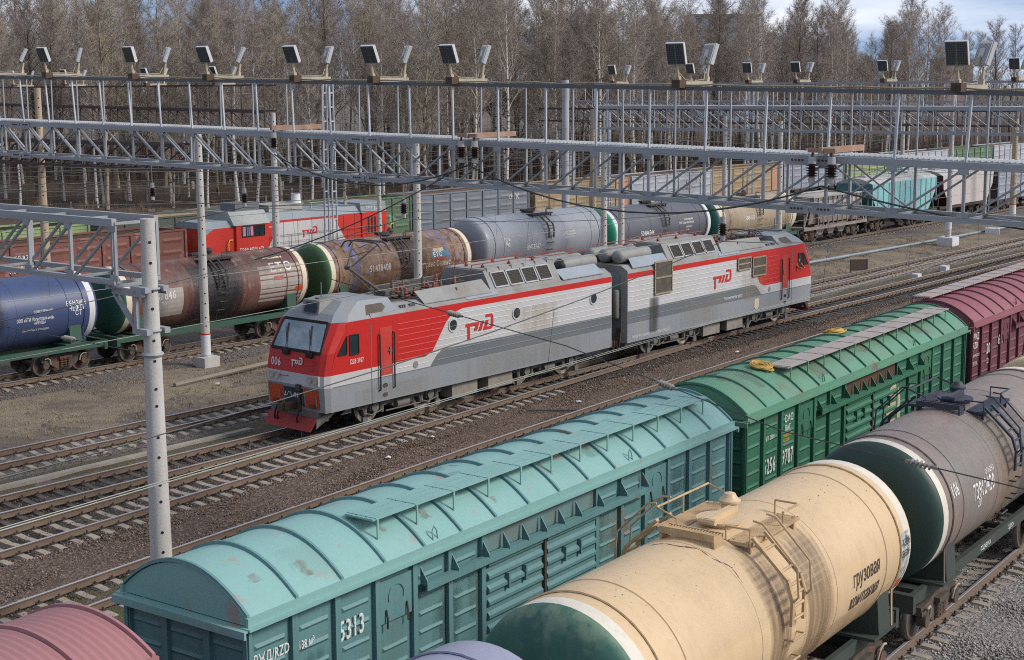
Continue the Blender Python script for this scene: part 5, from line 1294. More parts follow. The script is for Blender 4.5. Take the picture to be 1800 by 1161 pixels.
mast('pale lattice mast on a white foundation block near the right edge', 117.9, 46.5, 12.5, .75)
mast('pale lattice mast left of the far gantry among the birches', 88, 64, 10.3, .5)
mast('distant pale lattice mast at the upper right', 140, 66, 13, .6)
mast('distant lattice mast between the upper right gantries', 112, 66, 12, .5)
# further gantries
zc = lambda v: (lambda y: v)
g2 = truss('second grey gantry further back on the right with small floodlights', 'steel_gantry', 69.3, 1.2, 21.0, 51.3, zc(9.5), zc(10.72), GALV, 1.72, 20, rail=(lambda y: 12.02, 69.3), cross=(38,), w=.13)
g3 = truss('third grey gantry, small and distant, behind the second one', 'steel_gantry', 120, 1.2, 40, 92, zc(9.2), zc(10.5), GALV, 2.0, 20, rail=(lambda y: 12.1, 120), grate=False, w=.16)
BRG = mat('brown_gantry_paint', (.07, .045, .04), .8, dirt=.4, dcol=(.12, .10, .09))
g4 = truss('rusty brown gantry with lamps at far left, ending on a pole', 'steel_gantry', 55.4, .9, 64.2, 104, lambda y: 9.5+.012*(y-64), lambda y: 10.6+.012*(y-64), BRG, 2.0, 20, rail=(lambda y: 12.1, 55.4), grate=False, post_w=.05)
g5 = truss('lower rusty brown gantry at far left below the brown one', 'steel_gantry', 40.2, .8, 52.0, 82, lambda y: 8.35, lambda y: 9.45, BRG, 1.9, 80, grate=False)
g6 = truss('distant dark brown gantry behind the far grey gantries at right', 'steel_gantry', 105, .9, 40, 84, zc(8.9), zc(10.0), BRG, 2.2, 20, grate=False)

# ================================================================ floodlights
LAMPW = mat('lamp_housing', (.50, .51, .52), .5, dirt=.35, dcol=(.35, .33, .28)); LAMPF = mat('lamp_face', (.085, .09, .09), .5, dirt=.3, dcol=(.1, .1, .1))
CRM = mat('cream_bracket', (.45, .39, .27), .7, dirt=.4, dcol=(.25, .15, .09))
def mk_panel():
    b = MB().box((-.30, -.06, -.33), (.30, .06, .33))                        # housing, face towards -y
    f = MB()
    for s in (-1, 1):
        f.box((s*.145-.138, -.072, -.318), (s*.145+.138, -.062, .318))
        for i in range(4):
            for k in range(9): f.lathe((s*.145-.09+.06*i, -.072, -.26+.065*k), (0, -1, 0), [(0, .022), (.012, .014), (.014, 0)], 6, 1)
    r_ = MB()
    for k in range(10): x = -.27+.06*k; r_.box((x-.01, .062, -.31), (x+.01, .10, .31))
    r_.box((-.1, .10, -.15), (.1, .13, .12)).box((-.05, .1, -.38), (.05, .15, -.1), 1)
    return b.mesh('housing', LAMPW), f.mesh('face', [LAMPF, GLASS]), r_.mesh('cooling_rib', [LAMPW, CRM])
PH, PF, PR_ = mk_panel()
BARM = MB().box((-.14, -.09, -.02), (1.42, .09, .10)).box((-.14, -.12, -.06), (.16, .12, .14), 1).mesh('crossbar', [mat('cream_bar', (.40, .36, .28), .75, dirt=.5), BRN])
STEM = MB().tube([(0, 0, 0), (0, 0, .42)], [.045, .035], 6).box((-.05, -.05, 0), (.05, .05, .14)).mesh('stem', CRM)
LR = random.Random(8)
CBL = mat('sandy_cable', (.34, .29, .20), .8, dirt=.3)
def lamps(label, x, y, z, s=1.0, ax=0.0, detail=True, group='twin floodlights on the gantries', spin=0.0):
    t = thing('twin_floodlight', label, 'floodlight', (x, y, z), ax, group)
    put('crossbar', BARM, t)
    for xx, sgn in ((0.0, -1), (1.28, 1)):
        st = put('stem', STEM, t, (xx, 0, .08)); st.rotation_euler = (0, sgn*R(12), 0)
        pn = put('lamp_panel', PH, t, (xx+sgn*.13, 0, .78)); j1, j2 = LR.uniform(-6, 6), LR.uniform(-5, 5); pn.scale = (.82, .82, .82); pn.rotation_euler = (Matrix.Rotation(R(-30+j1) if sgn > 0 else R(4+j1), 3, 'Z') @ Matrix.Rotation(sgn*R(21+j2), 3, 'Y') @ Matrix.Rotation(R(-90 if sgn < 0 else 90)+spin, 3, 'Z')).to_euler()
        put('face', PF, pn); put('cooling_rib', PR_, pn)
        MB().tube([(xx+sgn*.12, 0, .62), (xx+sgn*.02+LR.uniform(-.1, .1), .08, .4), (xx-sgn*.2, LR.uniform(-.1, .1), .14), (.64, LR.uniform(-.06, .06), .12)], .014, 4).build('lamp_cable', [CBL], t)
    return t
LN = ['leftmost twin floodlight, cut by the left edge, on the front gantry rail', 'second twin floodlight from the left on the front gantry rail', 'third twin floodlight from the left on the front gantry rail',
      'fourth twin floodlight from the left on the front gantry rail', 'fifth twin floodlight from the left on the front gantry rail, near the brown gantry pole', 'sixth twin floodlight from the left on the front gantry rail', 'seventh twin floodlight from the left, last before the wide gap on the front rail',
      'large twin floodlight alone right of the wide gap on the front rail', 'rightmost and largest twin floodlight on the front gantry rail']
for lb, y in zip(LN, (51.4, 47.7, 42.5, 38.5, 34.3, 30.9, 27.8, 20.25, 13.05)): lamps(lb, XG-.15, y, gz_r(y)+.07)
for lb, y in zip(('first small twin floodlight on the second gantry, at its left end', 'small twin floodlight hidden partly by the large one on the right', 'small twin floodlight on the second gantry, left of the middle one', 'small twin floodlight in the middle of the second gantry', 'small twin floodlight on the second gantry before the tall right trees', 'small twin floodlight at the right edge on the second gantry'), (49.9, 44.6, 41.0, 38.1, 33.2, 26.5)):
    lamps(lb, 69.2, y, 12.08)
for i, y in enumerate((68, 74.5, 83, 89)): lamps('tiny twin lamp on the rail of the brown gantry, %s from its right end' % ('first', 'second', 'third', 'fourth')[i], 55.0, y, 12.15, group='lamps on the brown gantry')

# ================================================================ wires
def sagpts(a, b, sag, n=14):
    a, b = Vector(a), Vector(b); return [tuple(a.lerp(b, i/n)+Vector((0, 0, -4*sag*(i/n)*(1-i/n)))) for i in range(n+1)]
def wire(label, spans, r, mt=WIRE, cat='wire', name='overhead_wire', extra=None, group=None):
    pts = []
    for s in spans: pts += s if not pts else s[1:]
    t = tag(MB().tube(pts, r, 5).build(name, [mt]), label, cat, group)
    return t
XS = [-14, 31.6, 69.9, 120.5]
def catenary(label, fy, zs=8.0, zc=5.9, mt=WIREP, two=False, phase=0):
    t = thing('overhead_line', label, 'overhead line', (0, 0, 0))
    msg = []; con = []
    for k in range(len(XS)-1):
        a = (XS[k], fy(XS[k]), zs); b = (XS[k+1], fy(XS[k+1]), zs); L = XS[k+1]-XS[k]
        sp = sagpts(a, b, .0011*L*L*.5+.25); msg += sp if not msg else sp[1:]
    for k in range(len(XS)): con.append((XS[k], fy(XS[k])+(.3 if (k+phase) % 2 else -.3), zc))
    MB().tube(msg, .012, 5).build('messenger_wire', [WIRE], t)
    for off in ((-.05, .05) if two else (0,)): MB().tube([(x, y+off, z) for x, y, z in con], .009, 5).build('contact_wire', [mt], t)
    for k in range(len(XS)-1):
        for q in range(1, 6):
            x = XS[k]+(XS[k+1]-XS[k])*(q-.0)/6; zz = np.interp(x, [p[0] for p in msg], [p[2] for p in msg]); yy = np.interp(x, [p[0] for p in msg], [p[1] for p in msg]); yc = np.interp(x, [p[0] for p in con], [p[1] for p in con])
            MB().tube([(x, yy, zz), (x+.02, yc, zc)], .005, 4).build('dropper', [WIRE], t)
    # suspension insulators under the front gantry
    for k in (1, 2):
        y = fy(XS[k]); zt = (gz_b(y) if k == 1 else 9.5)
        beam('hanger', t, (XS[k], y, zt), (XS[k], y, zs+.62), .02, .02, GALV); insulator(t, (XS[k], y, zs+.62), r=.13)
    return t
catenary('overhead line with pale double contact wire above the covered wagons', lambda x: yBX(x)+.1, two=True)
catenary('overhead line above the electric locomotive track', yT2, phase=1)
catenary('overhead line above the empty curving siding', yT4, mt=WIREP)
catenary('overhead line above the straight main track beyond the locomotive', yT1, mt=WIRE, phase=1)
catenary('overhead line above the far tank wagons', lambda x: 54.6, mt=WIRE)
catenary('overhead line above the red diesel locomotive', lambda x: 70.9, zs=8.2, zc=6.1, mt=WIRE)
catenary('overhead line above the far gondola row', lambda x: 76.5, zs=8.2, zc=6.1, mt=WIRE, phase=1)
wire('thick black cable looping under the front gantry from the left insulator to the middle ones', [sagpts((30.7, 35.2, gz_t(35)-.6), (30.7, 27.1, gz_t(27)-.6), .75)], .022)
wire('thick black cable looping under the front gantry between the middle and right insulators', [sagpts((30.7, 27.1, gz_t(27)-.6), (30.7, 16.2, gz_t(16)-.6), .95)], .022)
wire('thick black cable from the right insulators towards the right edge', [sagpts((30.7, 16.2, gz_t(16)-.6), (32.2, 7, gz_t(8)-1.5), .3)], .022)
wire('black feeder cable falling from the middle insulators to the left foreground', [sagpts((30.7, 27.3, gz_t(27)-.62), (27.5, 32.5, 7.0), .25)], .018)
rnd = random.Random(12)
FD = [(48.8, 7.6, 'beside the slender pole'), (48.8, 8.4, 'above it'), (49.4, 9.0, 'highest beside the poles'), (63.6, 8.6, 'behind the tank wagons'), (63.8, 9.4, 'behind the tank wagons, upper'), (82, 8.9, 'beyond the gondolas'), (82.4, 9.6, 'beyond the gondolas, upper'), (82.8, 10.3, 'beyond the gondolas, topmost'), (46.5, 8.9, 'across the dry strip'), (81.5, 8.0, 'low beyond the gondolas'), (64.2, 7.6, 'low behind the tank wagons')]
NTH = ('lowest', 'second', 'third', 'fourth', 'fifth', 'sixth', 'seventh', 'eighth', 'ninth', 'tenth', 'topmost')
for k in range(11): FD.append((58+2.6*k, 6.6+.42*k+rnd.uniform(-.1, .1), '%s of the bundle in front of the wood' % NTH[k]))
for y, z, w_ in FD:
    sp = []
    for k in range(len(XS)-1): sp.append(sagpts((XS[k], y+rnd.uniform(-.3, .3) if k == 0 else y, z), (XS[k+1], y, z), rnd.uniform(.5, 1.0)))
    wire('thin dark feeder wire, ' + w_, sp, .013)
def strain(label, a, b, u=.5):
    t = thing('strain_insulator', label, 'insulator', tuple(Vector(a).lerp(Vector(b), u)))
    o = Vector(a).lerp(Vector(b), u); d = (Vector(b)-Vector(a)).normalized()
    MB().tube([Vector(a)-o, -d*.3], .012, 5).tube([d*.3, Vector(b)-o], .012, 5).build('guy_wire', [WIRE], t)
    prof = [(-.30, .02), (-.28, .035), (-.22, .035)]
    for i in range(5): prof += [(-.20+.08*i, .028), (-.17+.08*i, .072), (-.15+.08*i, .028)]
    prof += [(.22, .035), (.28, .035), (.30, .02)]
    MB().lathe((0, 0, 0), d, prof, 12).build('insulator_body', [mat('dusty_porcelain', (.22, .21, .195), .4, dirt=.4, streak=0)], t)
strain('grey ribbed strain insulator on a wire crossing the ballast below the second locomotive section', (24.4, 18.8, 6.4), (23.1, 12.8, 5.65), .5)
strain('grey ribbed strain insulator over the manhole of the brown tank wagon', (23.1, 12.8, 5.65), (22.9, 8.33, 5.4), .6)
strain('strain insulator in front of the locomotive roof, on the diagonal wire', (25.8, 27.5, 7.0), (24.4, 18.8, 6.4), .57)
strain('small strain insulator left of the nearest concrete pole', (19.2, 26.5, 6.13), (19.0, 44, 6.3), .16)

# ================================================================ the trains
def OT(n, f): return (f, n)
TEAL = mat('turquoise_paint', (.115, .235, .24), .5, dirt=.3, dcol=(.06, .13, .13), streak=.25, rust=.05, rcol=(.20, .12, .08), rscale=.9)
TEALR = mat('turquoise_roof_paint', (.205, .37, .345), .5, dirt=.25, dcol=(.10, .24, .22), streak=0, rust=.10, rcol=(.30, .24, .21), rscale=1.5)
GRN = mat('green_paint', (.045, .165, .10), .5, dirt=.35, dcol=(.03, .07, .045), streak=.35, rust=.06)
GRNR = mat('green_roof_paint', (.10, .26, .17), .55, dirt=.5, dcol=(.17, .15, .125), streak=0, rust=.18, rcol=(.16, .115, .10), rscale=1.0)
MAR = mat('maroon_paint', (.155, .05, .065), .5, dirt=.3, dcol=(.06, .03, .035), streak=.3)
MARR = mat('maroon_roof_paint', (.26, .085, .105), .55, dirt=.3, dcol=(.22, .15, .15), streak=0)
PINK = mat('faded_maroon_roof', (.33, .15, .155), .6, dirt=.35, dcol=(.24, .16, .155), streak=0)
PLK = mat('grey_plank', (.34, .30, .285), .85, dirt=.5, dcol=(.22, .17, .16), dscale=2, streak=0)
A0 = math.atan(.0746)
def at(xc, f): return (xc, f(xc), 0), math.atan((f(xc+3)-f(xc-3))/6)
GB = 'covered wagons in one train'
c = (13.5+7.95*cos(A0), 17.93+7.95*sin(A0), 0)
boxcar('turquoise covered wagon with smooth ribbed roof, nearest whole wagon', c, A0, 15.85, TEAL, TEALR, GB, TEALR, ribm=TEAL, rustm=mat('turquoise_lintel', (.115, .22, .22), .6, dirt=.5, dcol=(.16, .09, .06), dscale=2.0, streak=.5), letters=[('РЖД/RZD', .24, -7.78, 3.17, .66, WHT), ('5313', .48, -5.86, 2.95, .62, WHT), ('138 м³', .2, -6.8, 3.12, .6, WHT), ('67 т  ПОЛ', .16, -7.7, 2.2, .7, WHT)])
c2 = (30.07+8.05*cos(A0), 17.93+.0746*(30.07+8.0-13.5), 0)
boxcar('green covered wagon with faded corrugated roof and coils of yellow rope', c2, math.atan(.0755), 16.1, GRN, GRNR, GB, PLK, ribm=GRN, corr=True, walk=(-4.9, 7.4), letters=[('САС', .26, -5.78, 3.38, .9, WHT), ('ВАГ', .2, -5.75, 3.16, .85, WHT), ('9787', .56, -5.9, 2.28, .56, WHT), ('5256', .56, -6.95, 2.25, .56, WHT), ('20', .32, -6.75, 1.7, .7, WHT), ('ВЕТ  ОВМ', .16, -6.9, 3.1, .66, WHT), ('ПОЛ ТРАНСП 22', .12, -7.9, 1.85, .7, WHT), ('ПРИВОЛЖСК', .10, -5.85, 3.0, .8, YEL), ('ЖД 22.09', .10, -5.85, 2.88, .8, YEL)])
mx_ = 46.95; L3 = 15.9
(cc, a3) = at(mx_+L3/2, yBX)
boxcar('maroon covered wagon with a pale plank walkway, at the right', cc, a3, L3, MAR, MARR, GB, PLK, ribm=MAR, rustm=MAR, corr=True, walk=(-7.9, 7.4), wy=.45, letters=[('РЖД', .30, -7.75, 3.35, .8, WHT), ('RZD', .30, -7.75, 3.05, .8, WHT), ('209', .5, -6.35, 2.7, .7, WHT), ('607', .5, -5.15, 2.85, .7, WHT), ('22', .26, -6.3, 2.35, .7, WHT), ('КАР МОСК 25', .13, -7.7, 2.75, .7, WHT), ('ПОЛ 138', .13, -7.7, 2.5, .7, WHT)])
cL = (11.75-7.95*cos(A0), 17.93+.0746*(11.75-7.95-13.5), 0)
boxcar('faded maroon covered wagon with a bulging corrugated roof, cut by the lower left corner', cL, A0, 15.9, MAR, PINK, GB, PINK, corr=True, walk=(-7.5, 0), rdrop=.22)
# cream maker's mark on the green wagon door
mk = MB(); yv = -1.385
ox, oz = 1.15, 1.75
arc = [(ox+.55+.55*cos(a), oz+.75+.62*sin(a)) for a in [pi*i/12 for i in range(13)]]
mk.poly([(x, yv, z) for x, z in [(ox+1.1, oz)]+arc+[(ox, oz)]])
gw = bpy.data.objects['covered_wagon.001']
mk.build('painted_mark', [mat('cream_mark', (.55, .43, .27), .7, dirt=.5, dcol=(.12, .2, .13), dscale=6)], gw)
def rope(label, lx, ly, seed):
    b = MB(); r_ = random.Random(seed); o = gw.matrix_world if False else None
    ca, sa = cos(gw.rotation_euler.z), sin(gw.rotation_euler.z)
    zz = lambda y: 3.99+.61*(1-(abs(y)/1.4)**2.05)
    for k in range(16):
        rx = r_.uniform(.18, .38); ry = r_.uniform(.16, .30); dx, dy = r_.uniform(-.12, .12), r_.uniform(-.05, .05); pts = []
        for i in range(15):
            a = 2*pi*i/14; x, y = lx+dx+rx*cos(a), ly+dy+ry*sin(a); pts.append((gw.location.x+x*ca-y*sa, gw.location.y+x*sa+y*ca, zz(y)+.05+.012*(k % 6)+r_.uniform(0, .02)))
        b.tube(pts, .022, 5, 0, False)
    tag(b.build('rope_coil', [mat('yellow_rope', (.46, .30, .08), .9, dirt=.4, dcol=(.3, .18, .06), dscale=8, streak=0)]), label, 'rope', 'yellow rope coils on the green roof')
rope('loose coil of yellow rope on the green roof, nearer left end', -5.1, -.35, 1); rope('loose coil of yellow rope on the green roof, beyond the walkway', 1.0, .25, 2)
def grime(wag, items):
    for (x0, x1, z0, z1, nm, col, kw) in items: MB().quad((x0, -1.398, z0), (x1, -1.398, z0), (x1, -1.398, z1), (x0, -1.398, z1)).build(nm, [stain(nm, col, **kw)], wag)
def roofstain(wag, items):
    zz = lambda y: 3.99+.61*(1-(abs(y)/1.4)**2.05)+.004
    for (x0, x1, y0, y1, nm, col, kw, up) in items:
        b_ = MB(); n_ = 8; v = []
        for i in range(n_+1): y = y0+(y1-y0)*i/n_; v += [(x0, y, zz(y)+up), (x1, y, zz(y)+up)]
        b_.add(v, [(2*i, 2*i+1, 2*i+3, 2*i+2) for i in range(n_)], 0, True); b_.build(nm, [stain(nm, col, **kw)], wag)
tw = bpy.data.objects['covered_wagon']
rr = random.Random(41)
stain('pale_scuff', (.28, .43, .40), 5, 4, 1.6, .5); stain('rust_patch', (.24, .14, .075), 16, 9, 1.8, .75); stain('dark_scuff', (.10, .22, .21), 4, 4, 1.6, .45); stain('bare_patch', (.26, .23, .23), 16, 11, 1.8, .8)
for k in range(34):
    x = rr.uniform(-7.7, 6.6); y = rr.uniform(-1.38, .9); nm = rr.choice(('pale_scuff', 'dark_scuff', 'dark_scuff', 'rust_patch', 'bare_patch')); s_ = .4 if nm in ('rust_patch', 'bare_patch') else 1.0
    roofstain(tw, [(x, x+rr.uniform(.5, 1.3)*s_, y, y+rr.uniform(.4, 1.0)*s_, nm, (0, 0, 0), {}, .0005*(k % 6))])
for k in range(22):
    x = rr.uniform(-7.7, 6.4); z = rr.uniform(1.3, 2.4); nm = rr.choice(('side_grime', 'side_dust')); stain('side_grime', (.04, .085, .09), 9, .8, 1.5, .5); stain('side_dust', (.19, .27, .26), 8, .8, 1.5, .4)
    MB().quad((x, -1.318-.0004*(k % 5), z), (x+rr.uniform(.4, 1.1), -1.318-.0004*(k % 5), z), (x+rr.uniform(.4, 1.1), -1.318-.0004*(k % 5), z+1.3), (x, -1.318-.0004*(k % 5), z+1.3)).build(nm, [MC[nm]], tw)
gwr = bpy.data.objects['covered_wagon.001']; stain('brown_roof_wear', (.17, .13, .11), 9, 2, 1.6, .75); stain('pale_roof_wear', (.24, .35, .26), 6, 3, 1.6, .5)
for k in range(40):
    x = rr.uniform(-7.7, 6.4); y = rr.uniform(-1.35, .9); roofstain(gwr, [(x, x+rr.uniform(.6, 1.8), y, y+rr.uniform(.4, 1.1), rr.choice(('brown_roof_wear', 'brown_roof_wear', 'pale_roof_wear')), (0, 0, 0), {}, .013+.0005*(k % 6))])
# near tank wagons
BEI = mat('beige_tank_paint', (.57, .42, .25), .42, dirt=.38, dcol=(.46, .32, .18), dscale=.35, streak=.4, rust=0, fine=.05)
BEIR = mat('worn_white_ring', (.62, .58, .50), .6, dirt=.35, dcol=(.4, .34, .25), dscale=2)
DGD = mat('worn_green_dome', (.035, .115, .085), .55, dirt=.0, patch=[((.12, .19, .13), .5, .62, 1.3), ((.03, .10, .08), .5, .6, 2.0)], streak=.3, dcol=(.15, .2, .14))
DGD2 = mat('dark_green_dome', (.022, .05, .042), .5, dirt=.3, dcol=(.04, .06, .05))
BRT = mat('brown_tank_paint', (.235, .18, .155), .45, dirt=.55, dcol=(.15, .11, .095), dscale=.8, streak=.7, patch=[((.19, .175, .155), .45, .65, .6)])
GFR = mat('dark_green_frame', (.035, .05, .042), .7, dirt=.5, dcol=(.08, .07, .06))
PURP = mat('stain_purple', (.10, .075, .075), .6)
LBG = mat('lavender_grey_paint', (.27, .28, .37), .45, dirt=.25, dcol=(.2, .2, .25))
GT = 'near tank wagons'
def tk(xc): return at(xc, yTK)
(p_, a_) = tk(21.45)
bt = tank('beige tank wagon with worn dark green end and black lettering, in front', p_, a_, 1.54, 2.78, 10.2, BEI, DGD, BEIR, GT, GFR, plat=mat('beige_fittings', (.50, .35, .19), .6, dirt=.5, dcol=(.1, .07, .05), dscale=2.5), ends=(1, 0),
     letters=[('грузовая', .42, 2.22, R(-1), .66, LTB), ('компания', .42, 2.15, R(-17), .66, LTB), ('85.6 м³', .22, -2.6, R(-8), .8, LTB), ('739  22', .5, -2.6, R(-19), .7, LTB)], wash=BEI)
sgn = MB()
def tankpatch(mb, x0, x1, t0, t1, zc, r, mi, off=.006, n=6):
    v = []
    for i in range(n+1):
        t = t0+(t1-t0)*i/n; v += [(x0, -(r+off)*cos(t), zc+(r+off)*sin(t)), (x1, -(r+off)*cos(t), zc+(r+off)*sin(t))]
    mb.add(v, [(2*i, 2*i+1, 2*i+3, 2*i+2) for i in range(n)], mi)
tankpatch(sgn, 4.55, 5.02, R(-22), R(14), 2.78, 1.54, 0); tankpatch(sgn, 4.55, 5.0, R(-32), R(-23), 2.78, 1.54, 1)
sgn.build('hazard_placard', [mat('weathered_placard', (.32, .36, .35), .6, dirt=.0, patch=[((.10, .13, .14), .48, .55, 6), ((.55, .55, .52), .55, .6, 8), ((.45, .34, .19), .58, .64, 3)], streak=0), ORG], bt)
lm = MB(); letter_tank(lm, 'ГАЗОН', .2, 4.58, 2.78, 1.546, R(4), sx=.7); letter_tank(lm, 'БЕНЗИН', .18, 4.58, 2.78, 1.546, R(-4), sx=.6); lm.build('lettering', [LTB], bt)
ch = MB()
rnd = random.Random(7)
for k in range(46):
    x = rnd.choice((rnd.uniform(-4.2, -3.2), rnd.uniform(-4.5, 4.5), rnd.uniform(1.5, 4.4))); th = R(rnd.uniform(52, 100)); w_, h_ = rnd.uniform(.01, .05), rnd.uniform(.004, .012)
    tankpatch(ch, x, x+w_, th, th+h_, 2.78, 1.54, 0, .004, 1)
ch.build('paint_chip', [mat('chip_dark', (.08, .06, .06), .8)], bt)
sp = MB()
def oil_line(mb, pts, zc, r, off=.003):
    # ragged spill: polygon strips given as (x, theta0, theta1)
    v = []
    for x, t0, t1 in pts: v += [(x, -(r+off)*cos(R(t0)), zc+(r+off)*sin(R(t0))), (x, -(r+off)*cos(R(t1)), zc+(r+off)*sin(R(t1)))]
    mb.add(v, [(2*i, 2*i+1, 2*i+3, 2*i+2) for i in range(len(pts)-1)])
rnd = random.Random(3); row = []
for i in range(30): row.append((-1.75+.012*i+.05*sin(i*.6), 104-2.1*i-rnd.uniform(0, 1.5), 104-2.1*i+rnd.uniform(1, 5)*(1 if i < 14 else .5)))
oil_line(sp, row, 2.78, 1.54); sp.build('oil_stain', [PURP], bt)
RSTK = mat('spill_brown', (.36, .24, .14), .5, dirt=.6, dcol=(.13, .085, .06), dscale=2.5, streak=.6)
s2 = MB()
for k in range(60):
    x = rnd.uniform(-1.0, 1.35); w_ = rnd.uniform(.015, .06); t0 = rnd.uniform(30, 64); t1 = t0-rnd.uniform(15, 85); tankpatch(s2, x, x+w_*.6, R(t1), R(t0), 2.78, 1.54, 0, .0025+.0002*k, 8)
pass
(p_, a_) = tk(33.55)
b2 = tank('brown grimy tank wagon with dark green end and pale ring, behind the beige one', p_, a_, 1.54, 2.78, 10.2, BRT, DGD2, BEIR, GT, GFR, plat=mat('navy_fittings', (.03, .04, .065), .6, dirt=.4), zones=[(-.9, 1.6, 5, mat('brown_streaked', (.16, .125, .115), .45, dirt=.6, dcol=(.26, .19, .12), dscale=1.2, streak=.7))],
     letters=[('106', .42, -4.45, R(14), .62, WHT), ('73912420', .5, -3.2, R(1), .66, WHT), ('20', .3, -2.9, R(-7), .7, WHT), ('ОПАСНО', .16, -2.3, R(16), .8, WHT)])
ew_ = MB()
for x0, z in ((-3.55, 2.98), ): pass
(p_, a_) = tk(9.42)
tank('pale lavender grey tank wagon end peeping in at the bottom edge', p_, a_, 1.54, 2.78, 10.2, LBG, LBG, LBG, GT, GFR, rings=(0, 0))
(p_, a_) = tk(45.6)
tank('second beige tank wagon just visible behind the brown one at the right edge', p_, a_, 1.54, 2.78, 10.2, BEI, BEI, BEIR, GT, GFR)
def spill(par, nm, col, x0, x1, t0, t1, zc, r, off=.011, **kw):
    m_ = MB(); tankpatch(m_, x0, x1, R(t0), R(t1), zc, r, 0, off, 22); return m_.build(nm, [stain(nm, col, **kw)], par)
spill(bt, 'brown_spill', (.17, .105, .06), .05, 1.5, -60, 66, 2.78, 1.54, .0035); spill(bt, 'brown_spill', (.17, .105, .06), -1.3, -.3, -60, 64, 2.78, 1.54, .003)
spill(bt, 'rust_wash', (.34, .22, .12), -5.0, 5.0, -70, -15, 2.78, 1.54, .0028, sx=2, soft=.6, amt=.6); spill(bt, 'pale_wear', (.58, .47, .32), -4.5, 3.5, 10, 110, 2.78, 1.54, .0026, sx=1.2, amt=.45)
spill(b2, 'purple_spill', (.11, .09, .09), .1, 1.5, -60, 75, 2.78, 1.54, .0035); spill(b2, 'sandy_spill', (.30, .22, .13), -1.5, .4, -50, 80, 2.78, 1.54, .003, sx=5, amt=.6); spill(b2, 'grey_wash', (.26, .25, .24), -4.6, 3.5, 10, 110, 2.78, 1.54, .0026, sx=1.2, amt=.5)
# the electric locomotive: two sections
GLC = 'two halves of the electric locomotive'
eloco('front half of the red, white and grey electric locomotive with its cab facing left', 33.72, False, '1228 3107', GLC)
eloco('rear half of the electric locomotive with the red cab facing right', 67.82, True, '', GLC)
# driver glimpsed in the rear cab
ps = MB(); ps.lathe((66.45, 36.55, 2.35), (0, 0, 1), [(0, .18), (.3, .23), (.5, .21), (.58, .08), (.64, .07)], 12, 0); ps.lathe((66.45, 36.55, 2.97), (0, 0, 1), [(0, .05), (.06, .09), (.14, .10), (.22, .07), (.26, 0)], 12, 1)
# far tank wagons
GF = 'far tank wagons'
GFG = mat('green_frame', (.025, .085, .06), .6, dirt=.5, dcol=(.09, .08, .06))
CRR = mat('cream_ring', (.62, .55, .42), .6, dirt=.35, dcol=(.4, .3, .2), dscale=2)
BLU = mat('blue_tank_paint', (.05, .075, .165), .4, dirt=.3, dcol=(.03, .035, .07), streak=.2)
BKT = mat('oily_black', (.035, .035, .042), .4, dirt=.4, dcol=(.08, .07, .07))
ETB = mat('brown_maroon_tank', (.18, .07, .055), .5, dirt=.7, dcol=(.06, .045, .045), streak=.7, patch=[((.20, .11, .075), .5, .58, .9), ((.27, .20, .16), .60, .66, 1.1)], rust=.15)
ETG = mat('greyed_panel', (.34, .32, .30), .6, dirt=.4, dcol=(.28, .17, .06), streak=.3)
DG1 = mat('green_dome_far', (.02, .10, .065), .5, dirt=.4, dcol=(.05, .06, .05))
DG3 = mat('mossy_green_dome', (.05, .125, .05), .5, dirt=.5, dcol=(.05, .05, .035), streak=.5)
RBL = mat('rust_over_blue', (.24, .145, .085), .6, dirt=.35, dcol=(.10, .06, .04), streak=.4, patch=[((.21, .21, .30), .53, .60, 2.2), ((.12, .07, .045), .5, .6, 3.0)])
GRY = mat('grey_tank_paint', (.255, .27, .30), .38, dirt=.45, dcol=(.16, .17, .19), streak=.2)
DGY = mat('slate_tank_paint', (.085, .09, .105), .4, dirt=.3, dcol=(.14, .14, .15), streak=.2)
EGR = mat('emerald_dome', (.03, .29, .16), .45, dirt=.2, dcol=(.03, .15, .09))
TGB = mat('teal_dome', (.02, .11, .10), .45, dirt=.2)
RBE = mat('rusty_beige_tank', (.33, .27, .19), .5, dirt=.5, dcol=(.2, .14, .09), streak=.5, rust=.12, rcol=(.2, .10, .05))
x5 = [30.85, 42.95, 55.1, 67.2, 79.4, 91.5]
def t5(x): return (x, 54.6, 0), 0.0
def T5(lb, k, *a, **kw): return tank(lb, (x5[k], 54.6, 0), 0, *a, **kw)
t_ = T5('blue tank wagon with white end ring and fuel lettering, far left', 0, 1.5, 2.68, 10.5, BLU, BLU, CONCW, GF, GFG, detail=0, rings=(0, 1), letters=[('БЕНЗИН', .30, 3.85, R(9), .75, WHT), ('НЕФТЬ', .30, 3.95, R(1), .75, WHT), ('СТ', .30, 4.25, R(-7), .75, WHT), ('СОБСТВЕННИК', .14, 2.3, R(5), .8, WHT), ('ООО «БТИ Магистральный»', .2, 1.5, R(-7), .6, WHT), ('АРЕНДА', .16, 2.3, R(-13), .8, WHT), ('ПРИПИСАН К СТАНЦИИ', .12, 1.8, R(-24), .8, WHT)])
m_ = MB(); tankpatch(m_, 4.1, 4.6, R(-36), R(-27), 2.68, 1.5, 0); m_.build('hazard_placard', [ORG], t_)
spill(t_, 'oil_spill', (.025, .025, .03), -2.6, 1.5, -80, 150, 2.68, 1.5, .012, sx=4, amt=1.5)
t_ = T5('maroon and oily black tank wagon with dark green left end, behind the near pole', 1, 1.5, 2.68, 10.5, ETB, DG1, CRR, GF, GFG, detail=0, ends=(1, 0), letters=[('51437846', .52, -4.35, R(-2), .78, WHT), ('65', .26, -3.6, R(12), .8, YEL), ('20', .3, -3.4, R(-13), .8, WHT), ('ЕТС', .62, 3.0, R(22), 1.1, WHT)])
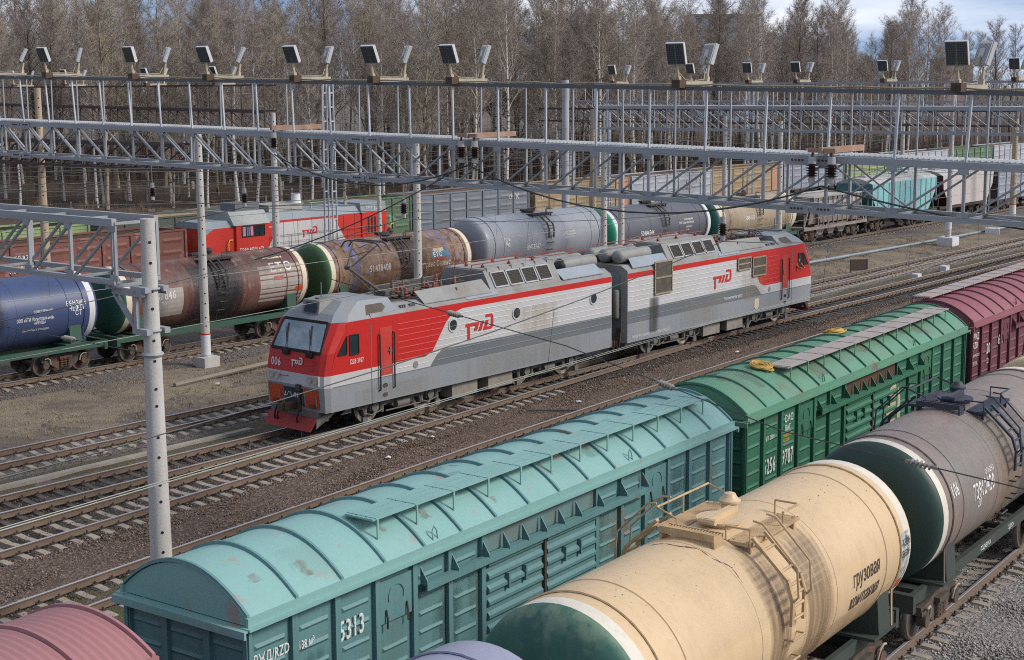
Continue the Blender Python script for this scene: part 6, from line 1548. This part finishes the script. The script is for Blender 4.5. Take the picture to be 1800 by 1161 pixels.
m_ = MB(); tankpatch(m_, 4.5, 5.0, R(-20), R(-10), 2.68, 1.5, 0); m_.build('hazard_placard', [ORG], t_)
spill(t_, 'oil_spill', (.025, .025, .03), -2.3, 1.9, -80, 150, 2.68, 1.5, .012, sx=4, amt=1.5); spill(t_, 'oil_spill', (.025, .025, .03), -1.4, 1.2, -80, 150, 2.68, 1.5, .0125, sx=4, amt=1.5); spill(t_, 'thin_oil_spill', (.045, .035, .035), -4.6, 4.8, 18, 150, 2.68, 1.5, .0115, sx=3, amt=.6)
m_ = MB(); tankpatch(m_, 2.3, 4.9, R(-34), R(34), 2.68, 1.5, 0, .004); m_.build('primer_patch', [ETG], t_); m_ = MB(); tankpatch(m_, -3.9, -2.2, R(-34), R(16), 2.68, 1.5, 0, .004); m_.build('primer_patch', [ETG], t_)
m_ = MB(); tankpatch(m_, 3.15, 3.75, R(6), R(13), 2.68, 1.5, 0, .009); tankpatch(m_, 2.9, 4.1, R(49), R(53), 2.68, 1.5, 1, .009); m_.build('company_mark', [mat('faded_red_mark', (.35, .13, .1), .7), CRR], t_)
T5('rusty brown tank wagon with blue patches and mossy green left end', 2, 1.5, 2.68, 10.5, RBL, DG3, CRR, GF, GFG, detail=0, zones=[(-3.6, -3.3, 5, mat('blue_band', (.12, .13, .30), .5, dirt=.4, dcol=(.15, .09, .05))), (3.3, 3.5, 5, None)], ends=(1, 0), letters=[('51478408', .48, -2.6, R(-4), .75, WHT), ('71', .25, -4.1, R(14), .8, WHT), ('Балтранс Сервис', .42, .9, R(-10), .7, CRR)])
bb = [o for o in bpy.data.objects if o.name.startswith('tank_wagon') and abs(o.location.x-x5[2]) < .1][0]
spill(bb, 'oil_spill', (.025, .025, .03), -.7, 2.0, -80, 150, 2.68, 1.5, .012, sx=4, amt=1.5); spill(bb, 'oil_spill', (.025, .025, .03), -.3, 1.6, -80, 150, 2.68, 1.5, .0125, sx=4, amt=1.5); spill(bb, 'rust_streak', (.10, .05, .03), -4.9, 4.9, -75, 80, 2.68, 1.5, .0115, sx=5, amt=.7)
m_ = MB(); tankpatch(m_, 2.1, 3.4, R(8), R(20), 2.68, 1.5, 0); tankpatch(m_, 2.3, 3.1, R(20), R(27), 2.68, 1.5, 1); tankpatch(m_, 2.4, 3.0, R(1), R(8), 2.68, 1.5, 2); m_.build('company_mark', [mat('mark_blue', (.03, .22, .36), .6), CRR, LOGO], bb)
lm = MB(); letter_tank(lm, 'ЕТС', .34, 2.2, 2.68, 1.508, R(9.5), sx=1.0); lm.build('lettering', [CRR], bb)
T5('smooth light grey tank wagon, largest of the far row', 3, 1.62, 2.98, 10.9, GRY, GRY, GRY, GF, GFG, detail=0, rings=(0, 0), letters=[('50478767', .44, -2.2, R(-13), .72, WHT), ('90', .34, -3.9, R(-2), .8, WHT), ('ГАЗЫ', .26, -4.1, R(10), .7, WHT), ('65', .26, -4.0, R(3), .8, WHT), ('СОБСТВЕННИК', .15, 1.5, R(12), .8, WHT), ('ООО «Транспортная»', .15, 1.2, R(7), .8, WHT), ('ПРИПИСАН К СТ', .12, 1.5, R(1), .8, WHT)])
T5('slate grey tank wagon with bright emerald left end and white rings', 4, 1.6, 2.75, 10.9, DGY, EGR, CONCW, GF, GFG, detail=0, ends=(1, 1), rings=(1, 1), letters=[('50484544', .46, -2.8, R(-10), .75, WHT), ('Собственник', .2, 2.2, R(14), .8, WHT), ('ООО Трансойл Резерв', .2, 1.6, R(6), .75, WHT), ('ПРИПИСАН', .15, 2.4, R(-4), .8, WHT), ('ТО НЕ', .15, 2.4, R(-11), .8, WHT)], ringw=.3)
T5('rust stained beige tank wagon with teal left end and cream ring', 5, 1.55, 2.6, 10.6, RBE, TGB, CRR, GF, GFG, detail=0, ringw=.75, ends=(1, 0), rings=(1, 1), letters=[('50454513', .42, -2.0, R(-2), .72, WHT)])
GH = 'hopper wagons behind the locomotive'
hopper('low rusty open hopper wagon with bare ribs, next to the beige tank wagon', (103.3, 54.6, 0), 0, 10.4, mat('ore_hopper_paint', (.28, .235, .215), .7, dirt=.6, dcol=(.10, .08, .07), dscale=1.5), MC['ore_hopper_paint'], mat('pale_load', (.42, .41, .40), .9), GH, 'ore')
hopper('turquoise grain hopper wagon with pale roof and pink graffiti', (115.3, 54.6, 0), 0, 13.2, mat('aqua_paint', (.22, .47, .49), .5, dirt=.25, streak=.3, patch=[((.42, .26, .34), .60, .64, .9)]), mat('aqua_end', (.07, .22, .24), .6, dirt=.4), mat('pale_hopper_roof', (.42, .42, .40), .7, dirt=.4), GH, 'grain')
hopper('white cement hopper wagon with dark maroon end', (128.6, 54.6, 0), 0, 12.2, mat('dusty_white', (.48, .44, .42), .7, dirt=.4, dcol=(.36, .25, .23), streak=.3, dscale=.5), mat('maroon_end', (.075, .022, .022), .6), mat('dusty_white_roof', (.48, .46, .44), .7), GH, 'cement')
BG = mat('blue_grey_paint', (.25, .28, .34), .6, dirt=.35, dcol=(.19, .17, .16), streak=.35, rust=.05)
GG = 'gondola wagons'
gondola('blue grey gondola wagon behind the white hopper wagon at the right edge', (142.3, 54.6, 0), 0, 13.4, BG, GG, endcol=mat('dark_end', (.09, .09, .10), .8))
# diesel's neighbours on its track
RBG = mat('red_brown_paint', (.19, .075, .06), .65, dirt=.45, dcol=(.10, .05, .04), streak=.3, patch=[((.30, .14, .13), .56, .62, 1.2)])
gondola('long red brown gondola wagon in front of the diesel locomotive, with white numbers', (46.9, 70.9, 0), 0, 13.4, RBG, GG, letters=[('РЖД/RZD', .36, -4.9, 2.95, .8, WHT), ('56883498', .5, -4.9, 2.3, .8, WHT)])
gondola('red brown gondola wagon cut by the left edge', (33, 70.9, 0), 0, 13.4, RBG, GG)
LGN = mat('light_green_paint', (.26, .36, .16), .65, dirt=.4, dcol=(.12, .14, .07), streak=.3, rust=.1); DGN = mat('dark_olive_green', (.075, .095, .075), .7, dirt=.4, dcol=(.12, .10, .08))
MGN = mat('mid_green_paint', (.085, .16, .09), .65, dirt=.4, dcol=(.14, .11, .08), streak=.3, patch=[((.16, .34, .22), .6, .64, 1.1)]); TAN = mat('tan_rust_paint', (.33, .26, .16), .7, dirt=.5, dcol=(.20, .12, .07), streak=.4, rust=.15, rcol=(.25, .12, .05))
TAN2 = mat('tan_orange_paint', (.34, .25, .15), .7, dirt=.5, dcol=(.2, .13, .08), streak=.4); LGY = mat('light_grey_paint', (.36, .385, .42), .65, dirt=.35, dcol=(.24, .21, .19), streak=.3)
OLV = mat('olive_green_paint', (.24, .29, .14), .65, dirt=.4, dcol=(.14, .12, .08), streak=.35); DKI = mat('dark_interior', (.03, .028, .03), .9); BRI = mat('brown_interior', (.15, .095, .065), .85, dirt=.6, dcol=(.08, .06, .05), dscale=1.2); ORE = mat('salmon_panel', (.5, .24, .15), .7, dirt=.3)
zt = 3.95
M2 = [(44.2, LGN, DKI, 'pale lime green gondola wagon with black inside, far left'), (58.1, DGN, mat('flaking_tan', (.36, .28, .20), .9, dirt=.6, dcol=(.2, .12, .07), dscale=1.0, streak=.3), 'dark olive gondola wagon beyond the red brown one'), (71.9, MGN, BRI, 'mid green gondola wagon beyond the diesel locomotive'), (85.75, mat('slate_blue_paint', (.165, .19, .225), .6, dirt=.45, dcol=(.12, .11, .11), streak=.35), BRI, 'slate blue gondola wagon with white letters above the light grey tank wagon'),
      (99.8, TAN, BRI, 'tan rusty gondola wagon with a salmon right end'), (113.5, LGY, BRI, 'light grey gondola wagon with pink graffiti behind the pole pair'), (126.9, TAN2, BRI, 'brown tan gondola wagon with salmon end, right of the light grey one'), (140.6, BG, BRI, 'blue grey gondola wagon right of the brown tan one'), (154.5, OLV, BRI, 'olive green gondola wagon at the right'), (168.4, LGY, BRI, 'whitish gondola wagon right of the olive green one'), (182.3, MGN, BRI, 'distant green gondola wagon at far right'), (196.2, LGY, BRI, 'last distant pale gondola wagon at far right')]
for x, mt_, inn, lb in M2:
    ls = [('ФГК', .62, 4.1, 2.9, .95, WHT)] if 'slate' in lb else [('61', .5, -5.8, 2.7, .8, WHT)] if 'tan rusty' in lb else [('ОПП', .5, 4, 2.8, .8, WHT)] if 'pink' in lb else [('ГТ', .8, -4.0, 2.4, .9, CRR)] if 'mid green gondola' in lb else []
    gg = gondola(lb, (x, 76.5, .12), 0, 13.3, mt_, GG, inner=inn, ztop=zt-.1, letters=ls)
    if 'salmon' in lb: MB().box((4.75, -1.54, 1.3), (6.5, -1.53, zt-.15)).build('painted_panel', [ORE], gg)
    if 'pink' in lb:
        pk = MB(); letter(pk, 'kp', 1.1, (2.2, -1.535, 2.3), sx=.8); pk.build('graffiti', [mat('pink_spray', (.55, .2, .28), .7)], gg)

# scraps of litter on the gravel
rnd = random.Random(21)
for i, (x, y, lb) in enumerate(((33.6, 33.3, 'small white scrap of litter on the ballast before the locomotive front'), (36.6, 34.1, 'grey flat scrap lying on the reddish ballast'), (44.4, 33.6, 'tiny white scrap on the ballast below the first logo'), (57.5, 34.4, 'pale torn scrap on the ballast before the rear section'), (32.6, 10.6, 'crumpled white scrap on the grey gravel at lower right'), (38, 47.5, 'small pale scrap in the dry grass strip'))):
    b = MB(); n_ = 6
    b.add([(.16*rnd.uniform(.6, 1)*cos(2*pi*k/n_), .12*rnd.uniform(.6, 1)*sin(2*pi*k/n_), rnd.uniform(0, .07)) for k in range(n_)] + [(0, 0, .09)], [(k, (k+1) % n_, n_) for k in range(n_)])
    tag(b.build('paper_scrap', [CONCW], None, (x, y, GZ+.02), i), lb, 'litter')

# ================================================================ driver at the cab window
def person(label, o):
    me = bpy.data.meshes.new('person')
    V = [(0, .35, 0), (0, .3, .28), (0, .22, .52), (0, .17, .62), (0, .13, .74), (.20, .2, .50), (.25, .05, .28), (.12, -.12, .22), (-.20, .2, .50), (-.25, .05, .28), (-.12, -.12, .22)]
    E = [(0, 1), (1, 2), (2, 3), (3, 4), (2, 5), (5, 6), (6, 7), (2, 8), (8, 9), (9, 10)]
    rad = [.16, .17, .14, .06, .11, .075, .055, .045, .075, .055, .045]
    me.from_pydata([Vector(v) for v in V], E, [])
    ob = put('person', me, None, o); ob.modifiers.new('skin', 'SKIN').use_smooth_shade = True; ob.modifiers.new('sub', 'SUBSURF').levels = 1
    for i, q in enumerate(me.skin_vertices[0].data): q.radius = (rad[i], rad[i]); q.use_root = i == 0
    n2 = bpy.data.meshes.new_from_object(ob.evaluated_get(bpy.context.evaluated_depsgraph_get())); ob.modifiers.clear(); ob.data = n2
    n2.materials.clear(); n2.materials.append(mat('orange_vest', (.55, .12, .02), .8, dirt=.1)); n2.materials.append(mat('skin', (.42, .24, .17), .6, dirt=0, streak=0, fine=0))
    for p in n2.polygons: p.material_index = 1 if p.center.z > .6 or p.center.y < -.09 else 0
    hair = MB().lathe((0, .16, .74), (0, 0, 1), [(0, .115), (.05, .112), (.09, .08), (.115, .0)], 12).build('hair', [mat('dark_hair', (.03, .02, .015), .8)], ob)
    return tag(ob, label, 'person')
person('driver in an orange vest looking out of the rear locomotive cab window', (66.5, 36.1, 2.45))

# ================================================================ trees
def trunk_mat(name, col, mark, amt, bscale):
    M = bpy.data.materials.new(name); M.use_nodes = True; n, l = M.node_tree.nodes, M.node_tree.links; b = n['Principled BSDF']; b.inputs['Roughness'].default_value = .9; b.inputs['Specular IOR Level'].default_value = .1
    t = n.new('ShaderNodeTexCoord'); mp_ = n.new('ShaderNodeMapping'); mp_.inputs['Scale'].default_value = (2.2, 2.2, bscale); l.new(t.outputs['Object'], mp_.inputs['Vector'])
    q = n.new('ShaderNodeTexNoise'); q.inputs['Scale'].default_value = 1.3; q.inputs['Detail'].default_value = 4; l.new(mp_.outputs[0], q.inputs['Vector'])
    r = n.new('ShaderNodeMapRange'); r.inputs['From Min'].default_value = amt; r.inputs['From Max'].default_value = amt+.07; l.new(q.outputs['Fac'], r.inputs['Value'])
    m_ = n.new('ShaderNodeMix'); m_.data_type = 'RGBA'; m_.inputs['A'].default_value = (*col, 1); m_.inputs['B'].default_value = (*mark, 1); l.new(r.outputs[0], m_.inputs['Factor']); l.new(m_.outputs['Result'], b.inputs['Base Color']); return M
BIRCH = trunk_mat('birch_bark', (.56, .53, .49), (.05, .042, .038), .56, 5.5)
BARK = trunk_mat('tan_bark', (.29, .24, .18), (.10, .08, .06), .5, .8)
BARKD = trunk_mat('dark_bark', (.13, .105, .09), (.05, .04, .035), .5, .8)
TWB = stmat('birch_twig', [(.34, .28, .235), (.44, .375, .325), (.38, .315, .265), (.56, .495, .44)])
TWT = stmat('tan_twig', [(.38, .32, .245), (.46, .40, .31), (.31, .26, .20), (.52, .455, .36)])
TWD = stmat('dark_twig', [(.27, .22, .185), (.35, .29, .25), (.22, .185, .155), (.42, .36, .31)])
def tree_meshes(seed, H, kind):
    rg = random.Random(seed); tk_, cr_ = MB(), MB()
    lean = rg.uniform(-.014, .014), rg.uniform(-.014, .014); r0 = H*(.0078 if kind == 'birch' else .0095)
    def axis(z): return Vector((lean[0]*z+.18*sin(z*.35+seed), lean[1]*z+.18*cos(z*.3+seed*2), z))
    pts = [axis(H*i/14) for i in range(15)]; tk_.tube([pts[0]-Vector((0, 0, .4))]+pts[1:12], [r0*1.3]+[r0*(1-.062*i) for i in range(1, 12)], 8)
    cr_.tube(pts[11:], [r0*.33, r0*.2, r0*.12, r0*.05], 4, 1)
    def twig(p, q, r): 
        d = (q-p); a = d.cross(Vector((rg.uniform(-1, 1), rg.uniform(-1, 1), .3)))
        if a.length < 1e-6: return
        a = a.normalized()*r; b = d.cross(a).normalized()*r*.9; cr_.add([p-a, p+a*.7+b, q], [(0, 1, 2)], 0); cr_.add([p-b, p+b, q], [(0, 1, 2)], 0)
    zb = {'birch': .38, 'tan': .26, 'dark': .3, 'bushy': .15}[kind]; nb = {'birch': 44, 'tan': 46, 'dark': 52, 'bushy': 60}[kind]
    for i in range(nb):
        u = zb+(1-zb)*(i/nb)**.9*.97; z = H*u; p = axis(z); az = i*2.4+rg.uniform(-.5, .5)
        L = H*(.33 if kind != 'birch' else .29)*(1-u*.72)*rg.uniform(.6, 1.15); el = R(rg.uniform(30, 66)); rb = max(.012, r0*.34*(1-u)*1.3+.008)
        d = Vector((cos(az)*cos(el), sin(az)*cos(el), sin(el))); q = [p]; dd = d.copy()
        for k in range(4):
            dd = (dd+Vector((rg.uniform(-.22, .22), rg.uniform(-.22, .22), rg.uniform(-.02, .22)))).normalized(); q.append(q[-1]+dd*L/4)
        cr_.tube(q, [rb, rb*.75, rb*.5, rb*.35, rb*.15], 3, 1 if rb > .022 else 0, False)
        ns = 11
        for s in range(ns):
            t = .2+.8*s/ns; k = min(3, int(t*4)); b0 = q[k].lerp(q[k+1], t*4-k); sd_ = (dd+Vector((rg.uniform(-1, 1), rg.uniform(-1, 1), rg.uniform(-.25, .7)))).normalized(); l2 = L*.42*rg.uniform(.5, 1.1)*(1.15-t*.6)
            m_ = b0+sd_*l2*.5+Vector((0, 0, .04*l2)); e = m_+(sd_+Vector((0, 0, rg.uniform(-.3, .35)))).normalized()*l2*.5; twig(b0, m_+(m_-b0)*.15, rb*.32+.006); twig(m_, e, .010)
            for w_ in range(6):
                st = b0.lerp(m_, rg.random()) if w_ < 2 else m_.lerp(e, rg.random()); td = (sd_*.7+Vector((rg.uniform(-1, 1), rg.uniform(-1, 1), rg.uniform(-.6, .8)))).normalized(); twig(st, st+td*rg.uniform(.4, 1.1), .011)
    tb, tw = {'birch': (BIRCH, TWB), 'tan': (BARK, TWT), 'dark': (BARKD, TWD), 'bushy': (BARK, TWT)}[kind]
    return tk_.mesh('trunk', [tb]), cr_.mesh('crown', [tw, tb if kind != 'birch' else mat('birch_branch', (.46, .42, .38), .9, dirt=.4, streak=0)])
KINDS = []
for i, (k, H) in enumerate([('birch', 21), ('birch', 18.5), ('birch', 22.5), ('tan', 21.5), ('tan', 18), ('dark', 20), ('dark', 22), ('bushy', 17), ('birch', 16)]): KINDS.append((k, H, tree_meshes(40+i, H, k)))
LBL = {'birch': ('birch_tree', 'bare birch with white black-marked trunk and thin purplish twigs in the wood'), 'tan': ('bare_tree', 'bare tan branched tree without leaves in the wood'), 'dark': ('bare_tree', 'dark bare tree with dense fine twigs in the wood'), 'bushy': ('bare_tree', 'broad bushy bare tan tree branching low in the wood')}
def tree(i, x, y, z, s, rz, label=None):
    k, H, (mt_, mc_) = KINDS[i]; nm, lb = LBL[k]
    t = thing(nm, label or lb, 'tree', (x, y, z), rz, {'birch': 'birches of the wood', 'tan': 'tan trees of the wood', 'dark': 'dark trees of the wood', 'bushy': 'broad trees of the wood'}[k]); t.scale = (s, s, s)
    put('trunk', mt_, t); put('crown', mc_, t)
CAMF = (cos(PSI), sin(PSI)); rg = random.Random(77); placed = []
def polar(px, D):
    """ground point at distance D along the bearing that lies px (0..1) across the view"""
    a = PSI+math.atan((.5-px)*36/51.5); return D*cos(a)/cos(a-PSI), D*sin(a)/cos(a-PSI)
n_t = 0; tries = 0
while n_t < 292 and tries < 9000:
    tries += 1
    px = rg.uniform(-.06, 1.06); D0 = 150+62*max(0, px-.45)*1.6; D = D0+ (rg.random()**1.7)*72
    x, y = polar(px, D)
    if y < 92: continue
    if px < .34 and 168 < D < 176: continue
    if any((x-a)**2+(y-b)**2 < (2.4 if D < 190 else 1.6)**2 for a, b in placed): continue
    placed.append((x, y))
    hcut = 1.0 if px < .6 else max(.70, 1.0-.9*(px-.6))
    wts = [4, 4, 4, 1.6, 1.6, 1.8, 1.5, .8, 3.4] if px > .2 else [2.2, 2, 2, 2.6, 2.2, 2.2, 2, 1.3, 1.5]
    i = rg.choices(range(9), wts)[0]
    s = rg.uniform(.92, 1.2)*hcut*(D/165)**.7
    tree(i, x, y, GZ+rg.uniform(0, .3)-.05, s, rg.uniform(0, 6.28)); n_t += 1
# individual near trees that stand out
for (i, px, D, s, lb) in ((3, .105, 148, 1.12, 'tall tan tree standing in front of the wood at the left, branching high'), (0, .233, 150, 1.0, 'slim birch with clean white trunk beside the asphalt path'), (7, .535, 160, 1.2, 'broad tan tree crown catching light in the middle of the wood'), (2, .62, 158, 1.0, 'pale birch with spreading limbs left of the large right floodlight'), (6, .78, 172, .98, 'tall dark crowned tree against the sky, left of the blue gap'), (5, .868, 178, .98, 'rounded dark crowned tree in front of the blue sky')):
    x, y = polar(px, D); k = KINDS[i][0]; tree(i, x, y, GZ, s, i*1.3, lb)
# the wood behind them, one mass nobody could count
def merge(name, items, slot_of):
    Vs, Fs, Ms, off = [], [], [], 0
    for me, M_, mo in items:
        n = len(me.vertices); co = np.empty(n*3); me.vertices.foreach_get('co', co); co = co.reshape(-1, 3); R3 = np.array(M_.to_3x3()); co = co@R3.T+np.array(M_.translation)
        tris = me.loop_triangles; me.calc_loop_triangles(); k = len(me.loop_triangles); tr = np.empty(k*3, np.int32); me.loop_triangles.foreach_get('vertices', tr)
        Vs.append(co); Fs.append(tr+off); Ms.append(np.full(k, mo, np.int32)); off += n
    V = np.concatenate(Vs); F = np.concatenate(Fs); M_ = np.concatenate(Ms); nf = len(M_)
    me = bpy.data.meshes.new(name); me.vertices.add(len(V)); me.vertices.foreach_set('co', V.reshape(-1)); me.loops.add(3*nf); me.loops.foreach_set('vertex_index', F)
    me.polygons.add(nf); me.polygons.foreach_set('loop_start', np.arange(0, 3*nf, 3, dtype=np.int32)); me.polygons.foreach_set('loop_total', np.full(nf, 3, np.int32)); me.polygons.foreach_set('material_index', M_); me.update(); return me
items = []
for k in range(46):
    px = -.05+1.1*(k+rg.random())/46; D = rg.uniform(225, 290); x, y = polar(px, D); i = rg.choice((0, 1, 2, 5, 6, 3))
    s = rg.uniform(1.0, 1.28)*(1 if px < .6 else max(.62, 1-1.0*(px-.6)))
    M_ = Matrix.Translation((x, y, GZ)) @ Matrix.Rotation(rg.uniform(0, 6.28), 4, 'Z') @ Matrix.Scale(s, 4)
    items += [(KINDS[i][2][0], M_, 1), (KINDS[i][2][1], M_, 0)]
me = merge('far_woods', items, None); me.materials.append(TWD); me.materials.append(BARKD)
struct(put('far_woods', me), 'stuff')
# undergrowth and brush
b = MB(); rg2 = random.Random(5)
for _ in range(1700):
    px = rg2.uniform(-.05, 1.05); D = rg2.uniform(128, 215)+40*max(0, px-.5); x, y = polar(px, D)
    if y < 88 or (px < .36 and 140 < D < 176 and rg2.random() < .75): continue
    hh = rg2.uniform(.7, 2.4)
    for _ in range(22):
        a = rg2.uniform(0, 6.28); r = rg2.uniform(.1, 1.0)*hh*.6; p = Vector((x+rg2.uniform(-.5, .5), y+rg2.uniform(-.5, .5), GZ)); q = p+Vector((r*cos(a), r*sin(a), hh*rg2.uniform(.5, 1))); w_ = Vector((sin(a), -cos(a), 0))*.015
        b.add([p-w_, p+w_, q], [(0, 1, 2)]); m_ = p.lerp(q, .55); q2 = m_+Vector((rg2.uniform(-.5, .5), rg2.uniform(-.5, .5), hh*.35)); b.add([m_-w_*.7, m_+w_*.7, q2], [(0, 1, 2)])
for _ in range(700):
    px = rg2.uniform(-.05, 1.05); D = rg2.uniform(152, 235)+40*max(0, px-.5); x, y = polar(px, D)
    if y < 95: continue
    hh = rg2.uniform(4, 10); r_ = rg2.uniform(.025, .06); p = Vector((x, y, GZ-.1)); q = p+Vector((rg2.uniform(-.4, .4), rg2.uniform(-.4, .4), hh)); b.tube([p, p.lerp(q, .5), q], [r_, r_*.7, .01], 4, 0, False)
    for _ in range(9):
        m_ = p.lerp(q, rg2.uniform(.3, .95)); e = m_+Vector((rg2.uniform(-1, 1), rg2.uniform(-1, 1), rg2.uniform(.3, 1.3)))*.9; w_ = Vector((.012, -.012, 0)); b.add([m_-w_, m_+w_, e], [(0, 1, 2)])
for _ in range(1500):
    px = rg2.uniform(-.05, 1.05); D = rg2.uniform(185, 262)+30*max(0, px-.5); x, y = polar(px, D); hh = rg2.uniform(3, 8)
    if y < 100: continue
    for _ in range(14):
        a = rg2.uniform(0, 6.28); p = Vector((x+rg2.uniform(-1.2, 1.2), y+rg2.uniform(-1.2, 1.2), GZ)); q = p+Vector((rg2.uniform(.1, .9)*cos(a), rg2.uniform(.1, .9)*sin(a), hh*rg2.uniform(.4, 1))); w_ = Vector((sin(PSI), -cos(PSI), 0))*.03
        b.add([p-w_, p+w_, q], [(0, 1, 2)], 1); m_ = p.lerp(q, .5); q2 = m_+Vector((rg2.uniform(-.9, .9), rg2.uniform(-.9, .9), hh*.3)); b.add([m_-w_*.6, m_+w_*.6, q2], [(0, 1, 2)], 1)
struct(b.build('undergrowth', [stmat('brush_twig', [(.13, .09, .07), (.19, .14, .10), (.23, .16, .10), (.10, .075, .06)]), stmat('thicket_twig', [(.075, .056, .05), (.11, .083, .072), (.06, .046, .042), (.14, .11, .095)])]), 'stuff')

# ================================================================ cemetery at the edge of the wood
GRAN = [mat('pale_granite', (.40, .39, .37), .7, dirt=.4), mat('grey_granite', (.20, .20, .20), .6, dirt=.3), mat('dark_granite', (.045, .047, .05), .35, dirt=.2), mat('white_marble', (.55, .54, .52), .6, dirt=.3), mat('red_granite', (.20, .07, .06), .5, dirt=.2)]
def stone_mesh(kind):
    b = MB()
    if kind == 0: b.prism([(-.3, -.07, 0)] + [(.3*cos(a), -.07, .85+.22*sin(a)) for a in [pi-pi*i/10 for i in range(11)]] + [(.3, -.07, 0)], (0, .14, 0))
    elif kind == 1: b.prism([(-.26, -.14, .3), (-.16, -.09, 1.75), (.16, -.09, 1.75), (.26, -.14, .3)], (0, .25, 0)).add([(-.16, -.09, 1.75), (.16, -.09, 1.75), (.16, .16, 1.75), (-.16, .16, 1.75), (0, .03, 1.95)], [(0, 1, 4), (1, 2, 4), (2, 3, 4), (3, 0, 4)])
    elif kind == 2: b.box((-.42, -.07, .1), (.42, .07, 1.05))
    else: b.box((-.07, -.06, 0), (.07, .06, 1.5)).box((-.38, -.06, .95), (.38, .06, 1.1))
    return b
def base_mesh(): return MB().box((-.5, -.25, 0), (.5, .25, .3)).box((-.48, -1.9, 0), (.48, -.25, .12))
SM = {}; BS = base_mesh().mesh('plinth', GRAN[1])
CLR = ('pale', 'grey', 'dark', 'white', 'reddish'); KND = ('round topped gravestone', 'obelisk gravestone', 'square gravestone slab', 'stone cross grave')
n_g = 0; rg3 = random.Random(31)
while n_g < 72:
    px = rg3.uniform(0, .62) if n_g < 60 else rg3.uniform(.55, .8); D = rg3.uniform(140, 182); x, y = polar(px, D)
    if y < 90 or (px < .36 and 150 < D < 158): continue
    k, cidx = rg3.choice((0, 0, 1, 2, 2, 3)), rg3.choice((0, 0, 1, 1, 2, 2, 3, 4))
    if (k, cidx) not in SM: SM[(k, cidx)] = stone_mesh(k).mesh('headstone', GRAN[cidx])
    t = thing('gravestone', '%s %s among the tree trunks of the cemetery' % (CLR[cidx], KND[k]), 'gravestone', (x, y, GZ+.0), rg3.uniform(-.4, .4)+R(35), '%s %ss of the cemetery' % (CLR[cidx], KND[k]))
    s = rg3.uniform(.8, 1.35); t.scale = (s, s, s)
    put('headstone', SM[(k, cidx)], t); put('plinth', BS, t); n_g += 1
pp = []
for (px, D, w_) in ((.165, 140, 1.6), (.22, 150, 1.7), (.27, 162, 1.9), (.31, 180, 2.0), (.36, 205, 2.0), (.40, 240, 2)):
    x, y = polar(px, D); pp.append((x, y, w_))
b = MB(); v = []
for i, (x, y, w_) in enumerate(pp):
    a, c = pp[max(0, i-1)], pp[min(len(pp)-1, i+1)]; d = Vector((c[0]-a[0], c[1]-a[1], 0)).normalized(); n_ = Vector((-d.y, d.x, 0))*w_*1.6
    v += [(x-n_.x, y-n_.y, GZ+.12), (x+n_.x, y+n_.y, GZ+.12)]
b.add(v, [(2*i, 2*i+1, 2*i+3, 2*i+2) for i in range(len(pp)-1)]); struct(b.build('path', [G_PATH]))
# far apartment blocks beyond the wood
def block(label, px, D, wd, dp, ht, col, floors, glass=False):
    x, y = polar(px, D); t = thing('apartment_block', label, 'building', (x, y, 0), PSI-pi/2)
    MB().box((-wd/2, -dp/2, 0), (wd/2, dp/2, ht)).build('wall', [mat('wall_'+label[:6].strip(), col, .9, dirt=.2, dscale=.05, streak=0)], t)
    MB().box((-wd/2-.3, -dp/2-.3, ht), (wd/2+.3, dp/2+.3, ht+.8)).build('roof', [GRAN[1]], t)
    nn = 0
    for f in range(floors):
        z = ht*(f+.35)/floors
        if z < 8 or nn > 90: continue
        for k in range(int(wd/4.5)):
            xx = -wd/2+2+4.5*k
            if nn < 96: MB().box((xx, -dp/2-.05, z), (xx+2.2, -dp/2-.02, z+1.5)).build('window', [GLASS], t); nn += 1
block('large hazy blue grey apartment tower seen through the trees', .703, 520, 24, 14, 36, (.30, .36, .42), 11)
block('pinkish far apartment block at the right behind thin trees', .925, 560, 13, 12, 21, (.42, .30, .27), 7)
